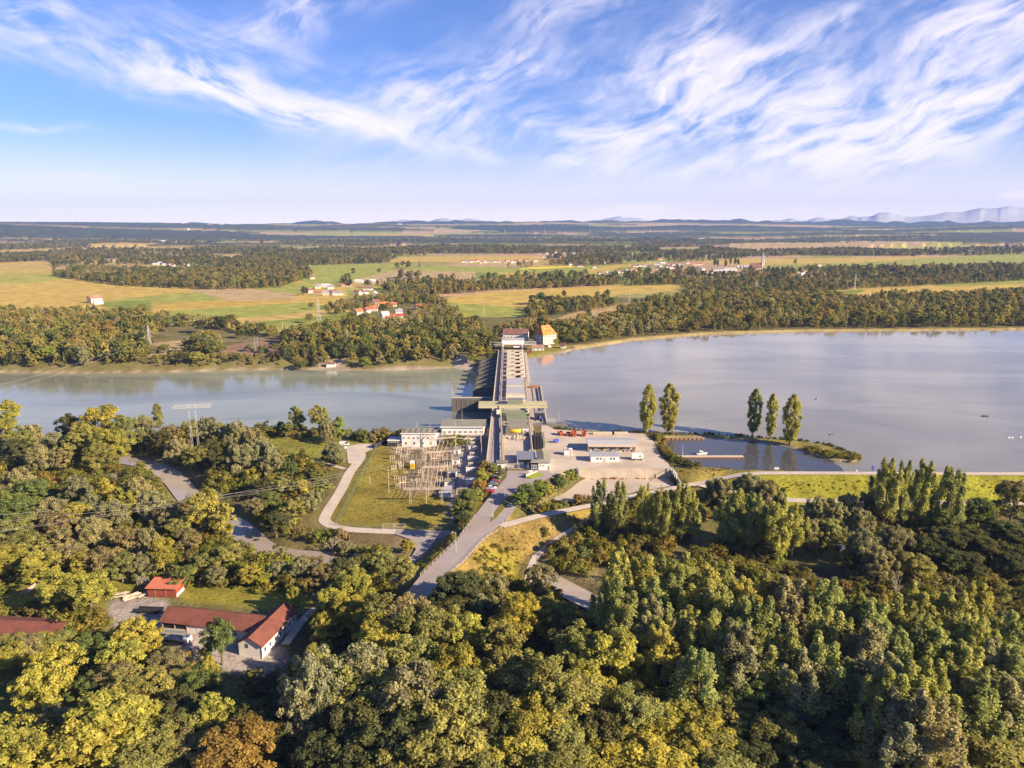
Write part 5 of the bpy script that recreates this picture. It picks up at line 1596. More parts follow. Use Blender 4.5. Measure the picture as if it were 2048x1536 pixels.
# --- vehicles
def car_proto(van=False):
    e = empty('parked_car', (0, 0, 0))
    L, Wd = (4.4, 1.78) if not van else (5.2, 1.95)
    if not van:
        low = [(-2.2, .35), (-2.2, .8), (-2.05, .92), (-1.0, .98), (1.35, .95), (2.0, .82), (2.2, .6), (2.2, .3)]
        top = [(-1.85, .94), (-1.25, 1.42), (.25, 1.46), (1.15, .96)]
    else:
        low = [(-2.6, .35), (-2.6, 1.0), (-2.55, 1.05), (-1.0, 1.05), (1.5, 1.05), (2.3, .95), (2.6, .7), (2.6, .3)]
        top = [(-2.55, 1.0), (-2.45, 2.05), (1.0, 2.1), (1.75, 1.05)]
    body = MB().prism([(x, z) for x, z in low], -Wd / 2, Wd / 2)
    o = body.build('body', M['paint'], e)
    ins = .14
    n = len(top)
    vs = [(x, -Wd / 2 + (0.02 if i in (0, n - 1) else ins), z) for i, (x, z) in enumerate(top)] + [(x, Wd / 2 - (0.02 if i in (0, n - 1) else ins), z) for i, (x, z) in enumerate(top)]
    MB().add(vs, [(0, 1, 2, 3), (7, 6, 5, 4), (0, 4, 5, 1), (1, 5, 6, 2), (2, 6, 7, 3)]).build('window', M['glass'], e)
    zt = top[1][1]
    MB().box(top[1][0], top[2][0], -Wd / 2 + ins - .02, Wd / 2 - ins + .02, zt - .02, zt + .06).build('roof', M['paint'], e)
    if van: MB().box(-2.58, .3, -Wd / 2 + .06, Wd / 2 - .06, 1.06, 2.12).build('cargo_body', M['paint'], e)
    for sx in (-L * .31, L * .31):
        for sy in (-1, 1):
            w = MB().tube([(0, -.11, 0), (0, .11, 0)], .33, 12).build('wheel', M['rubber'], e)
            w.location = (sx, sy * (Wd / 2 - .08), .33)
            MB().tube([(0, -.125, 0), (0, .125, 0)], .19, 8).build('rim', M['galv'], w)
    for sy in (-1, 1):
        MB().box(L / 2 - .06, L / 2 + .01, sy * .6 - .18, sy * .6 + .18, .58, .74).build('headlight', M['white_paint'], e)
        MB().box(-L / 2 - .01, -L / 2 + .05, sy * .62 - .16, sy * .62 + .16, .7, .86).build('tail_light', M['skip_red'], e)
    return e


CARS = [(980, 984, -2, (.42, .015, .015), 0, 'bright red car at the near end of the parked row', .1), (983, 978, -2, (.62, .64, .66), 0, 'silver white car parked next to the bright red one', .1), (985.5, 970, -2, (.16, .17, .20), 0, 'dark grey car parked between the silver and the dark red one', .1),
        (990, 965, -2, (.35, .01, .02), 0, 'dark red car parked in the middle of the row', .1), (993, 957, -4, (.30, .33, .42), 0, 'blue grey car in the upper half of the parked row', .1), (997, 951, -4, (.4, .45, .6), 0, 'pale blue car, second from the gate end of the row', .1), (1002, 946, -8, (.06, .06, .09), 0, 'black car at the gate end of the parked row', .1),
        (683, 897, -6, (.72, .72, .72), 1, 'nearer white van on the gravel parking by the river', -5.86), (689, 890.5, 4, (.74, .74, .74), 1, 'farther white van on the gravel parking by the river', -5.86),
        (1122, 980, 12, (.13, .01, .012), 0, 'dark red car alone in the sunken yard', -4.36), (909, 951, 80, (.05, .09, .28), 1, 'blue and white van parked in the switchyard lane', -5.86),
        (500, 1352, 50, (.015, .015, .02), 0, 'black car parked in the shade below the white house', None), (1683, 1100, 20, (.06, .07, .09), 1, 'dark vehicle standing on the small clearing between willows', None)]
protos = {0: car_proto(), 1: car_proto(True)}
for k, (u, v, rz, col, van, lb, z) in enumerate(CARS):
    if z is None: x, y, z = crest(u, v)
    else: x, y = P(u, v, z)
    if k == 0: c = protos[0]
    elif k == 7: c = protos[1]
    else: c = copy_tree(protos[van])
    c.location = (x, y, z + .02); c.rotation_euler.z = rad(rz)
    tag(c, lb, 'van' if van else 'car', 'cars parked along the entrance road' if k < 7 else ('white vans parked by the river' if k in (7, 8) else None))
    for ch in c.children:
        if ch.data and ch.data.materials and ch.data.materials[0] == M['paint']: ch.color = (*col, 1)

# --- white house with the long red roofs, red shed and yard things
HZ = -7.0
c1, c3, c2 = [Vector((*P(u, v, HZ), 0)) for u, v in ((525, 1318), (489, 1316), (594, 1246))]
dirB = (c2 - c1).normalized(); LB = (c2 - c1).length
angB = math.atan2(dirB.y, dirB.x)
nB = Vector((-dirB.y, dirB.x, 0))
DB = 7.4
mid = c1 + dirB * LB / 2 + nB * DB / 2
e = gable('white_house', 'white house wing with a steep red tiled roof and a row of windows', 'house', mid.x, mid.y, HZ, LB, DB, 4.2, 2.2, angB, M['white'], M['red_tile'], .55, wins=False, chim=0)
windows(e, [-LB / 2 + 1.6 + k * (LB - 3.2) / 6 for k in range(7)], -DB / 2, 1.5, 1.0, 1.4)
MB().box(-LB / 2 - .07, -LB / 2 - .02, .6, 1.5, 2.9, 4.2).build('gable_window', M['glass'], e)
MB().box(1.8, 2.8, -DB / 2 - .07, -DB / 2 - .02, 0, 2.2).build('door', M['wood'], e)
MB().bar((-LB / 2 - .1, -DB / 2 - .1, 0), (-LB / 2 - .1, -DB / 2 - .1, 4), .12).build('downpipe', M['white_paint'], e)
a1, a2 = Vector((*P(325, 1262, HZ), 0)), Vector((*P(515, 1283, HZ), 0))
dA = (a2 - a1).normalized(); LA = (a2 - a1).length; angA = math.atan2(dA.y, dA.x); nA = Vector((-dA.y, dA.x, 0)); DA = 8.6
mid = a1 + dA * LA / 2 + nA * DA / 2
e = gable('barn', 'long barn wing with a low red tiled roof and an open dark bay', 'barn', mid.x, mid.y, HZ, LA, DA, 3.5, 2.3, angA, M['white'], M['red_tile'], .6, wins=False)
MB().box(-LA / 2 + .4, -LA / 2 + 8.6, -DA / 2 - .05, -DA / 2 - .01, .1, 3.2).build('open_bay', M['dark'], e)  # dark sheet on the wall, painting the shade inside the bay
for q in range(3): MB().cbox(-LA / 2 + .4 + q * 4.1, -DA / 2 - .2, 0, .25, .25, 3.3).build('bay_post', M['wood'], e)
windows(e, [0, 8.5], -DA / 2, 1.2, 1.6, 1.4); MB().box(-3.9, -2.6, -DA / 2 - .07, -DA / 2 - .01, 0, 2.3).build('door', M['white_paint'], e); MB().box(4.6, 6.9, -DA / 2 - .07, -DA / 2 - .01, 0, 2.7).build('garage_door', M['grey_metal'], e)
x, y = P(325, 1194, HZ)
e = empty('red_shed', (x, y, HZ), rad(-3), 'small red boarded shed with a shallow red roof behind the barn', 'shed')
L = 9.8
MB().box(-L / 2, L / 2, .1, 5.2, 0, 3.2).build('wall', M['red_wood'], e)
MB().box(L / 2, L / 2 + .04, .1, 5.2, 0, 1.2).build('plinth', M['white'], e)
for q in range(12):
    MB().box(-L / 2 + q * L / 12 + .03, -L / 2 + (q + 1) * L / 12 - .03, .02 - .02 * (q % 2), .1, .1, 3.15).build('plank', M['red_wood'], e)
MB().add([(-L / 2 - .5, -.7, 3.2), (L / 2 + .5, -.7, 3.2), (L / 2 + .5, 5.8, 4.1), (-L / 2 - .5, 5.8, 4.1), (-L / 2 - .5, -.7, 3.4), (L / 2 + .5, -.7, 3.4), (L / 2 + .5, 5.8, 4.3), (-L / 2 - .5, 5.8, 4.3)], [(0, 3, 2, 1), (4, 5, 6, 7), (0, 1, 5, 4), (1, 2, 6, 5), (2, 3, 7, 6), (3, 0, 4, 7)]).build('roof', mat('red_sheet_roof', (0.47, .15, .085), .75, .3, var=.15, scale=1, grime=.3), e)
for q in (-2.4, 1.2): MB().cbox(q, -.05, .05, .14, .12, 3.1).build('post', M['wood'], e)
x, y = P(45, 1284, HZ)
e = gable('red_roof_building', 'long low building with a red roof cut by the left edge of the view', 'building', x - 6, y + 5, HZ, 34, 9.5, 2.3, 1.8, rad(-5), M['white'], M['red_tile'], .7, wins=True)
r_ = random.Random(9)
for k, (u, v, n, lb, ln) in enumerate([(235, 1192, 7, 'loose heap of pale beams left of the red shed, nearer the lime tree', 6), (270, 1194, 9, 'tangled heap of pale beams beside the red shed', 5), (292, 1190, 5, 'neat pile of pale posts against the red shed', 3.5), (68, 1176, 8, 'flat stack of long boards on the far left meadow', 8)]):
    x, y, z = crest(u, v)
    e = empty('beam_pile', (x, y, z), rad(20 + 20 * k), lb, 'timber pile', 'timber piles round the red shed')
    for q in range(n):
        a = rad(r_.uniform(-28, 28)) if k < 2 else rad(r_.uniform(-4, 4))
        px, py, pz = r_.uniform(-1.5, 1.5), r_.uniform(-1.6, 1.6), .15 + q * .1
        dx, dy = math.cos(a) * ln / 2, math.sin(a) * ln / 2
        MB().bar((px - dx, py - dy, pz), (px + dx, py + dy, pz + r_.uniform(0, .4)), .3, .24).build('beam', M['pale_wood'], e)
x, y = P(287, 1172, HZ)
e = empty('scaffold_frame', (x, y, HZ), 0, 'open metal frame standing behind the beam heaps', 'frame')
mb = MB()
for sx in (-1.5, 0, 1.5):
    for sy in (-1, 1): mb.bar((sx, sy, 0), (sx, sy, 2.6), .1)
for sy in (-1, 1): mb.bar((-1.5, sy, 2.6), (1.5, sy, 2.6), .1).bar((-1.5, sy, 1.3), (1.5, sy, 1.3), .1)
mb.build('bars', M['galv'], e); MB().box(-1.6, 1.6, -1.1, 1.1, 2.6, 2.7).build('deck', M['grey_metal'], e)
for k, (u, v, rz, lb) in enumerate([(345, 1270, -8, 'long grey flat trailer parked before the open barn bay'), (352, 1283, -14, 'grey farm trailer with a pale front, nearer than the flat one'), (420, 1222, -4, 'dark covered trailer in the yard left of the barn')]):
    if k == 2: u, v = 300, 1225
    x, y, z = crest(u, v)
    e = empty('farm_trailer', (x, y, z + .02), rad(rz), lb, 'trailer', 'trailers in the farm yard')
    MB().box(-4.2, 4.2, -1.1, 1.1, .8, 1.0).build('bed', M['grey_metal'] if k < 2 else M['black'], e)
    MB().box(-4.2, 4.2, -1.12, -1.05, 1.0, 1.5).box(-4.2, 4.2, 1.05, 1.12, 1.0, 1.5).build('side_board', M['galv'] if k < 2 else M['black'], e)
    for sx in (-2.6, 2.4):
        for sy in (-1.05, .85): MB().tube([(sx, sy, .42), (sx, sy + .2, .42)], .42, 12).build('wheel', M['rubber'], e)
    MB().bar((4.2, 0, .8), (6, 0, .5), .14).build('drawbar', M['grey_metal'], e)
    if k == 1: MB().box(3.4, 4.9, -1.1, 1.1, .6, 2.3).build('headboard', M['white'], e)
road_sign(628, 1196, 1.6, 'small white post sign by the path behind the white house', z=-7)

# ================================================================== far bank: houses, villages, pylons, wires
x, y = P(1034, 686, 0); 
e = gable('weir_keeper_house', 'white house with a dark brown roof and two chimneys behind the far crane', 'house', x - 1, 738, .3, 25, 11.5, 7.6, 4.6, rad(-7), M['white'], M['brown_tile'], .5, chim=2)
x, y = P(1091, 690, 0)
e = gable('orange_roof_house', 'tall cream house with a bright orange hipped roof on the far bank', 'house', x, y + 11, 0.2, 16.5, 15, 9.6, 8.0, rad(36), M['cream'], M['orange_tile'], .5, hip=.42, chim=1)
windows(e, [-5, -1.7, 1.7, 5], -7.5, 7.0); 
for q in (-4.8, 0, 4.8):
    for zz in (1.2, 4.2, 7.0):
        o = MB().box(-8.31, -8.27, q - .6, q + .6, zz, zz + 1.3).build('window', M['glass'], e)
for q in (-2.2, 2.4): MB().cbox(q, -4.2, 12.2, 1.1, 1.6, 1.2).build('roof_window', M['dark'], e)
x, y = P(1083, 686, 0)
e = gable('annex', 'low brown roofed annex before the orange roofed house', 'house', x, y - 1, .2, 13, 7, 3.2, 1.6, rad(2), M['white'], M['brown_tile'], .4, wins=True)
x, y = P(1076, 701, 0)
e = gable('cottage', 'small white cottage with a tan roof by the reservoir corner', 'house', x, y + 3.5, -.4, 11, 7, 2.9, 2.4, rad(1), M['white'], M['tan_tile'], .4, wins=True)
x, y = P(1059, 706, 0)
e = gable('red_hut', 'tiny red hut on the lawn beside the far end of the weir', 'hut', x, y + 1.4, -.6, 4.2, 3, 2.4, .9, rad(-3), M['red_wood'], M['brown_tile'], .3, wins=False)
x, y = P(1127, 698, -.5)
e = gable('boathouse', 'small white boathouse with a red roof at the far waterline', 'boathouse', x, y + 2.5, -.9, 4.6, 4.4, 4.2, 1.2, rad(-8), M['white'], M['red_tile'], .9, wins=False)
MB().tube([(0, 0, 0), (0, 0, 1.0), (0, 0, 1.9), (0, 0, 2.4)], [2.2, 2.2, 1.4, .1], 14).build('tent', M['white_paint'], None).name = 'garden_tent'
o = bpy.data.objects['garden_tent']; o.location = (*P(1098, 694, 0), -.2); tag(o, 'round white garden tent on the lawn of the orange roofed house', 'tent')
x, y = P(661, 721, FAR_Z)
gable('boat_hut', 'small white hut with a brown roof under the trees by the river', 'hut', x, y + 2, gz(x, y + 2), 8, 4, 2.4, 1.0, rad(2), M['white'], M['brown_tile'], .4, wins=False)
x, y = P(186, 606, FAR_Z)
gable('field_barn', 'cream barn alone in the golden fields at the left', 'barn', x, y + 6, gz(x, y), 17, 14, 7.5, 4.2, rad(52), M['cream'], M['tan_tile'], .8, wins=False)
x, y = P(197, 608, FAR_Z)
gable('field_shed', 'small white shed on the right of the cream field barn', 'shed', x, y, gz(x, y), 12, 7, 4, 2, rad(40), M['white_paint'], M['grey_roof'], .4, wins=False)

WALLC = [(.60, .57, .53), (.54, .46, .35), (.58, .54, .48)]
RED, ORG, BRN, GRY, PAL = (.30, .085, .055), (.42, .155, .065), (.19, .10, .085), (.24, .23, .25), (.50, .47, .47)
RN = {RED: 'red', ORG: 'orange', BRN: 'dark brown', GRY: 'grey', PAL: 'pale'}
protoH = {}


def small_house(kind):
    """far house: walls with windows and door, roof with chimney"""
    L, D, H, R = [(13, 9, 5.6, 3.4), (20, 10, 4.4, 3.0), (11, 9.5, 6.2, 3.8), (32, 14, 6.5, 1.6)][kind]
    e = empty('house', (0, 0, 0))
    mb = MB().box(-L / 2, L / 2, -D / 2, D / 2, -2, H)
    for s_ in (-1, 1):
        X = s_ * L / 2
        mb.add([(X, -D / 2, H), (X, D / 2, H), (X, 0, H + R), (X - s_ * .3, 0, H + R - .1), (X - s_ * .3, -D / 2, H), (X - s_ * .3, D / 2, H)], [(0, 1, 2), (0, 2, 3, 4), (2, 1, 5, 3)])
    mb.build('wall', M['wallcol'], e)
    k = R / (D / 2); o_ = .7
    v = []
    for dz in (.03, .3):
        v += [(-L / 2 - o_, -D / 2 - o_, H - o_ * k + dz), (L / 2 + o_, -D / 2 - o_, H - o_ * k + dz), (L / 2 + o_, D / 2 + o_, H - o_ * k + dz), (-L / 2 - o_, D / 2 + o_, H - o_ * k + dz), (-L / 2 - o_, 0, H + R + dz), (L / 2 + o_, 0, H + R + dz)]
    MB().add(v, [(6, 7, 11, 10), (8, 9, 10, 11), (1, 0, 4, 5), (3, 2, 5, 4), (0, 1, 7, 6), (2, 3, 9, 8), (6, 10, 4, 0), (9, 3, 4, 10), (7, 1, 5, 11), (2, 8, 11, 5)]).build('roof', M['roofcol'], e)
    mb = MB()
    for q in range(int(L / 3)):
        for zz in ((1.0, 3.6) if H > 5 else (1.2,)):
            x = -L / 2 + 1.6 + q * 3
            mb.box(x - .55, x + .55, -D / 2 - .06, -D / 2 + .02, zz, zz + 1.3)
    mb.build('window_rows', M['glass'], e)['kind'] = 'stuff'
    if kind < 3: MB().cbox(L * .18, .3, H + R - .9, .8, .8, 1.9).build('chimney', M['cream'], e)
    return e


VIL = 'houses of the village across the river'
HOUSES = [  # u, v (foot), kind, turn, roof, wall
    (636, 577, 2, 10, GRY, 0), (652, 574, 1, 5, PAL, 0), (661, 578, 0, 20, GRY, 0), (693, 573, 1, 3, ORG, 1), (624, 558, 0, 30, BRN, 1), (637, 588, 1, -5, ORG, 1), (620, 586, 2, 40, BRN, 0), (652, 590, 0, 15, GRY, 1), (666, 588, 0, 60, BRN, 0), (676, 590, 1, 10, GRY, 0),
    (714, 589, 0, -12, BRN, 0), (726, 588, 1, 35, BRN, 0), (736, 580, 1, 5, BRN, 0), (749, 592, 0, 80, PAL, 0), (752, 609, 0, 15, BRN, 0), (766, 612, 1, 20, ORG, 1), (782, 613, 1, 8, ORG, 1), (718, 630, 2, 35, ORG, 1), (733, 626, 0, 70, RED, 0), (748, 622, 0, 10, ORG, 1),
    (704, 610, 1, 0, BRN, 0), (770, 636, 2, 30, PAL, 0), (784, 642, 1, 12, RED, 0), (797, 630, 2, 22, GRY, 0), (795, 637, 1, 10, RED, 0), (838, 619, 0, 30, RED, 0), (718, 565, 1, 2, PAL, 0), (746, 566, 0, 5, PAL, 1), (797, 563, 1, 4, PAL, 0), (822, 564, 1, 6, GRY, 0),
    (931, 568, 2, 20, BRN, 0), (955, 565, 1, 4, GRY, 1), (981, 566, 0, 30, BRN, 0), (990, 567, 0, 10, GRY, 1)]
for u, kk in ((926, 0), (934, 2), (941, 0), (948, 1), (955, 0), (962, 2), (969, 0), (976, 1), (984, 0), (991, 0), (999, 2), (1007, 0), (1015, 1), (1024, 0), (1031, 2), (1038, 0), (1050, 0), (1070, 1), (1100, 2)):
    HOUSES.append((u, 523 + (u * 7 % 5), kk, (u * 13) % 60 - 20, [RED, BRN, ORG, RED, GRY][u % 5], u % 2))
HOUSES += [(1088, 515, 1, 5, GRY, 0), (1078, 509, 1, 3, RED, 1), (1094, 509, 0, 8, GRY, 0), (1112, 508, 2, 10, PAL, 0), (1130, 507, 1, 5, RED, 0), (1148, 508, 1, 3, GRY, 0), (1165, 506, 0, 20, RED, 1), (1122, 528, 0, 10, BRN, 1), (1140, 531, 0, 30, BRN, 0), (1165, 529, 1, 10, RED, 0), (1178, 527, 0, 15, BRN, 0), (1195, 525, 1, 5, RED, 1), (1210, 527, 0, 25, BRN, 0),
           (1160, 534, 1, 8, BRN, 0), (1188, 536, 0, 12, BRN, 0), (1200, 549, 0, 20, BRN, 0), (1220, 548, 1, 6, PAL, 0), (1236, 546, 0, 20, BRN, 0)]
CH = [(1247, 547, 0, 10, BRN, 0), (1253, 545, 2, 30, GRY, 0), (1267, 542, 1, 8, ORG, 0), (1252, 519, 0, 20, ORG, 1), (1263, 520, 0, 10, BRN, 0), (1273, 518, 2, 30, BRN, 0), (1290, 520, 0, 5, GRY, 0), (1320, 520, 1, 5, ORG, 1), (1270, 534, 1, 6, BRN, 0), (1280, 533, 0, 20, BRN, 0), (1290, 534, 1, 10, GRY, 0), (1299, 535, 0, 30, BRN, 0),
      (1312, 530, 1, 5, GRY, 0), (1325, 528, 1, 3, PAL, 0), (1320, 535, 0, 30, GRY, 0), (1335, 535, 2, 40, BRN, 0), (1341, 537, 0, 15, BRN, 0), (1333, 540, 0, 60, PAL, 0), (1348, 531, 1, 12, BRN, 0), (1358, 534, 0, 45, GRY, 0), (1375, 527, 0, 10, RED, 0), (1388, 531, 1, 5, ORG, 1), (1398, 530, 1, 10, RED, 0), (1394, 540, 0, 20, BRN, 0),
      (1405, 541, 0, 30, GRY, 0), (1418, 545, 1, 12, BRN, 0), (1422, 547, 2, 40, BRN, 0), (1436, 543, 3, 5, GRY, 0), (1452, 547, 3, 8, PAL, 1), (1460, 542, 3, 4, PAL, 0), (1466, 546, 0, 30, PAL, 1), (1480, 536, 1, 5, PAL, 1), (1492, 537, 3, 4, PAL, 1), (1502, 535, 0, 20, GRY, 0),
      (1600, 546, 3, 20, BRN, 1), (1604, 551, 1, 40, PAL, 0), (1622, 548, 2, 60, BRN, 0), (1636, 547, 0, 30, BRN, 0), (1612, 536, 0, 10, BRN, 0), (1636, 534, 1, 8, PAL, 0), (1585, 540, 0, 30, GRY, 1), (1660, 541, 0, 10, BRN, 0), (1735, 535, 1, 5, PAL, 0), (1740, 541, 1, 15, BRN, 1), (1780, 531, 0, 10, RED, 0), (1815, 537, 0, 20, GRY, 0), (1830, 540, 1, 10, BRN, 1),
      (1848, 541, 0, 25, PAL, 0), (1862, 539, 3, 8, GRY, 0), (1908, 537, 2, 15, PAL, 0), (1942, 537, 3, 10, PAL, 0), (1975, 538, 1, 5, PAL, 0), (1425, 511, 1, 5, PAL, 0), (1415, 508, 0, 20, BRN, 0), (1372, 508, 0, 5, RED, 1), (1660, 489, 1, 5, RED, 1), (1830, 505, 1, 5, PAL, 0)]
LF = [(312, 530, 1, 5, PAL, 0), (321, 528, 0, 20, PAL, 0), (331, 531, 1, 10, PAL, 0), (340, 530, 0, 30, BRN, 0), (346, 533, 0, 5, BRN, 0), (366, 530, 0, 10, ORG, 1), (378, 532, 2, 30, PAL, 0), (390, 530, 1, 5, PAL, 0), (402, 528, 0, 10, ORG, 1), (214, 522, 1, 10, PAL, 0), (226, 522, 0, 10, BRN, 1), (354, 514, 0, 10, PAL, 0), (195, 505, 1, 4, BRN, 1), (226, 505, 1, 6, ORG, 1), (270, 494, 1, 6, PAL, 0), (362, 497, 1, 6, RED, 0)]
r_ = random.Random(21)
TOWN = []
for k in range(46):
    u = r_.choice([r_.uniform(340, 520), r_.uniform(270, 350), r_.uniform(40, 130), r_.uniform(420, 480)]); v = 478 + r_.uniform(-8, 7) - (4 if u < 150 else 0)
    TOWN.append((u, v, r_.choice([0, 1, 3, 3, 1]), r_.uniform(-20, 20), r_.choice([PAL, PAL, GRY, BRN, PAL]), 0))
for k in range(16):
    TOWN.append((r_.uniform(560, 1700), r_.uniform(468, 482), r_.choice([1, 3]), r_.uniform(-10, 10), r_.choice([PAL, GRY, RED]), 0))
HMARK = [('the white field mast', 637, 640), ('the cream field barn', 186, 606), ('the church tower', 1525, 545), ('the yellow field', 1100, 533), ('the plough land strip', 850, 552), ('the long golden field', 1120, 590), ('the dark poplars', 1460, 530), ('the far green field', 1360, 500),
         ('the right wood mast', 1710, 580), ('the left field wood', 380, 550), ('the left far wood', 120, 515), ('the right green field', 1880, 520), ('the orange roofed house', 1091, 680), ('the left town hill', 60, 470), ('the round dark bluish hill', 650, 455), ('the middle far wood', 1000, 495), ('the far right ridge', 1800, 465)]
named = []
for lst, grp in ((HOUSES, VIL), (CH, 'houses of the village round the church'), (LF, 'white houses beyond the left fields'), (TOWN, 'pale buildings of the distant town')):
    for (u, v, kk, rz, rc, wc) in lst:
        x, y, z = crest(u, v, FAR_Z)
        if kk not in protoH: protoH[kk] = small_house(kk); c = protoH[kk]
        else: c = copy_tree(protoH[kk])
        c.location = (x, y, z); c.rotation_euler.z = rad(rz)
        if grp == VIL: c.scale = (.85, .85, .85)
        if grp.startswith('pale'): c.scale = (1.6, 1.6, 1.8)
        for ch in c.children:
            if ch.name.startswith('wall'): ch.color = (*WALLC[wc], 1)
            if ch.name.startswith('roof'): ch.color = (*rc, 1)
        tag(c, None, 'house', grp)
        named.append((c, ('long ' if kk in (1, 3) else '') + ('white' if wc == 0 else 'cream') + ' house with ' + RN[rc] + ' roof', u, v))
tell_apart(named, HMARK)

# church
x, y, z = crest(1524, 545, FAR_Z)
e = empty('church', (x, y, z), 0, 'village church with a dark steep nave roof and a slim pale tower with spire', 'church')
MB().box(-30, -3, -7, 7, -2, 12).build('nave', M['cream'], e)
MB().add([(-31, -8, 11.5), (-2.5, -8, 11.5), (-2.5, 8, 11.5), (-31, 8, 11.5), (-30, 0, 24), (-2.5, 0, 24)], [(0, 1, 5, 4), (2, 3, 4, 5), (3, 0, 4), (1, 2, 5), (0, 3, 2, 1)]).build('nave_roof', M['brown_tile'], e)
t0 = MB().box(-3, 4, -3.5, 3.5, -2, 32).build('tower', M['cream'], e)
MB().add([(-3.3, -3.8, 32), (4.3, -3.8, 32), (4.3, 3.8, 32), (-3.3, 3.8, 32), (.5, 0, 55), (-1.6, -1.9, 40), (2.6, -1.9, 40), (2.6, 1.9, 40), (-1.6, 1.9, 40)], [(0, 1, 6, 5), (1, 2, 7, 6), (2, 3, 8, 7), (3, 0, 5, 8), (5, 6, 4), (6, 7, 4), (7, 8, 4), (8, 5, 4), (0, 3, 2, 1)]).build('spire', M['grey_metal'], t0)
mb = MB()
for zz in (24, 28): mb.box(-.4, 1.6, -3.6, -3.5, zz, zz + 2.4)
mb.build('belfry_opening', M['dark'], t0)  # dark sheets painting the shade within the belfry


# pylons
def lattice(name, u, v, h, label, arms, z0=None, w0=2.4, rz=0.0, portal_=False, th=.2, m='galv'):
    x, y, z = crest(u, v) if z0 is None else (*P(u, v, z0), z0)
    e = empty(name, (x, y, z), rz, label, 'pylon', 'power pylons')
    mb = MB()
    if not portal_:
        n = 8
        for k in range(n):
            a, b_ = w0 * (1 - .8 * k / n) / 2, w0 * (1 - .8 * (k + 1) / n) / 2
            za, zb = h * k / n, h * (k + 1) / n
            for sx, sy in ((-1, -1), (1, -1), (1, 1), (-1, 1)):
                mb.bar((sx * a, sy * a, za), (sx * b_, sy * b_, zb), th)
            for (p, q) in (((-1, -1), (1, -1)), ((1, -1), (1, 1)), ((1, 1), (-1, 1)), ((-1, 1), (-1, -1))):
                mb.bar((p[0] * a, p[1] * a, za), (q[0] * b_, q[1] * b_, zb), th * .6)
                mb.bar((q[0] * a, q[1] * a, za), (p[0] * b_, p[1] * b_, zb), th * .6)
    else:
        for sx in (-1, 1):
            for s2 in (-.45, .45): mb.bar((sx * w0 / 2 + s2, 0, 0), (sx * w0 / 2 + s2 * .6, 0, h), th)
            for k in range(10): mb.bar((sx * w0 / 2 - .4, 0, h * k / 10), (sx * w0 / 2 + .4, 0, h * (k + 1) / 10), th * .6)
    mb.build('mast', M[m], e)
    for (hz, half) in arms:
        mb = MB()
        mb.bar((-half, 0, hz), (half, 0, hz), th); mb.bar((-half, 0, hz), (0, 0, hz + 1.6), th * .7); mb.bar((half, 0, hz), (0, 0, hz + 1.6), th * .7)
        mb.bar((-half, .9, hz), (half, .9, hz), th)
        n = int(half * 1.4)
        for k in range(n): mb.bar((-half + 2 * half * k / n, 0 if k % 2 else .9, hz), (-half + 2 * half * (k + 1) / n, .9 if k % 2 else 0, hz), th * .6)
        mb.build('cross_arm', M[m], e)
        mb = MB()
        for q in (-.95, -.5, .5, .95): mb.tube([(half * q, .4, hz), (half * q, .4, hz - 2)], .14, 6)
        mb.build('insulator', M['rust'], e)
    return e


PYA = lattice('pylon', 392, 905, 27, 'pale lattice pylon with a wide double crossarm rising from the river bank trees', [], -6.5, 3.2, rad(10), True, .13)
mb = MB()
for yy, w_ in ((-2.2, 9.5), (2.2, 9.5)):
    mb.bar((-w_, yy, 25.6), (w_, yy, 25.6), .22); mb.bar((-w_, yy, 26.6), (w_, yy, 26.6), .2)
    for k in range(16): mb.bar((-w_ + w_ * k / 8, yy, 25.6 + (k % 2)), (-w_ + w_ * (k + 1) / 8, yy, 26.6 - (k % 2)), .14)
mb.bar((-9.5, -2.2, 25.6), (-9.5, 2.2, 25.6), .25).bar((9.5, -2.2, 25.6), (9.5, 2.2, 25.6), .25)
mb.build('cross_arm', M['galv'], PYA)
PYB = lattice('pylon', 514, 712, 17, 'pale two legged pylon standing before the brown ploughed patch', [(16.2, 8.5)], None, 2.6, rad(-10), True, .16)
PYC = lattice('pylon', 301, 708, 27, 'grey lattice pylon at the edge of the tan field beyond the river', [(17, 4), (21, 3.2)], None, 3.4, 0, False, .22)
PYD = lattice('pylon', 638, 641, 28, 'pale tapered lattice mast in the green fields', [], None, 4.6, 0, False, .2)
for u, v, h, lb in ((1709, 580, 30, 'pale thin pylon over the right woods'), (1512, 585, 22, 'slim pale mast in the wood under the church'), (1258, 618, 30, 'grey pylon at the left edge of the big right wood'), (566, 668, 14, 'thin wooden pole in the green field beyond the hedge'), (1400, 630, 18, 'grey mast amid the right bank wood'), (968, 632, 20, 'grey pylon left of the golden field')):
    lattice('pylon', u, v, h, lb, [(h * .86, 3.5), (h * .72, 4.2)] if h > 21 else [(h * .9, 2)], FAR_Z, 2.6 if h > 20 else .8, 0, False, .17)
far_py = None
for k, u in enumerate((960, 1010, 1055, 1090, 1130, 1180, 1235, 1300, 1340)):
    x, y, z = crest(u, 476 - (k % 2), 0)
    if far_py is None:
        far_py = lattice('pylon', u, 476, 50, '', [(40, 8), (32, 10)], z, 7, 0, False, .6); c = far_py
    else: c = copy_tree(far_py)
    c.location = (x, y, z)
    tag(c, f"{['leftmost', 'second from left', 'third from left', 'fourth from left', 'middle', 'fourth from right', 'third from right', 'second from right', 'rightmost'][k]} of the distant pylons below the dark ridge", 'pylon', 'distant pylons')


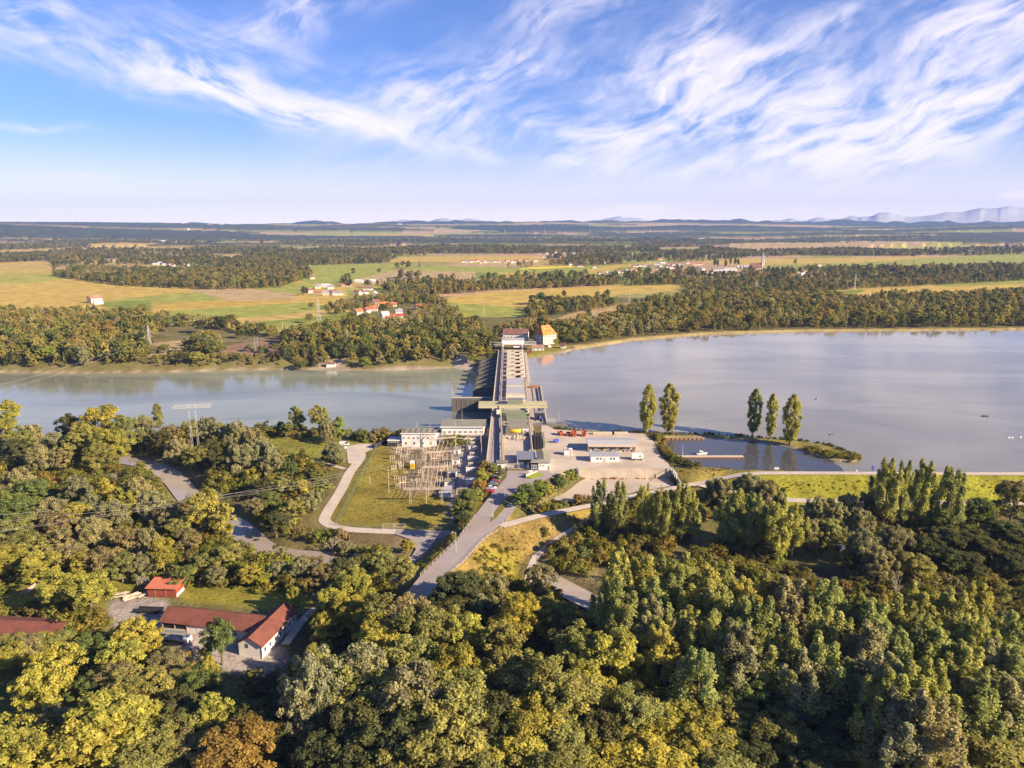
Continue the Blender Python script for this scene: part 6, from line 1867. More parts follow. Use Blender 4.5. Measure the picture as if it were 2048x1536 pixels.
def wire(label, pts, r=.07, sag=2.0, n=24, group='power lines'):
    mb = MB()
    for a, b_ in zip(pts[:-1], pts[1:]):
        a, b_ = Vector(a), Vector(b_)
        mb.tube([a.lerp(b_, k / n) - Vector((0, 0, 4 * sag * (k / n) * (1 - k / n))) for k in range(n + 1)], r, 5, False)
    tag(mb.build('power_line', M['wire'], fix=False), label, 'power line', group)


# lines from the switchyard over the left wood
for k, (u1, v1, z1, u0, v0, z0) in enumerate([(668, 962, 1, -60, 1034, 13), (668, 966, 0.5, -60, 1048, 12.5), (770, 930, 6, -60, 1070, 12), (760, 938, 5, -60, 1072, 11.5)]):
    wire(['upper power line over the left wood', 'second power line over the left wood, just below the upper one', 'third power line over the left wood', 'lowest power line over the left wood'][k], [(*P(u1, v1, z1), z1), (*P(u0, v0, z0), z0)], .032, 1.2)
cx, cy, cz = PYC.location
for k, s_ in enumerate((-1, 1)):
    wire(['left river crossing line sagging from the grey pylon to the left edge', 'right river crossing line sagging from the grey pylon to the left edge'][k], [(cx + 3 * s_, cy, cz + 17), (*P(-120, 800 + 8 * s_, 8), 8)], .06, 6)
bx_, by_, bz_ = PYB.location
for k, s_ in enumerate((-1, 1)):
    wire(['near line between the two pylons beyond the river', 'far line between the two pylons beyond the river'][k], [(cx + 3 * s_, cy, cz + 21), (bx_ + 6 * s_, by_, bz_ + 14)], .09, 2)

# ================================================================== trees
def rand_dirs(g, n):
    v = g.normal(size=(n, 3)); return v / np.linalg.norm(v, axis=1)[:, None]


def leaves_mesh(name, clumps, g, n_leaf, size, m, out=0.75, droop=0.0, elong=1.7, center=None, jit=0.35):
    """clumps: (x, y, z, rx, rz): many small leaf sprays on the skin of every clump"""
    cl = np.asarray(clumps, float)
    nc = len(cl)
    idx = np.repeat(np.arange(nc), n_leaf)
    d = rand_dirs(g, nc * n_leaf)
    d[:, 2] = np.where(g.random(len(d)) < .35, np.abs(d[:, 2]), d[:, 2])
    r = g.uniform(.35, 1.28, len(d))[:, None]
    sc = cl[idx][:, [3, 3, 4]]
    c = cl[idx, :3] + d * r * sc
    if center is not None:
        oc = cl[idx, :3] - np.asarray(center); oc /= np.linalg.norm(oc, axis=1)[:, None] + 1e-6
        dn = d * .75 + oc * .35
    else: dn = d
    nrm = dn * out + rand_dirs(g, len(d)) * (1 - out) * 1.15 + np.array((0, 0, .16))
    nrm /= np.linalg.norm(nrm, axis=1)[:, None]
    a = rand_dirs(g, len(d)); a[:, 2] -= droop
    t = np.cross(nrm, np.cross(a, nrm)); t /= np.linalg.norm(t, axis=1)[:, None] + 1e-6
    b_ = np.cross(nrm, t)
    s = size * g.uniform(.65, 1.35, len(d))[:, None]
    k = s * elong / 2
    V = np.stack([c - t * k, c + b_ * s * .5 + t * k * .1 + nrm * s * .12, c + t * k, c - b_ * s * .5 + t * k * .1 + nrm * s * .12], 1).reshape(-1, 3)
    F_ = np.arange(len(V)).reshape(-1, 4)
    ct = g.random(nc)
    tint = np.clip(ct[idx] * .55 + g.random(len(d)) * .45, 0, 1)
    return mesh_np(name, V, F_, m, False, {'tint': ('FLOAT', np.repeat(tint, 4))})


def clumps_for(kind, g, dens=1.0):
    """clump list + limb ends for a crown shape; nominal heights"""
    cl, limbs = [], []
    if kind == 'round':
        H, R, zc = 20.0, 6.2, 11.4
        nl = 11
        for i in range(nl):
            a = i * 2.4 + g.uniform(-.4, .4); f = (i + .5) / nl
            el = -0.85 + 2.3 * f
            rr_ = R * (.60 if i < nl - 1 else .15) * g.uniform(.75, 1.12)
            c = np.array((rr_ * math.cos(a) * math.cos(el * .8), rr_ * math.sin(a) * math.cos(el * .8), zc + math.sin(el) * 5.6 * g.uniform(.8, 1.05)))
            lr = R * g.uniform(.34, .50)
            limbs.append(c)
            for d in rand_dirs(g, int(13 * dens)):
                if d[2] < -.55: continue
                cl.append((*(c + d * lr * g.uniform(.65, 1.05) * np.array((1, 1, .85))), lr * g.uniform(.26, .42), lr * g.uniform(.24, .38)))
    elif kind == 'oval':
        H, R = 22.0, 4.3
        for i in range(12):
            f = i / 11.; z = 6.5 + 13.5 * f; w = R * math.sin(PI * (.18 + .74 * f)) * g.uniform(.7, 1.1)
            a = i * 2.4 + g.uniform(-.5, .5)
            c = np.array((w * .6 * math.cos(a), w * .6 * math.sin(a), z)); limbs.append(c)
            lr = w * g.uniform(.45, .62) + .5
            for d in rand_dirs(g, int(11 * dens)):
                cl.append((*(c + d * lr * g.uniform(.6, 1.1) * np.array((1, 1, 1.25))), lr * g.uniform(.28, .42), lr * g.uniform(.32, .5)))
    elif kind == 'poplar':
        H, R = 27.0, 5.2          # tall and broad, made of upswept tufts
        for i in range(18):
            f = (i + .5) / 18; a = i * 2.4 + g.uniform(-.4, .4); w = R * (.25 + .75 * math.sin(PI * min(1, .22 + .62 * (1 - f)))) * g.uniform(.45, .95) * (1 if f < .8 else .5)
            x, y, z0 = w * math.cos(a), w * math.sin(a), 4.5 + 15.5 * f
            ln = g.uniform(3.6, 6.2)
            limbs.append(np.array((x, y, z0)))
            n = int(8 * dens)
            for k in range(n):
                q = (k + g.uniform(-.2, .2)) / (n - 1); rad_ = 1.75 * (1.0 - .60 * q) * g.uniform(.75, 1.2)
                cl.append((x * (1 + .12 * q) + g.normal(0, .62) * (1.1 - q), y * (1 + .12 * q) + g.normal(0, .62) * (1.1 - q), z0 + ln * q, rad_ * .75, rad_ * g.uniform(.9, 1.2)))
        top = max(c[2] + c[4] for c in cl)
        cl = [(c[0], c[1], c[2] * 27 / top, c[3], c[4]) for c in cl]
    elif kind == 'lombardy':
        H, R = 26.0, 2.9
        for i in range(int(150 * dens)):
            f = g.random(); z = 2.2 + 23.2 * f
            w = R * (math.sin(PI * min(1, (.10 + .62 * f))) ** .8) * (1 if f < .72 else max(.12, (1 - f) / .28) ** .7)
            a = g.uniform(0, 2 * PI); q = g.uniform(.35, 1.0) ** .6
            cl.append((w * q * math.cos(a), w * q * math.sin(a), z, g.uniform(.38, .72), g.uniform(.8, 1.5)))
        limbs = [np.array((0.5, 0, 12.)), np.array((-.4, .3, 16.))]
    elif kind == 'willow':
        H, R, = 13.0, 6.2
        for i in range(13):
            a = i * 2.4 + g.uniform(-.4, .4); f = (i + .5) / 13
            w = R * .66 * math.cos(f * 1.45) * g.uniform(.8, 1.1)
            c = np.array((w * math.cos(a), w * math.sin(a), 2.6 + 7.8 * math.sin(f * 1.5))); limbs.append(c)
            lr = R * g.uniform(.30, .44)
            for d in rand_dirs(g, int(13 * dens)):
                if d[2] < -.75: continue
                cl.append((*(c + d * lr * g.uniform(.6, 1.05)), lr * g.uniform(.26, .40), lr * g.uniform(.30, .46)))
    elif kind == 'shrub':
        for i in range(int(22 * dens)):
            a = g.uniform(0, 2 * PI); w = 1.9 * math.sqrt(g.random()); z = g.uniform(.5, 3.3) * (1 - .25 * (w / 1.9) ** 2)
            cl.append((w * math.cos(a), w * math.sin(a), z, g.uniform(.45, .8), g.uniform(.45, .8)))
        limbs = [np.array((0.5, .2, 1.8)), np.array((-.6, .1, 1.6))]
    elif kind == 'spruce':
        for i in range(int(90 * dens)):
            f = g.random() ** 1.3; z = 1.5 + 17.5 * f; w = 3.2 * (1 - f) ** .85 * g.uniform(.55, 1.05); a = g.uniform(0, 2 * PI)
            cl.append((w * math.cos(a), w * math.sin(a), z, .5 + .55 * (1 - f), .32 + .25 * (1 - f)))
        limbs = [np.array((0, 0, 17.))]
    return cl, limbs


def trunk_mesh(kind, limbs, g, m, height_, r0):
    mb = MB()
    tz = height_ * (.62 if kind in ('round', 'willow') else .86)
    lean = g.normal(0, .25, 2)
    pts = [(0, 0, -1.2), (lean[0] * .2, lean[1] * .2, tz * .3), (lean[0], lean[1], tz * .7), (lean[0] * 1.4, lean[1] * 1.2, tz)]
    mb.tube(pts, [r0 * 1.25, r0, r0 * .65, r0 * .2], 8)
    for c in limbs[:9]:
        z0 = max(height_ * .12, min(c[2] * .55, tz * .75)); k = z0 / tz
        s = Vector((lean[0] * k, lean[1] * k, z0)); e_ = Vector(c)
        mid = s.lerp(e_, .5) + Vector((0, 0, -.06 * (e_ - s).length))
        mb.tube([s, mid, e_], [r0 * .45, r0 * .3, r0 * .08], 5, False)
    return mb.data('trunk', m, True)


def bare_mesh(g, m, h=12.0):
    mb = MB()

    def grow(p, d, ln, r, lev):
        q = p + d * ln
        mid = p + d * ln * .5 + Vector(g.normal(0, .06 * ln, 3))
        mb.tube([p, mid, q], [r, r * .8, r * .6], 5 if lev < 2 else 4, False)
        if lev >= 4: return
        for k in range(3 if lev else 5):
            nd = (d * 1.0 + Vector(g.normal(0, .42, 3)) + Vector((0, 0, .22))).normalized()
            grow(p.lerp(q, g.uniform(.55, 1.0)), nd, ln * g.uniform(.55, .8), r * .58, lev + 1)
    grow(Vector((0, 0, -.5)), Vector((0, 0, 1)), h * .30, .24, 0)
    return mb.data('branches', m, False)


GT = np.random.default_rng(42)
NOM = {'round': (20.0, 7.6), 'oval': (22.0, 4.8), 'poplar': (27.0, 5.6), 'lombardy': (26.0, 3.2), 'willow': (13.0, 6.6), 'shrub': (4.0, 2.6), 'bare': (12.0, 4.0), 'spruce': (20.0, 3.6)}
PROTO = {}
for kind, nv, nleaf, size, out in (('round', 5, 115, .37, .55), ('oval', 3, 105, .36, .55), ('poplar', 5, 105, .37, .55), ('lombardy', 2, 75, .36, .55), ('willow', 4, 120, .30, .5), ('shrub', 3, 75, .33, .5)):
    for q in range(nv):
        cl, limbs = clumps_for(kind, GT)
        me = leaves_mesh('crown', cl, GT, nleaf, size, LEAF, out, .5 if kind == 'willow' else 0, 1.9 if kind == 'willow' else 1.5, (0, 0, NOM[kind][0] * .5))
        tm = trunk_mesh(kind, limbs, GT, M['trunk'], NOM[kind][0], .36 if kind != 'shrub' else .1)
        PROTO.setdefault(kind, []).append((me, tm))
        if q == 0:
            co = np.empty(len(me.vertices) * 3, np.float32); me.vertices.foreach_get('co', co); co = co.reshape(-1, 3)
            NOM[kind] = (float(np.percentile(co[:, 2], 99.7)), float(np.percentile(np.hypot(co[:, 0], co[:, 1]), 96)))
for q in range(2):
    PROTO.setdefault('bare', []).append((bare_mesh(GT, M['pale_bark']), None))

COLS = {'yel': (0.398, 0.367, 0.078), 'olive': (0.301, 0.295, 0.094), 'green': (0.185, 0.219, 0.067), 'dark': (0.130, 0.137, 0.054), 'wil': (0.319, 0.302, 0.153), 'orange': (0.370, 0.255, 0.072), 'bro': (0.300, 0.263, 0.124),
        'silver': (0.358, 0.338, 0.182), 'pop': (0.333, 0.349, 0.117), 'popyel': (0.392, 0.374, 0.098), 'ltgreen': (0.280, 0.332, 0.072), 'red': (0.302, 0.166, 0.065)}
LOOK = {'yel': 'yellow green', 'olive': 'olive green', 'green': 'mid green', 'dark': 'dark green', 'wil': 'grey olive', 'orange': 'orange tinted', 'bro': 'brownish', 'silver': 'pale silvery', 'pop': 'grey green', 'popyel': 'yellowish', 'ltgreen': 'bright green', 'red': 'reddish'}
NAMES = {'round': ('broadleaf_tree', 'broadleaf tree'), 'oval': ('slender_tree', 'slender tree'), 'poplar': ('poplar_tree', 'tall poplar'), 'lombardy': ('column_poplar', 'column poplar'), 'willow': ('willow_tree', 'willow'), 'bare': ('bare_tree', 'leafless tree'), 'shrub': ('shrub', 'shrub')}
TREES = []
tr = random.Random(99)


def tree(u, v, h, R, col, kind=None, base=None, label=None, rot=None, group=None, world=None):
    """tree whose top is seen at (u, v)"""
    if kind is None: kind = 'willow' if col == 'wil' else ('poplar' if col.startswith('pop') else 'round')
    if world: x, y = world
    else:
        z = LOW if base is None else base
        for _ in range(4):
            x, y = P(u, v, z + h); z = gz(x, y) if base is None else base
    z = (gz(x, y) if base is None else base)
    name, word = NAMES[kind]
    me, tm = PROTO[kind][tr.randrange(len(PROTO[kind]))]
    H0, R0 = NOM[kind]
    e = empty(name, (x, y, z - .1), tr.uniform(0, 6.28) if rot is None else rot, None, 'tree' if kind != 'shrub' else 'shrub', group)
    e.scale = (R / R0, R / R0, h / H0)
    c = bpy.data.objects.new('crown' if kind != 'bare' else 'branches', me); COL.objects.link(c); c.parent = e
    k = tr.uniform(.86, 1.14); kk = tr.uniform(.93, 1.07)
    c.color = (COLS[col][0] * k * kk, COLS[col][1] * k, COLS[col][2] * k / kk, 1)
    if tm:
        t_ = bpy.data.objects.new('trunk', tm); COL.objects.link(t_); t_.parent = e
    if label: e['label'] = label
    else: TREES.append((e, ('tall ' if h > 21 and kind not in ('poplar',) else 'low ' if h < 9.5 else '') + LOOK[col] + ' ' + word, *Q(x, y, z + h * .7)))
    return e


RG = 'trees on the near river bank'
T1 = [  # u, v(top), height, radius, colour, [kind]
    (12, 803, 22, 8.5, 'yel'), (4, 842, 17, 8, 'yel'), (42, 862, 14, 6, 'olive'), (150, 868, 16, 7, 'olive'), (232, 872, 16, 7, 'yel'), (190, 892, 15, 7, 'olive'), (208, 862, 18, 8, 'yel'), (165, 845, 19, 7, 'yel'), (60, 850, 15, 6.5, 'wil'), (135, 828, 20, 6.5, 'dark'), (195, 825, 25, 11.5, 'yel'), (250, 838, 22, 7, 'olive'), (285, 832, 16, 6.5, 'wil'), (312, 806, 20, 3.6, 'olive', 'oval'), (105, 868, 15, 7, 'wil'), (28, 880, 14, 7, 'dark'),
    (340, 850, 15, 6, 'bro'), (375, 843, 16, 6, 'olive'), (410, 836, 17, 6, 'bro'), (437, 845, 15, 5, 'olive'), (467, 842, 16, 6, 'wil'), (500, 860, 17, 7.5, 'wil'), (527, 882, 16, 7, 'wil'), (478, 890, 16, 8, 'wil'), (545, 908, 13, 6, 'wil'), (350, 880, 12, 6, 'wil'), (420, 880, 14, 6.5, 'dark'), (388, 895, 12, 6, 'olive'), (440, 905, 12, 6, 'dark'), (320, 868, 14, 6, 'dark'),
    (591, 812, 18, 5, 'olive', 'oval'), (636, 812, 19, 5.5, 'olive'), (677, 832, 15, 4, 'ltgreen', 'oval'), (656, 846, 12, 4.5, 'wil'), (572, 848, 9, 3.5, 'green'), (667, 888, 12, 6.6, 'wil'), (723, 862, 6, 3.6, 'green'),
    (30, 940, 14, 7, 'wil'), (75, 893, 15, 7, 'wil'), (118, 900, 13, 6, 'bro'), (60, 960, 13, 7, 'green'), (2, 985, 17, 8, 'green'), (28, 1000, 17, 8.5, 'green'), (92, 1000, 14, 7, 'wil'), (150, 958, 14, 6.5, 'wil'), (175, 990, 13, 6, 'wil'), (206, 955, 18, 5, 'yel', 'oval'), (238, 975, 16, 5.5, 'yel', 'oval'), (218, 1005, 15, 7, 'wil'), (268, 958, 13, 6, 'wil'),
    (300, 985, 13, 6, 'wil'), (333, 1010, 13, 6, 'wil'), (182, 1040, 14, 7, 'wil'), (122, 1060, 12, 6, 'bro'), (252, 1058, 12, 6, 'bro'), (48, 1068, 13, 7, 'olive'), (10, 1095, 12, 6, 'yel'), (75, 1108, 12, 7, 'yel'), (142, 1090, 11, 6, 'bro'), (202, 1098, 11, 6, 'bro'), (290, 1058, 12, 5, 'wil'), (240, 1112, 10, 5, 'olive'), (322, 1078, 14, 4.2, 'yel'), (408, 985, 20, 7, 'popyel', 'round'), (446, 1005, 17, 4.5, 'popyel', 'oval'),
    (372, 1058, 11, 5, 'bro'), (452, 1092, 10, 6, 'olive'), (280, 1110, 9, 5, 'wil'), (400, 1110, 8, 4.5, 'olive'), (500, 1130, 8, 4.5, 'yel'), (430, 1135, 7, 4, 'bro'), (360, 1135, 8, 4, 'green'), (162, 1105, 10, 5.5, 'yel'), (20, 1040, 13, 7, 'olive'), (110, 1025, 12, 6, 'bro'), (152, 1010, 12, 6, 'yel'), (350, 1040, 11, 5, 'olive'),
    (560, 955, 10, 5, 'olive'), (602, 958, 11, 3.6, 'yel', 'oval'), (540, 985, 10, 5.5, 'green'), (582, 1000, 11, 5.5, 'olive'), (622, 985, 9, 5, 'wil'), (550, 1030, 10, 5.5, 'dark'), (508, 1000, 9, 5.5, 'bro'), (645, 960, 8, 4, 'olive'), (520, 960, 10, 5, 'dark'), (575, 925, 9, 4.5, 'green'), (632, 940, 7, 3.6, 'green'),
    (690, 1085, 6, 4, 'wil'), (730, 1092, 6, 4, 'olive'), (765, 1094, 6, 3.6, 'olive'), (812, 1078, 6, 2.6, 'yel', 'oval'), (760, 1108, 12, 5.5, 'olive'), (802, 1118, 12, 5.5, 'olive'), (720, 1115, 10, 5, 'olive'), (680, 1120, 10, 5, 'dark'), (600, 1118, 9, 5, 'wil'), (558, 1125, 7, 4.5, 'wil'), (640, 1128, 9, 4.5, 'bro'),
    (122, 1148, 14, 7.6, 'yel'), (172, 1152, 14.5, 8, 'yel'), (585, 1172, 10, 2.6, 'yel', 'oval'), (437, 1240, 14, 4.8, 'green'), (270, 1240, 13, 6.5, 'yel'), (232, 1290, 13, 6.5, 'yel'), (330, 1300, 9, 5, 'bro'), (100, 1293, 17, 6.2, 'yel'), (68, 1335, 16, 6, 'yel'), (15, 1272, 8, 5, 'olive'), (85, 1270, 7, 4.5, 'yel'), (118, 1268, 7, 4, 'olive'), (172, 1280, 10, 6, 'green'), (20, 1292, 9, 5, 'yel'), (52, 1275, 9, 5, 'wil'), (413, 1312, 13, 3.4, 'yel', 'oval'),
    (205, 1405, 18, 10, 'yel'), (160, 1450, 16, 8.5, 'yel'), (2, 1455, 16, 7.5, 'yel'), (52, 1482, 14, 7, 'yel'), (474, 1456, 15, 8.5, 'orange'), (300, 1400, 14, 3.6, 'yel', 'oval'), (424, 1385, 16, 4.6, 'yel', 'oval'), (300, 1345, 12, 6, 'olive'), (252, 1350, 12, 6, 'olive'), (352, 1400, 12, 7, 'dark'), (525, 1360, 8, 4, 'dark'), (560, 1390, 12, 6, 'dark'), (500, 1420, 12, 6, 'dark'), (332, 1450, 13, 7, 'olive'), (102, 1420, 10, 5, 'wil'), (380, 1475, 11, 6, 'bro'), (270, 1500, 12, 6.5, 'olive'), (180, 1350, 9, 5, 'green'), (392, 1345, 11, 5.5, 'green'), (460, 1400, 11, 5.5, 'green'), (235, 1330, 11, 5, 'bro'), (430, 1440, 10, 5, 'olive'), (545, 1450, 11, 6, 'dark'),
    (622, 1312, 25, 6.8, 'silver'), (600, 1352, 21, 5.6, 'silver'), (648, 1345, 21, 5, 'silver'),
    (702, 1140, 17, 7, 'yel'), (662, 1178, 14, 5, 'yel'), (700, 1198, 14, 5.5, 'yel'), (648, 1234, 11, 4.2, 'yel'), (628, 1296, 11, 3.6, 'yel'), (815, 1162, 18, 8, 'bro'), (762, 1188, 17, 8, 'olive'), (845, 1218, 20, 8.5, 'olive'), (752, 1242, 17, 7, 'yel'), (882, 1225, 18, 7.5, 'olive'), (915, 1150, 14, 7.5, 'dark'), (985, 1152, 14, 6, 'wil'), (950, 1165, 13, 6.5, 'dark'), (900, 1200, 12, 6, 'dark'), (1000, 1205, 12, 5.5, 'dark'), (962, 1195, 13, 5.5, 'wil'),
    (1035, 1193, 20, 7, 'yel'), (1008, 1250, 20, 7, 'olive'), (1095, 1195, 15, 6, 'olive'), (1078, 1130, 14, 5, 'bro'), (1128, 1212, 16, 6.5, 'olive'), (922, 1232, 18, 6.5, 'yel'), (795, 1288, 20, 8, 'olive'), (842, 1290, 19, 7.5, 'olive'), (730, 1298, 22, 8, 'silver'), (688, 1330, 21, 8, 'olive'), (912, 1298, 20, 6.5, 'yel'), (872, 1345, 23, 9, 'olive'), (828, 1338, 24, 8.5, 'silver'), (930, 1362, 22, 8, 'olive'), (768, 1352, 20, 8, 'olive'), (1000, 1318, 19, 6.5, 'olive'), (1072, 1318, 22, 8.5, 'olive'), (1112, 1345, 23, 9, 'olive'), (1060, 1402, 20, 8, 'yel'), (1152, 1262, 20, 8, 'olive'), (1222, 1278, 21, 8, 'yel'), (1172, 1340, 18, 7.5, 'yel'), (1000, 1402, 20, 7.5, 'dark'), (950, 1430, 18, 8, 'olive'), (880, 1440, 20, 9, 'olive'), (800, 1430, 19, 8.5, 'dark'), (722, 1420, 18, 8, 'dark'), (700, 1480, 15, 7.5, 'dark'), (1032, 1460, 17, 8, 'yel'), (1105, 1482, 16, 8, 'olive'), (1262, 1390, 18, 6.5, 'olive'), (1182, 1500, 12, 8, 'yel'), (1120, 1440, 17, 7, 'olive'), (790, 1500, 16, 8, 'olive'), (905, 1515, 16, 8, 'dark'), (650, 1470, 14, 7, 'dark'), (970, 1500, 16, 7.5, 'olive'), (660, 1400, 15, 7, 'dark'), (1195, 1420, 16, 7, 'dark'),
    (1202, 960, 24, 4.4, 'pop'), (1240, 960, 25, 4.8, 'pop'), (1290, 966, 24, 4.2, 'popyel'), (1330, 983, 22, 4.4, 'pop'), (1366, 968, 24, 6, 'popyel'), (1388, 990, 20, 5, 'pop'), (1440, 958, 15, 6.2, 'wil'), (1500, 950, 16, 8, 'wil'), (1540, 965, 15, 6.5, 'wil'), (1484, 975, 22, 6, 'popyel'), (1512, 985, 24, 6, 'pop'), (1460, 1000, 20, 6, 'pop'), (1560, 1000, 24, 6, 'popyel'), (1592, 1005, 22, 5.4, 'popyel'),
    (1640, 995, 14, 5.2, 'wil'), (1620, 1040, 13, 5.5, 'wil'), (1700, 990, 14, 5.2, 'wil'), (1742, 985, 14, 5.2, 'wil'), (1680, 1010, 15, 6, 'wil'), (1722, 1020, 14, 6, 'wil'), (1730, 1062, 14, 6.2, 'wil'), (1792, 1055, 15, 7, 'wil'), (1660, 1040, 12, 5, 'olive'), (1765, 1100, 12, 6, 'wil'),
    (1780, 917, 31, 6, 'pop'), (1812, 920, 30, 5.4, 'pop'), (1855, 921, 30, 6, 'popyel'), (1907, 932, 29, 6.8, 'pop'),
    (1962, 998, 14, 6, 'green'), (2032, 962, 21, 6.5, 'bro'), (2000, 1040, 12, 7, 'dark'), (1900, 1060, 12, 7, 'dark'), (1950, 1062, 12, 7, 'dark'), (1850, 1072, 12, 7, 'dark'), (2042, 1062, 12, 7, 'dark'), (1985, 1085, 11, 7, 'dark'), (1900, 1098, 10, 6.5, 'dark'), (2035, 1105, 10, 6.5, 'dark'), (1945, 1110, 9, 6, 'dark'), (1835, 1110, 10, 6, 'olive'), (1880, 1030, 9, 5, 'green'), (1930, 1025, 8, 5, 'green'),
    (1602, 1320, 19, 10.5, 'olive'), (1540, 1298, 19, 6.2, 'yel'), (1452, 1330, 16, 7, 'olive'), (1432, 1388, 14, 8.5, 'olive'), (1342, 1400, 15, 8.5, 'yel'), (1392, 1440, 15, 9, 'yel'), (1302, 1478, 14, 9.5, 'yel'), (1482, 1352, 16, 7, 'green'), (1950, 1455, 14, 10.5, 'olive'), (1862, 1502, 12, 8, 'olive'), (1700, 1402, 13, 7, 'dark'), (1652, 1480, 11, 7, 'dark'), (1760, 1440, 12, 7, 'dark'), (1560, 1430, 13, 7, 'olive'), (1500, 1470, 12, 7, 'dark'), (2030, 1400, 15, 8, 'green'), (1380, 1340, 14, 6.5, 'dark'), (1300, 1400, 14, 6.5, 'dark'), (1440, 1490, 12, 7, 'olive'), (1740, 1500, 11, 7, 'olive'), (1600, 1500, 10, 6, 'dark'),
]
for a in T1:
    tree(a[0], a[1], a[2], a[3], a[4], a[5] if len(a) > 5 else None, group='trees on the near side of the river')
# hedge of trees between parked cars and switchyard, and by the sunken yard
for u, v, h, R, c in ((968, 921, 8, 3.4, 'orange'), (984, 925, 6, 2.6, 'olive'), (962, 940, 8, 3.2, 'yel'), (974, 944, 5, 2.3, 'olive'), (958, 962, 8, 3.4, 'orange'), (950, 978, 8, 3.6, 'olive'), (934, 980, 10, 4.6, 'green'), (920, 1002, 10, 4.6, 'green'), (940, 1004, 8, 3.4, 'olive'), (925, 1026, 7, 3.6, 'dark'), (954, 988, 5, 2.6, 'olive')):
    tree(u, v, h, R, c, 'round', group='trees between the switchyard and the parked cars', base=None)
for u, v, h, R, c in ((1052, 968, 9, 4.2, 'green'), (1078, 962, 9, 4.4, 'ltgreen'), (1065, 985, 8, 4, 'green'), (1040, 985, 7, 3.4, 'ltgreen'), (1098, 958, 6.5, 3.4, 'yel'), (1118, 950, 6.5, 3.2, 'green'), (1140, 936, 7, 3.4, 'ltgreen'), (1128, 945, 6, 3, 'olive')):
    tree(u, v, h, R, c, 'round', group='trees beside the sunken yard')
# column poplars on the spit
for u, v0, v1, R, lb in ((1294, 770, 866, 4.6, 'leftmost column poplar on the spit'), (1336, 768, 864, 5.2, 'second column poplar on the spit from the left, fullest crown'), (1506, 779, 870, 4.1, 'middle column poplar on the spit, left of the thinnest'), (1540, 788, 877, 3.1, 'thinnest of the five column poplars on the spit'), (1580, 790, 889, 4.8, 'rightmost column poplar, on the bend of the spit')):
    x, y = P(u, v1, -.6)
    ztop = CAMH + y * (((768 - v0) / FPX) * CP - SP) / (CP + ((768 - v0) / FPX) * SP)
    tree(u, v0, ztop + .6, R, 'popyel' if v1 != 870 else 'pop', 'lombardy', -.6, lb, group='column poplars on the spit', world=(x, y))
for u, v, h, R, lb, b_ in ((1661, 858, 9, 3.2, 'half bare tree near the tip of the spit', None), (1482, 1165, 12, 4, None, None), (1800, 1128, 13, 4.5, 'pale leafless tree rising from the right poplar stand', None), (1240, 1435, 10, 4, 'pale leafless tree among the bushes at the bottom', None), (1835, 1140, 10, 3, 'thin leafless tree right of the large leafless one', None), (225, 930, 11, 4, 'leafless tree between the left willows', None), (140, 935, 11, 3.6, 'bare whitish tree at the far left among the willows', None), (340, 1335, 9, 3.4, 'small leafless tree below the farm yard', None), (662, 1050, 13, 4.2, 'half leafless tree at the bend of the gravel track', None), (1098, 1120, 13, 4.2, 'bare pale tree above the right creek', None), (600, 950, 9, 3, 'bare tree beside the thin power lines', None)):
    if lb: tree(u, v, h, R, 'bro', 'bare', label=lb, group='leafless trees')
tree(1661, 868, 6, 2.2, 'bro', 'round', label='thin brownish lower foliage of the spit tip tree', group=None)

# the tall poplar stand at the right
stand = [(u + tr.uniform(-14, 14), v + tr.uniform(-7, 7)) for v, us in ((1108, (1235, 1280, 1330, 1375)), (1132, (1415, 1455)), (1150, (1225, 1262, 1310, 1352, 1500, 1545, 1590, 1640)), (1172, (1395, 1440, 1670, 1850, 1905, 1950)), (1195, (1240, 1290, 1335, 1480, 1530, 1575, 1625, 1715, 1760, 1810)), (1225, (1380, 1425, 1660, 1880, 1935, 1985, 2035)),
         (1250, (1320, 1470, 1520, 1565, 1700, 1750, 1800, 1845)), (1285, (1400, 1600, 1650, 1900, 1950, 2000, 2045)), (1310, (1720, 1770, 1820, 1870)), (1350, (1780, 1840, 1920, 1975, 2040)), (1395, (1810, 1880))) for u in us]
for u, v in stand:
    h = 26 + tr.uniform(-3, 3)
    tree(u, v, h, tr.uniform(6.2, 7.8), tr.choice(['pop', 'pop', 'popyel', 'popyel', 'pop', 'silver']), 'poplar', group='tall poplars of the right stand')

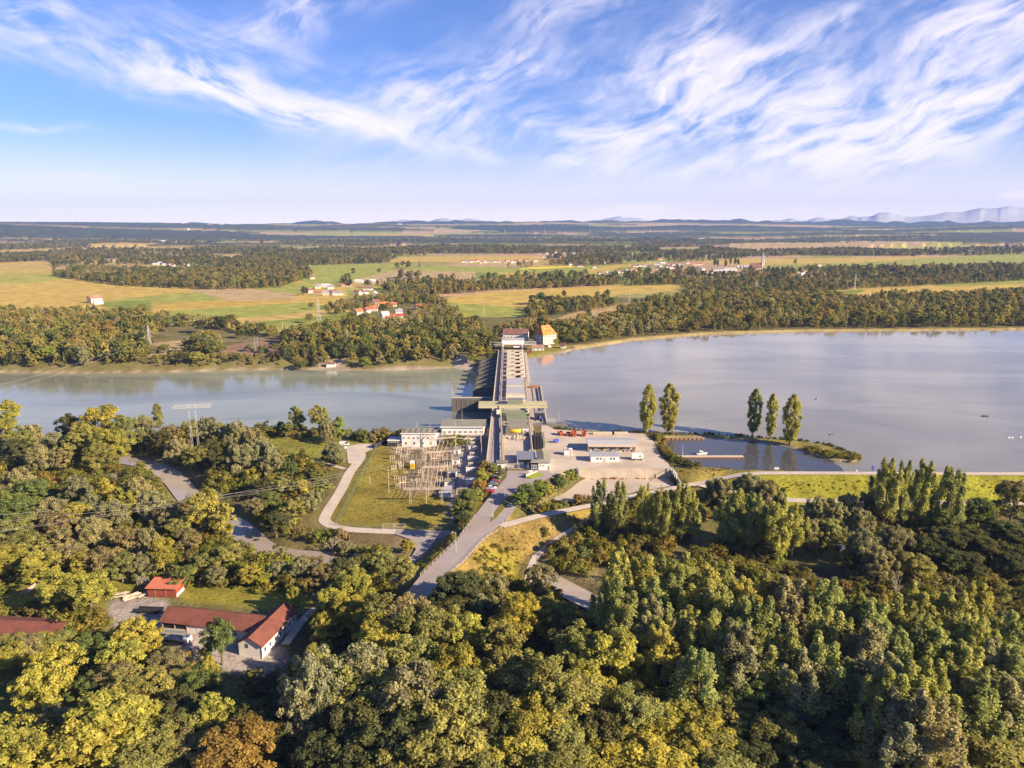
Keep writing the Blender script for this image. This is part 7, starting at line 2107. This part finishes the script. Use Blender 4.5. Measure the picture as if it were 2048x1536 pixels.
# trees standing out on the far bank
FB = [(20, 655, 17, 8, 'green'), (60, 668, 18, 8, 'olive'), (100, 660, 17, 8, 'green'), (95, 690, 14, 7, 'ltgreen'), (140, 650, 17, 8, 'olive'), (30, 700, 14, 7, 'bro'), (165, 690, 15, 8, 'wil'), (185, 665, 17, 8, 'yel'), (215, 650, 17, 8, 'orange'), (245, 640, 18, 9, 'green'), (285, 622, 22, 10, 'olive'), (330, 632, 18, 8, 'olive'), (215, 700, 14, 7.5, 'wil'), (135, 705, 14, 7, 'green'), (240, 715, 9, 5.5, 'wil'), (280, 718, 8, 5, 'olive'), (310, 715, 8, 5.5, 'wil'),
      (395, 672, 17, 10, 'green'), (425, 680, 16, 8.5, 'green'), (392, 695, 12, 6, 'yel'), (360, 700, 10, 6, 'dark'), (330, 712, 9, 5.5, 'olive'), (350, 722, 7, 4.5, 'wil'), (445, 712, 8, 5, 'olive'), (475, 700, 8, 4.5, 'olive'), (500, 712, 7, 4.5, 'wil'), (530, 715, 7, 4.5, 'bro'), (519, 690, 11, 3.2, 'green', 'oval'), (552, 708, 8, 5, 'olive'), (566, 680, 14, 4, 'olive', 'oval'), (400, 640, 15, 8, 'dark'), (440, 632, 16, 8, 'dark'), (462, 628, 17, 7, 'olive'),
      (605, 650, 19, 7, 'olive'), (622, 662, 18, 6, 'olive'), (590, 660, 16, 6, 'bro'), (598, 702, 9, 6, 'green'), (635, 700, 9, 4.5, 'bro'), (668, 655, 17, 7, 'olive'), (690, 660, 17, 6.5, 'wil'), (702, 690, 12, 5, 'green'), (735, 670, 16, 7, 'ltgreen'), (728, 700, 10, 5, 'ltgreen'), (760, 695, 11, 5.5, 'wil'), (785, 690, 11, 5.5, 'wil'), (780, 660, 17, 7, 'green'), (815, 660, 17, 7, 'green'), (845, 665, 16, 7, 'olive'), (835, 695, 10, 5.5, 'green'), (870, 680, 13, 6, 'ltgreen'), (880, 655, 17, 8, 'olive'), (905, 690, 11, 6, 'wil'), (930, 668, 16, 7, 'green'), (955, 690, 12, 7, 'yel'), (972, 660, 16, 7, 'olive'), (712, 715, 6, 4, 'yel'), (745, 718, 6, 3.6, 'olive'), (805, 715, 6, 4, 'olive'), (860, 712, 7, 4.4, 'olive'), (940, 705, 8, 5, 'ltgreen'), (985, 672, 13, 6, 'green'), (700, 638, 15, 3, 'dark', 'oval'), (480, 660, 9, 5, 'dark'),
      (1133, 643, 17, 9, 'olive'), (1150, 655, 13, 6, 'ltgreen'), (1112, 678, 7, 3.4, 'yel'), (1175, 650, 12, 6, 'dark'), (1205, 652, 13, 7, 'wil'), (1240, 645, 14, 7, 'olive'), (1275, 640, 14, 7, 'wil'), (1310, 636, 13, 6.5, 'olive'), (1345, 632, 13, 7, 'wil'), (1100, 592, 15, 10, 'dark'), (1082, 586, 17, 9, 'green'), (1065, 590, 15, 7, 'dark'), (1118, 605, 11, 6, 'olive'), (1128, 580, 12, 4, 'dark', 'oval'), (1215, 578, 16, 6, 'green', 'oval'), (1195, 582, 14, 5, 'olive', 'oval'), (618, 660, 15, 6, 'olive'), (622, 605, 10, 5, 'olive'), (618, 627, 12, 5, 'olive')]
for a in FB:
    tree(a[0], a[1], a[2], a[3], a[4], a[5] if len(a) > 5 else None, group='trees on the far bank')
for u, v, h in ((1452, 519, 24), (1462, 512, 30), (1471, 514, 26), (1477, 517, 22), (1430, 516, 26), (1436, 519, 22), (686, 556, 16), (700, 556, 17), (606, 572, 17), (612, 574, 13), (1114, 548, 24), (1127, 550, 22)):
    tree(u, v, h, 4.5, 'dark', 'oval', base=FAR_Z, group='dark narrow trees of the plain')
TM = [('the red shed', 325, 1185), ('the white house', 545, 1270), ('the farm yard', 390, 1300), ('the lime trees', 147, 1195), ('the left creek mouth', 340, 945), ('the left creek bend', 500, 1075), ('the pale double pylon', 392, 850), ('the riverside meadow', 620, 895), ('the gravel track bend', 650, 1040), ('the lawn gate', 788, 1052), ('the embankment bridge', 890, 1130), ('the right creek', 1160, 1190), ('the sunken yard', 1240, 970),
      ('the dyke path fork', 1400, 968), ('the grassy dyke slope', 1650, 970), ('the four dyke poplars', 1845, 980), ('the clearing with the vehicle', 1690, 1095), ('the leafless tree', 1800, 1170), ('the big round tree', 1610, 1400), ('the reed field', 2000, 1180), ('the silvery poplar', 622, 1400), ('the left edge meadow', 60, 1360), ('the orange bush', 474, 1490), ('the lower road end', 860, 1190),
      ('the boat hut', 661, 716), ('the tan field', 335, 695), ('the brown ploughed patch', 510, 690), ('the left river shore', 120, 735), ('the far crane', 1030, 683), ('the orange roofed house', 1091, 670), ('the village', 720, 600), ('the golden field', 1150, 585), ('the white mast', 637, 620), ('the church', 1525, 530), ('the large stony shore', 820, 735), ('the low centre bottom', 1000, 1450), ('the centre wood', 850, 1300), ('the far left river bank', 60, 840), ('the left wires', 200, 1040), ('the lower right corner', 1950, 1480)]
tell_apart(TREES, TM)

# ------------------------------------------------------------------ woods and undergrowth: past counting, one object each
hidden = bpy.data.collections.new('leaf_sources')


def far_proto(kind, q, nleaf, size, dens):
    cl, limbs = clumps_for(kind, GT, dens)
    me = leaves_mesh('far_crown', cl, GT, nleaf, size, LEAF_FAR, .72, 0, 1.35, (0, 0, NOM[kind][0] * .5))
    o = bpy.data.objects.new(f'{kind}_source', me)
    hidden.objects.link(o)
    return o


SRC = {'mid': [far_proto('round', 0, 16, .95, .62), far_proto('round', 1, 16, .95, .62), far_proto('oval', 2, 16, .9, .6), far_proto('willow', 3, 14, .85, .6), far_proto('spruce', 4, 9, .8, .8)],
       'far': [far_proto('round', 5, 7, 1.7, .42), far_proto('oval', 6, 7, 1.6, .45), far_proto('spruce', 7, 6, 1.2, .45)],
       'bush': [far_proto('shrub', 8, 34, .36, .8), far_proto('shrub', 9, 34, .34, .8), far_proto('shrub', 10, 30, .30, .6)]}


def scatter(name, label, pts, src, cat='woodland'):
    """pts: list of (x, y, z, scale xy, scale z, source index, colour)"""
    a = np.array([p[:3] for p in pts], np.float32)
    me = bpy.data.meshes.new(name)
    me.vertices.add(len(a)); me.vertices.foreach_set('co', a.ravel())
    n = len(pts)
    at_ = me.attributes.new('tree_scale', 'FLOAT_VECTOR', 'POINT'); at_.data.foreach_set('vector', np.array([(p[3], p[3], p[4]) for p in pts], np.float32).ravel())
    at_ = me.attributes.new('turn', 'FLOAT_VECTOR', 'POINT'); at_.data.foreach_set('vector', np.array([(0, 0, tr.uniform(0, 6.28)) for p in pts], np.float32).ravel())
    at_ = me.attributes.new('pick', 'INT', 'POINT'); at_.data.foreach_set('value', np.array([p[5] for p in pts], np.int32))
    at_ = me.attributes.new('shade', 'FLOAT_COLOR', 'POINT'); at_.data.foreach_set('color', np.array([(*p[6], 1) for p in pts], np.float32).ravel())
    o = bpy.data.objects.new(name, me); COL.objects.link(o)
    ng = bpy.data.node_groups.new(name, 'GeometryNodeTree')
    ng.interface.new_socket('Geometry', in_out='INPUT', socket_type='NodeSocketGeometry')
    ng.interface.new_socket('Geometry', in_out='OUTPUT', socket_type='NodeSocketGeometry')
    N = ng.nodes; Lk = ng.links
    gi, go = N.new('NodeGroupInput'), N.new('NodeGroupOutput')
    g2i = N.new('GeometryNodeGeometryToInstance')
    for s_ in src:
        oi = N.new('GeometryNodeObjectInfo'); oi.inputs['Object'].default_value = s_; oi.inputs['As Instance'].default_value = True
        Lk.new(oi.outputs['Geometry'], g2i.inputs[0])
    # joined in reverse order of linking is avoided by using a list of single instances
    iop = N.new('GeometryNodeInstanceOnPoints'); iop.inputs['Pick Instance'].default_value = True

    def att(nm, typ):
        q = N.new('GeometryNodeInputNamedAttribute'); q.data_type = typ; q.inputs['Name'].default_value = nm
        return [s2 for s2 in q.outputs if s2.enabled][0]
    Lk.new(gi.outputs[0], iop.inputs['Points']); Lk.new(g2i.outputs[0], iop.inputs['Instance'])
    Lk.new(att('pick', 'INT'), iop.inputs['Instance Index'])
    Lk.new(att('turn', 'FLOAT_VECTOR'), iop.inputs['Rotation']); Lk.new(att('tree_scale', 'FLOAT_VECTOR'), iop.inputs['Scale'])
    st = N.new('GeometryNodeStoreNamedAttribute'); st.data_type = 'FLOAT_COLOR'; st.domain = 'INSTANCE'; st.inputs['Name'].default_value = 'leaf_color'
    Lk.new(iop.outputs[0], st.inputs['Geometry'])
    Lk.new(att('shade', 'FLOAT_COLOR'), [s2 for s2 in st.inputs if s2.name == 'Value' and s2.enabled][0])
    Lk.new(st.outputs[0], go.inputs[0])
    md = o.modifiers.new('scatter', 'NODES'); md.node_group = ng
    tag(o, label, cat, kind='stuff')
    return o


TREEXY = np.array([(o.location.x, o.location.y) for o in S.objects if o.type == 'EMPTY' and o.get('category') == 'tree'])
HOUSEXY = np.array([(c.location.x, c.location.y) for c, *_ in named])
GW = np.random.default_rng(77)
WC = [(0.319, 0.285, 0.075), (0.231, 0.231, 0.063), (0.149, 0.166, 0.055), (0.380, 0.319, 0.097), (0.346, 0.258, 0.085), (0.271, 0.278, 0.067), (0.386, 0.346, 0.152)]


def wood(name, label, pts, z, step, src, h=(13, 19), mixw=(.3, .3, .2, .1, .1), spruce=0.08, R=None, avoid=True, dark=1.0, ragged=0.0):
    pl = poly(pts, z)
    x0, y0 = pl.min(0); x1, y1 = pl.max(0)
    nx, ny = int((x1 - x0) / step) + 1, int((y1 - y0) / step) + 1
    X, Y = np.meshgrid(x0 + np.arange(nx) * step, y0 + np.arange(ny) * step)
    X = X.ravel() + GW.uniform(-.45, .45, X.size) * step; Y = Y.ravel() + GW.uniform(-.45, .45, Y.size) * step
    k = inside(X, Y, pl)
    X, Y = X[k], Y[k]
    if avoid and len(X):
        d = np.min(np.hypot(X[:, None] - HOUSEXY[None, :, 0], Y[:, None] - HOUSEXY[None, :, 1]), 1)
        X, Y = X[d > 15], Y[d > 15]
    if ragged and len(X):
        k = fbm(X / 60, Y / 60, 71, 3) > ragged
        X, Y = X[k], Y[k]
    H = height(X, Y)
    ok = H > -9
    X, Y, H = X[ok], Y[ok], H[ok]
    res = []
    nsrc = len(src)
    ht = h[0] + (h[1] - h[0]) * (1.1 * fbm(X / 50, Y / 50, 63, 2) - .25 + .5 * GW.random(len(X)) ** 2)
    cn = fbm(X / 70, Y / 70, 83, 2)
    for x, y, hh, t_, c in zip(X, Y, H, ht, cn):
        sp = GW.random() < spruce
        i = nsrc - 1 if sp else int(GW.integers(0, nsrc - 1))
        nom = {'round': 20., 'oval': 22., 'willow': 13., 'spruce': 20., 'shrub': 4.}[src[i].name.split('_')[0]]
        w = t_ / nom
        wr = (step * 1.18 / (2 * {20.: 7.2, 22.: 4.6, 13.: 6.4, 4.: 2.6}[nom])) if not sp else (t_ / 20 * .95)
        if nom == 13.: w *= .72
        wr = (wr + w) / 2 if not sp else wr
        col = WC[2] if sp else WC[min(6, int(np.clip(c * 1.6 - .3 + GW.normal(0, .18), 0, .999) * 7))]
        q = GW.uniform(.8, 1.2) * dark
        res.append((x, y, hh - .2, wr * GW.uniform(.72, 1.4), w * GW.uniform(.85, 1.15), i, (col[0] * q, col[1] * q, col[2] * q)))
    return scatter(name, label, res, src) if res else None


wood('woodland', 'riverside wood on the far bank at the left', [(-500, 733), (0, 733), (120, 736), (285, 734), (300, 716), (292, 692), (330, 655), (300, 636), (180, 632), (0, 627), (-500, 622)], FAR_Z, 8.0, SRC['mid'], (11, 18), spruce=.03)
wood('woodland', 'narrow strip of bushes and trees along the far shore', [(300, 716), (372, 709), (470, 711), (560, 712), (560, 731), (290, 735)], FAR_Z, 5.5, SRC['mid'], (3, 7), spruce=0)
wood('woodland', 'clump of trees between the tan and the brown field', [(372, 710), (375, 690), (400, 680), (440, 684), (445, 712)], FAR_Z, 8, SRC['mid'], (10, 15), spruce=.02)
wood('woodland', 'row of trees behind the tan field', [(300, 684), (330, 655), (400, 652), (480, 668), (566, 676), (566, 670), (480, 660), (400, 645), (300, 640)], FAR_Z, 8, SRC['mid'], (10, 16), spruce=.05)
wood('woodland', 'mixed wood on the far bank left of the weir', [(566, 733), (566, 676), (600, 668), (690, 654), (770, 654), (880, 648), (960, 664), (985, 690), (985, 722), (950, 706), (905, 712), (900, 728), (690, 731), (650, 722), (600, 732)], FAR_Z, 8.0, SRC['mid'], (10, 18), spruce=.14)
wood('woodland', 'trees filling the gaps behind the village', [(680, 660), (700, 640), (640, 625), (660, 612), (690, 612), (700, 600), (760, 598), (830, 588), (885, 600), (930, 640), (880, 652), (780, 655)], FAR_Z, 9, SRC['mid'], (7, 13), spruce=.06, ragged=.47)
wood('woodland', 'belt of trees beyond the golden field', [(760, 578), (830, 570), (1000, 571), (1240, 561), (1240, 571), (1000, 581), (885, 591), (800, 592)], FAR_Z, 10, SRC['mid'], (12, 18), spruce=.06)
wood('woodland', 'big mixed wood behind the right dyke', [(1118, 693), (1160, 689), (1260, 675), (1400, 664), (1600, 657), (1800, 656), (2048, 653), (2700, 646), (2700, 590), (2048, 588), (1900, 594), (1700, 600), (1500, 592), (1380, 592), (1330, 604), (1250, 622), (1190, 652), (1110, 684)], FAR_Z, 9.0, SRC['mid'], (10, 17), spruce=.06)
wood('woodland', 'clump of dark trees in the golden field corner', [(1046, 640), (1062, 615), (1130, 606), (1180, 606), (1240, 612), (1200, 620), (1110, 632)], FAR_Z, 9, SRC['mid'], (10, 17), spruce=.12, ragged=.35)
wood('woodland', 'trees around the far bank houses', [(985, 690), (985, 672), (1050, 662), (1120, 660), (1180, 640), (1190, 652), (1112, 683), (1100, 679), (1060, 676), (1000, 674)], FAR_Z, 8, SRC['mid'], (10, 16), spruce=.05)
wood('woodland', 'dark mixed wood below the church', [(1240, 572), (1300, 562), (1450, 562), (1600, 560), (1800, 552), (2048, 546), (2500, 540), (2500, 556), (2048, 562), (1850, 572), (1720, 578), (1640, 586), (1640, 596), (1500, 592), (1380, 592), (1370, 570)], FAR_Z, 10.5, SRC['mid'], (8, 14), spruce=.22, dark=.95)
wood('woodland', 'island of wood in the left golden fields', [(104, 552), (240, 572), (420, 580), (560, 576), (625, 556), (612, 546), (420, 546), (160, 540)], FAR_Z, 12, SRC['mid'], (14, 20), spruce=.05, dark=.9)
FARW = [('long wood band at the far left', [(-400, 526), (0, 526), (260, 512), (290, 506), (120, 508), (0, 512), (-400, 514)]), ('wood band behind the left white houses', [(290, 528), (420, 536), (560, 538), (620, 531), (780, 526), (780, 516), (640, 514), (440, 522), (330, 520)]),
        ('long dark wood across the middle of the plain', [(640, 506), (800, 508), (1000, 508), (1250, 507), (1250, 496), (1000, 498), (800, 500), (640, 499)]), ('dark wood right of the middle', [(1262, 496), (1570, 492), (1560, 485), (1262, 489)]), ('wood at the far right', [(1690, 490), (2300, 490), (2300, 481), (1680, 483)]),
        ('thin wood strip before the right green field', [(1470, 514), (1600, 511), (1840, 513), (1850, 504), (1600, 504), (1480, 508)]), ('wood left of the distant town', [(20, 500), (240, 492), (260, 488), (60, 490), (-200, 497), (-200, 503)]), ('wood behind the left white houses', [(380, 503), (560, 503), (560, 496), (390, 497)]),
        ('tree belt among the houses by the yellow field', [(1100, 529), (1160, 516), (1240, 512), (1245, 528), (1160, 533)]), ('trees round the right village', [(1560, 553), (1640, 548), (1900, 545), (2048, 540), (2048, 536), (1900, 539), (1700, 540), (1570, 546)]), ('wood behind the church', [(1240, 520), (1300, 516), (1320, 506), (1500, 504), (1500, 510), (1330, 512), (1310, 522)]),
        ('far wood above the left fields', [(540, 494), (640, 494), (780, 492), (760, 487), (560, 488)]), ('short hedge in the plough land', [(800, 560), (850, 559), (850, 555), (800, 556)])]
for lb, pts in FARW:
    wood('woodland', lb, pts, FAR_Z, 16 if min(p[1] for p in pts) > 500 else 20, SRC['far'], (14, 21), spruce=.2, dark=.9)

wx = GW.uniform(-4200, 4600, 90000); wy = GW.uniform(1150, 6200, 90000)
wr_ = np.hypot(wx, wy)
wn2 = fbm(wx / 760 + 4.3, wy / 330 + 8.8, 151, 4)
kp = (np.abs(wx / wy) < .78) & (((wn2 > .55) & (wr_ > 1450)) | (GW.random(len(wx)) < .004))
for pts, col in FIELDS: kp &= ~inside(wx, wy, poly(pts, FAR_Z)) | (GW.random(len(wx)) < .0015)
wx, wy = wx[kp], wy[kp]
dd = np.min([np.min(np.hypot(wx[:, None] - f_ * HOUSEXY[None, :, 0], wy[:, None] - f_ * HOUSEXY[None, :, 1]), 1) for f_ in (1.0, .985, .97, .95)], 0)
wx, wy = wx[dd > 26], wy[dd > 26]
wh = height(wx, wy)
res = []
for x, y, h_ in zip(wx, wy, wh):
    i = 2 if GW.random() < .22 else int(GW.integers(0, 2)); q = GW.uniform(.65, 1.05); c = WC[2] if i == 2 else WC[int(GW.integers(0, 4))]
    t_ = GW.uniform(12, 20)
    res.append((x, y, h_ - .3, t_ / 20 * (1.5 if i == 1 else 1.25 if i == 0 else 1.4) * (1 + .25 * (y > 3000)), t_ / 20, i, (c[0] * q, c[1] * q, c[2] * q)))
scatter('woodland', 'scattered woods and hedgerow trees over the whole plain', res, SRC['far'], 'woodland')

# undergrowth on this side: bushes between roads, paths and water
ux = GW.uniform(-260, 330, 15000); uy = GW.uniform(120, 450, 15000)
uh = height(ux, uy)
keep = (uh > -8.4) & (uh < -4.2)
NO = [MEADOW_POLY, LYARD, poly([(210, 1195), (300, 1175), (480, 1170), (640, 1195), (660, 1215), (620, 1260), (600, 1340), (560, 1375), (470, 1350), (230, 1280), (205, 1230)], LOW), poly([(-200, 1240), (120, 1240), (120, 1305), (-200, 1310)], LOW),
      poly([(0, 1170), (100, 1138), (230, 1150), (350, 1162), (330, 1195), (200, 1215), (0, 1232)], LOW), poly([(-200, 1335), (60, 1305), (240, 1295), (245, 1395), (60, 1490), (-200, 1480)], LOW), poly([(780, 1060), (920, 1055), (905, 1080), (860, 1130), (800, 1185), (770, 1170), (822, 1110)], -6.3),
      poly([(1650, 1060), (1725, 1045), (1770, 1100), (1735, 1125), (1665, 1118)], LOW), poly([(1480, 985), (1440, 958), (1510, 948), (3200, 948), (3200, 1016), (2048, 1012), (1570, 1003)], -3), poly([(520, 885), (700, 872), (740, 885), (690, 935), (560, 918)], -6)]
for pl in NO: keep &= ~inside(ux, uy, pl)
for nm, (c, wd) in TRK.items(): keep &= seg_dist(ux, uy, c[:, :2], False) > wd / 2 + (8.5 if nm == 'service_track' else 3.0)
for c, wd in ((CREEK_L, 10), (CREEK_R, 7)): keep &= seg_dist(ux, uy, c[:, :2], False) > wd
for pl in [np.array([(vv.co.x, vv.co.y) for vv in bpy.data.objects[nm].data.vertices][:len(bpy.data.objects[nm].data.vertices) // 2]) for nm in ('road', 'side_road')]: keep &= sdf(ux, uy, pl) > 6
keep &= sdf(ux, uy, PLAT) > 8
keep &= (sdf(ux, uy, RIVER) > 5) & (sdf(ux, uy, RES) > 4)
keep &= (fbm(ux / 22, uy / 22, 91, 3) > .34)
UC = [(0.203, 0.171, 0.049), (0.158, 0.152, 0.039), (0.255, 0.202, 0.070), (0.240, 0.225, 0.042), (0.112, 0.121, 0.035), (0.247, 0.217, 0.105)]
un = fbm(ux / 30, uy / 30, 95, 2)
res = []
for x, y, h_, k, n_ in zip(ux, uy, uh, keep, un):
    if not k: continue
    s_ = GW.uniform(.55, 1.55) ** 1.3 * (1.25 if x < -20 else 1.0)
    c = UC[int(np.clip(n_ * 1.5 - .25 + GW.normal(0, .16), 0, .999) * 6)]
    c = tuple(a * .6 + b_ * .4 for a, b_ in zip(c, UC[3]))
    res.append((x, y, h_ - .25, s_ * GW.uniform(.9, 1.35), s_ * GW.uniform(.7, 1.2), int(GW.integers(0, 3)), tuple(q * GW.uniform(.85, 1.15) for q in c)))
scatter('undergrowth', 'dense bushes and tall weeds between the trees of the near bank', res, SRC['bush'], 'undergrowth')
ROADS = [np.array([(vv.co.x, vv.co.y) for vv in bpy.data.objects[nm].data.vertices if vv.co.z > -90][:len(bpy.data.objects[nm].data.vertices) // 2]) for nm in ('road', 'side_road', 'yard', 'lower_yard', 'car_park')]


def on_road(x, y, m=1.6):
    ax, ay = np.array([x]), np.array([y])
    if any(sdf(ax, ay, pl)[0] < m for pl in ROADS): return True
    return any(seg_dist(ax, ay, c[:, :2], False)[0] < wd / 2 + m for c, wd in TRK.values())


# reeds and bushes along the spit, the yard edge and the embankments
res = []


def along(pts, z, n, s0, s1, cols, w=2.5, zb=None):
    c = curve3([(u, v, z) for u, v in pts], 8)
    for _ in range(n):
        k = GW.uniform(0, len(c) - 1.001); i = int(k); p = c[i] + (c[i + 1] - c[i]) * (k - i)
        x, y = p[0] + GW.normal(0, w), p[1] + GW.normal(0, w)
        h_ = gz(x, y)
        if h_ < z - 1.6 or on_road(x, y): continue
        s_ = GW.uniform(s0, s1); q = UC[int(GW.choice(cols))]
        res.append((x, y, h_ - .2, s_ * GW.uniform(.9, 1.3), s_, int(GW.integers(0, 3)), tuple(a * GW.uniform(.85, 1.15) for a in q)))


along([(1105, 859), (1200, 865), (1290, 867), (1350, 867)], -.4, 90, .3, .6, (0, 1, 4), 1.0)
along([(1350, 868), (1430, 868), (1500, 873), (1590, 880), (1650, 888), (1700, 906)], -.8, 90, .25, .55, (0, 1, 4), 1.0)
along([(1620, 900), (1660, 912), (1700, 916), (1712, 914)], -1.0, 110, .45, .8, (2, 3, 0), 1.6)
along([(1320, 876), (1330, 900), (1345, 915)], -.6, 90, .5, 1.0, (0, 2, 3), 2.2)
along([(1340, 918), (1365, 926), (1385, 934)], -.4, 60, .5, .9, (0, 1, 4), 1.8)
along([(945, 1045), (905, 1100), (850, 1150)], -3, 110, .25, .7, (0, 3, 2), 3.0)
along([(930, 1150), (970, 1115), (1020, 1150), (1040, 1190)], -5, 140, .22, .55, (3, 3, 0, 2), 6.0)
along([(1010, 1075), (1080, 1060), (1150, 1035)], -4, 120, .08, .2, (2, 0, 3), 6.0)
along([(1060, 975), (1030, 1015), (1000, 1045)], -1, 30, .2, .5, (1, 3), 1.2)
along([(1005, 945), (975, 990), (945, 1030)], -1.0, 90, .4, .9, (0, 1, 3), 2.0)
along([(1375, 940), (1430, 945), (1480, 945)], -1.5, 50, .12, .3, (2, 3), 2.5)
scatter('bank_scrub', 'reeds and low bushes along the spit, basin and embankments', res, SRC['bush'], 'reeds')
# grass tufts on the dyke slope and rough meadows
res = []
for pts, z, n, s0, s1 in (([(1500, 953), (3000, 955), (3000, 1003), (1570, 996)], -3, 1500, .10, .22), ([(985, 1062), (1180, 1018), (1190, 1040), (1070, 1125), (960, 1200), (890, 1150)], -4, 420, .10, .22), ([(520, 885), (700, 876), (700, 925), (560, 917)], -6, 250, .08, .16), ([(690, 1050), (770, 890), (900, 900), (880, 1060)], -6, 500, .08, .14)):
    pl = poly(pts, z); x0, y0 = pl.min(0); x1, y1 = pl.max(0)
    X, Y = GW.uniform(x0, min(x1, 330), n * 3), GW.uniform(y0, y1, n * 3)
    k = inside(X, Y, pl); X, Y = X[k][:n], Y[k][:n]; H = height(X, Y)
    for x, y, h_ in zip(X, Y, H):
        if on_road(x, y, 3.5): continue
        s_ = GW.uniform(s0, s1); q = (0.24, 0.225, 0.035) if z == -3 else (0.23, 0.18, 0.05)
        res.append((x, y, h_ - .1, s_ * 1.6, s_ * .8, int(GW.integers(0, 3)), tuple(a * GW.uniform(.7, 1.1) for a in q)))
scatter('grass_tufts', 'rough grass tufts on the dyke slope and the lawns', res, SRC['bush'], 'grass')
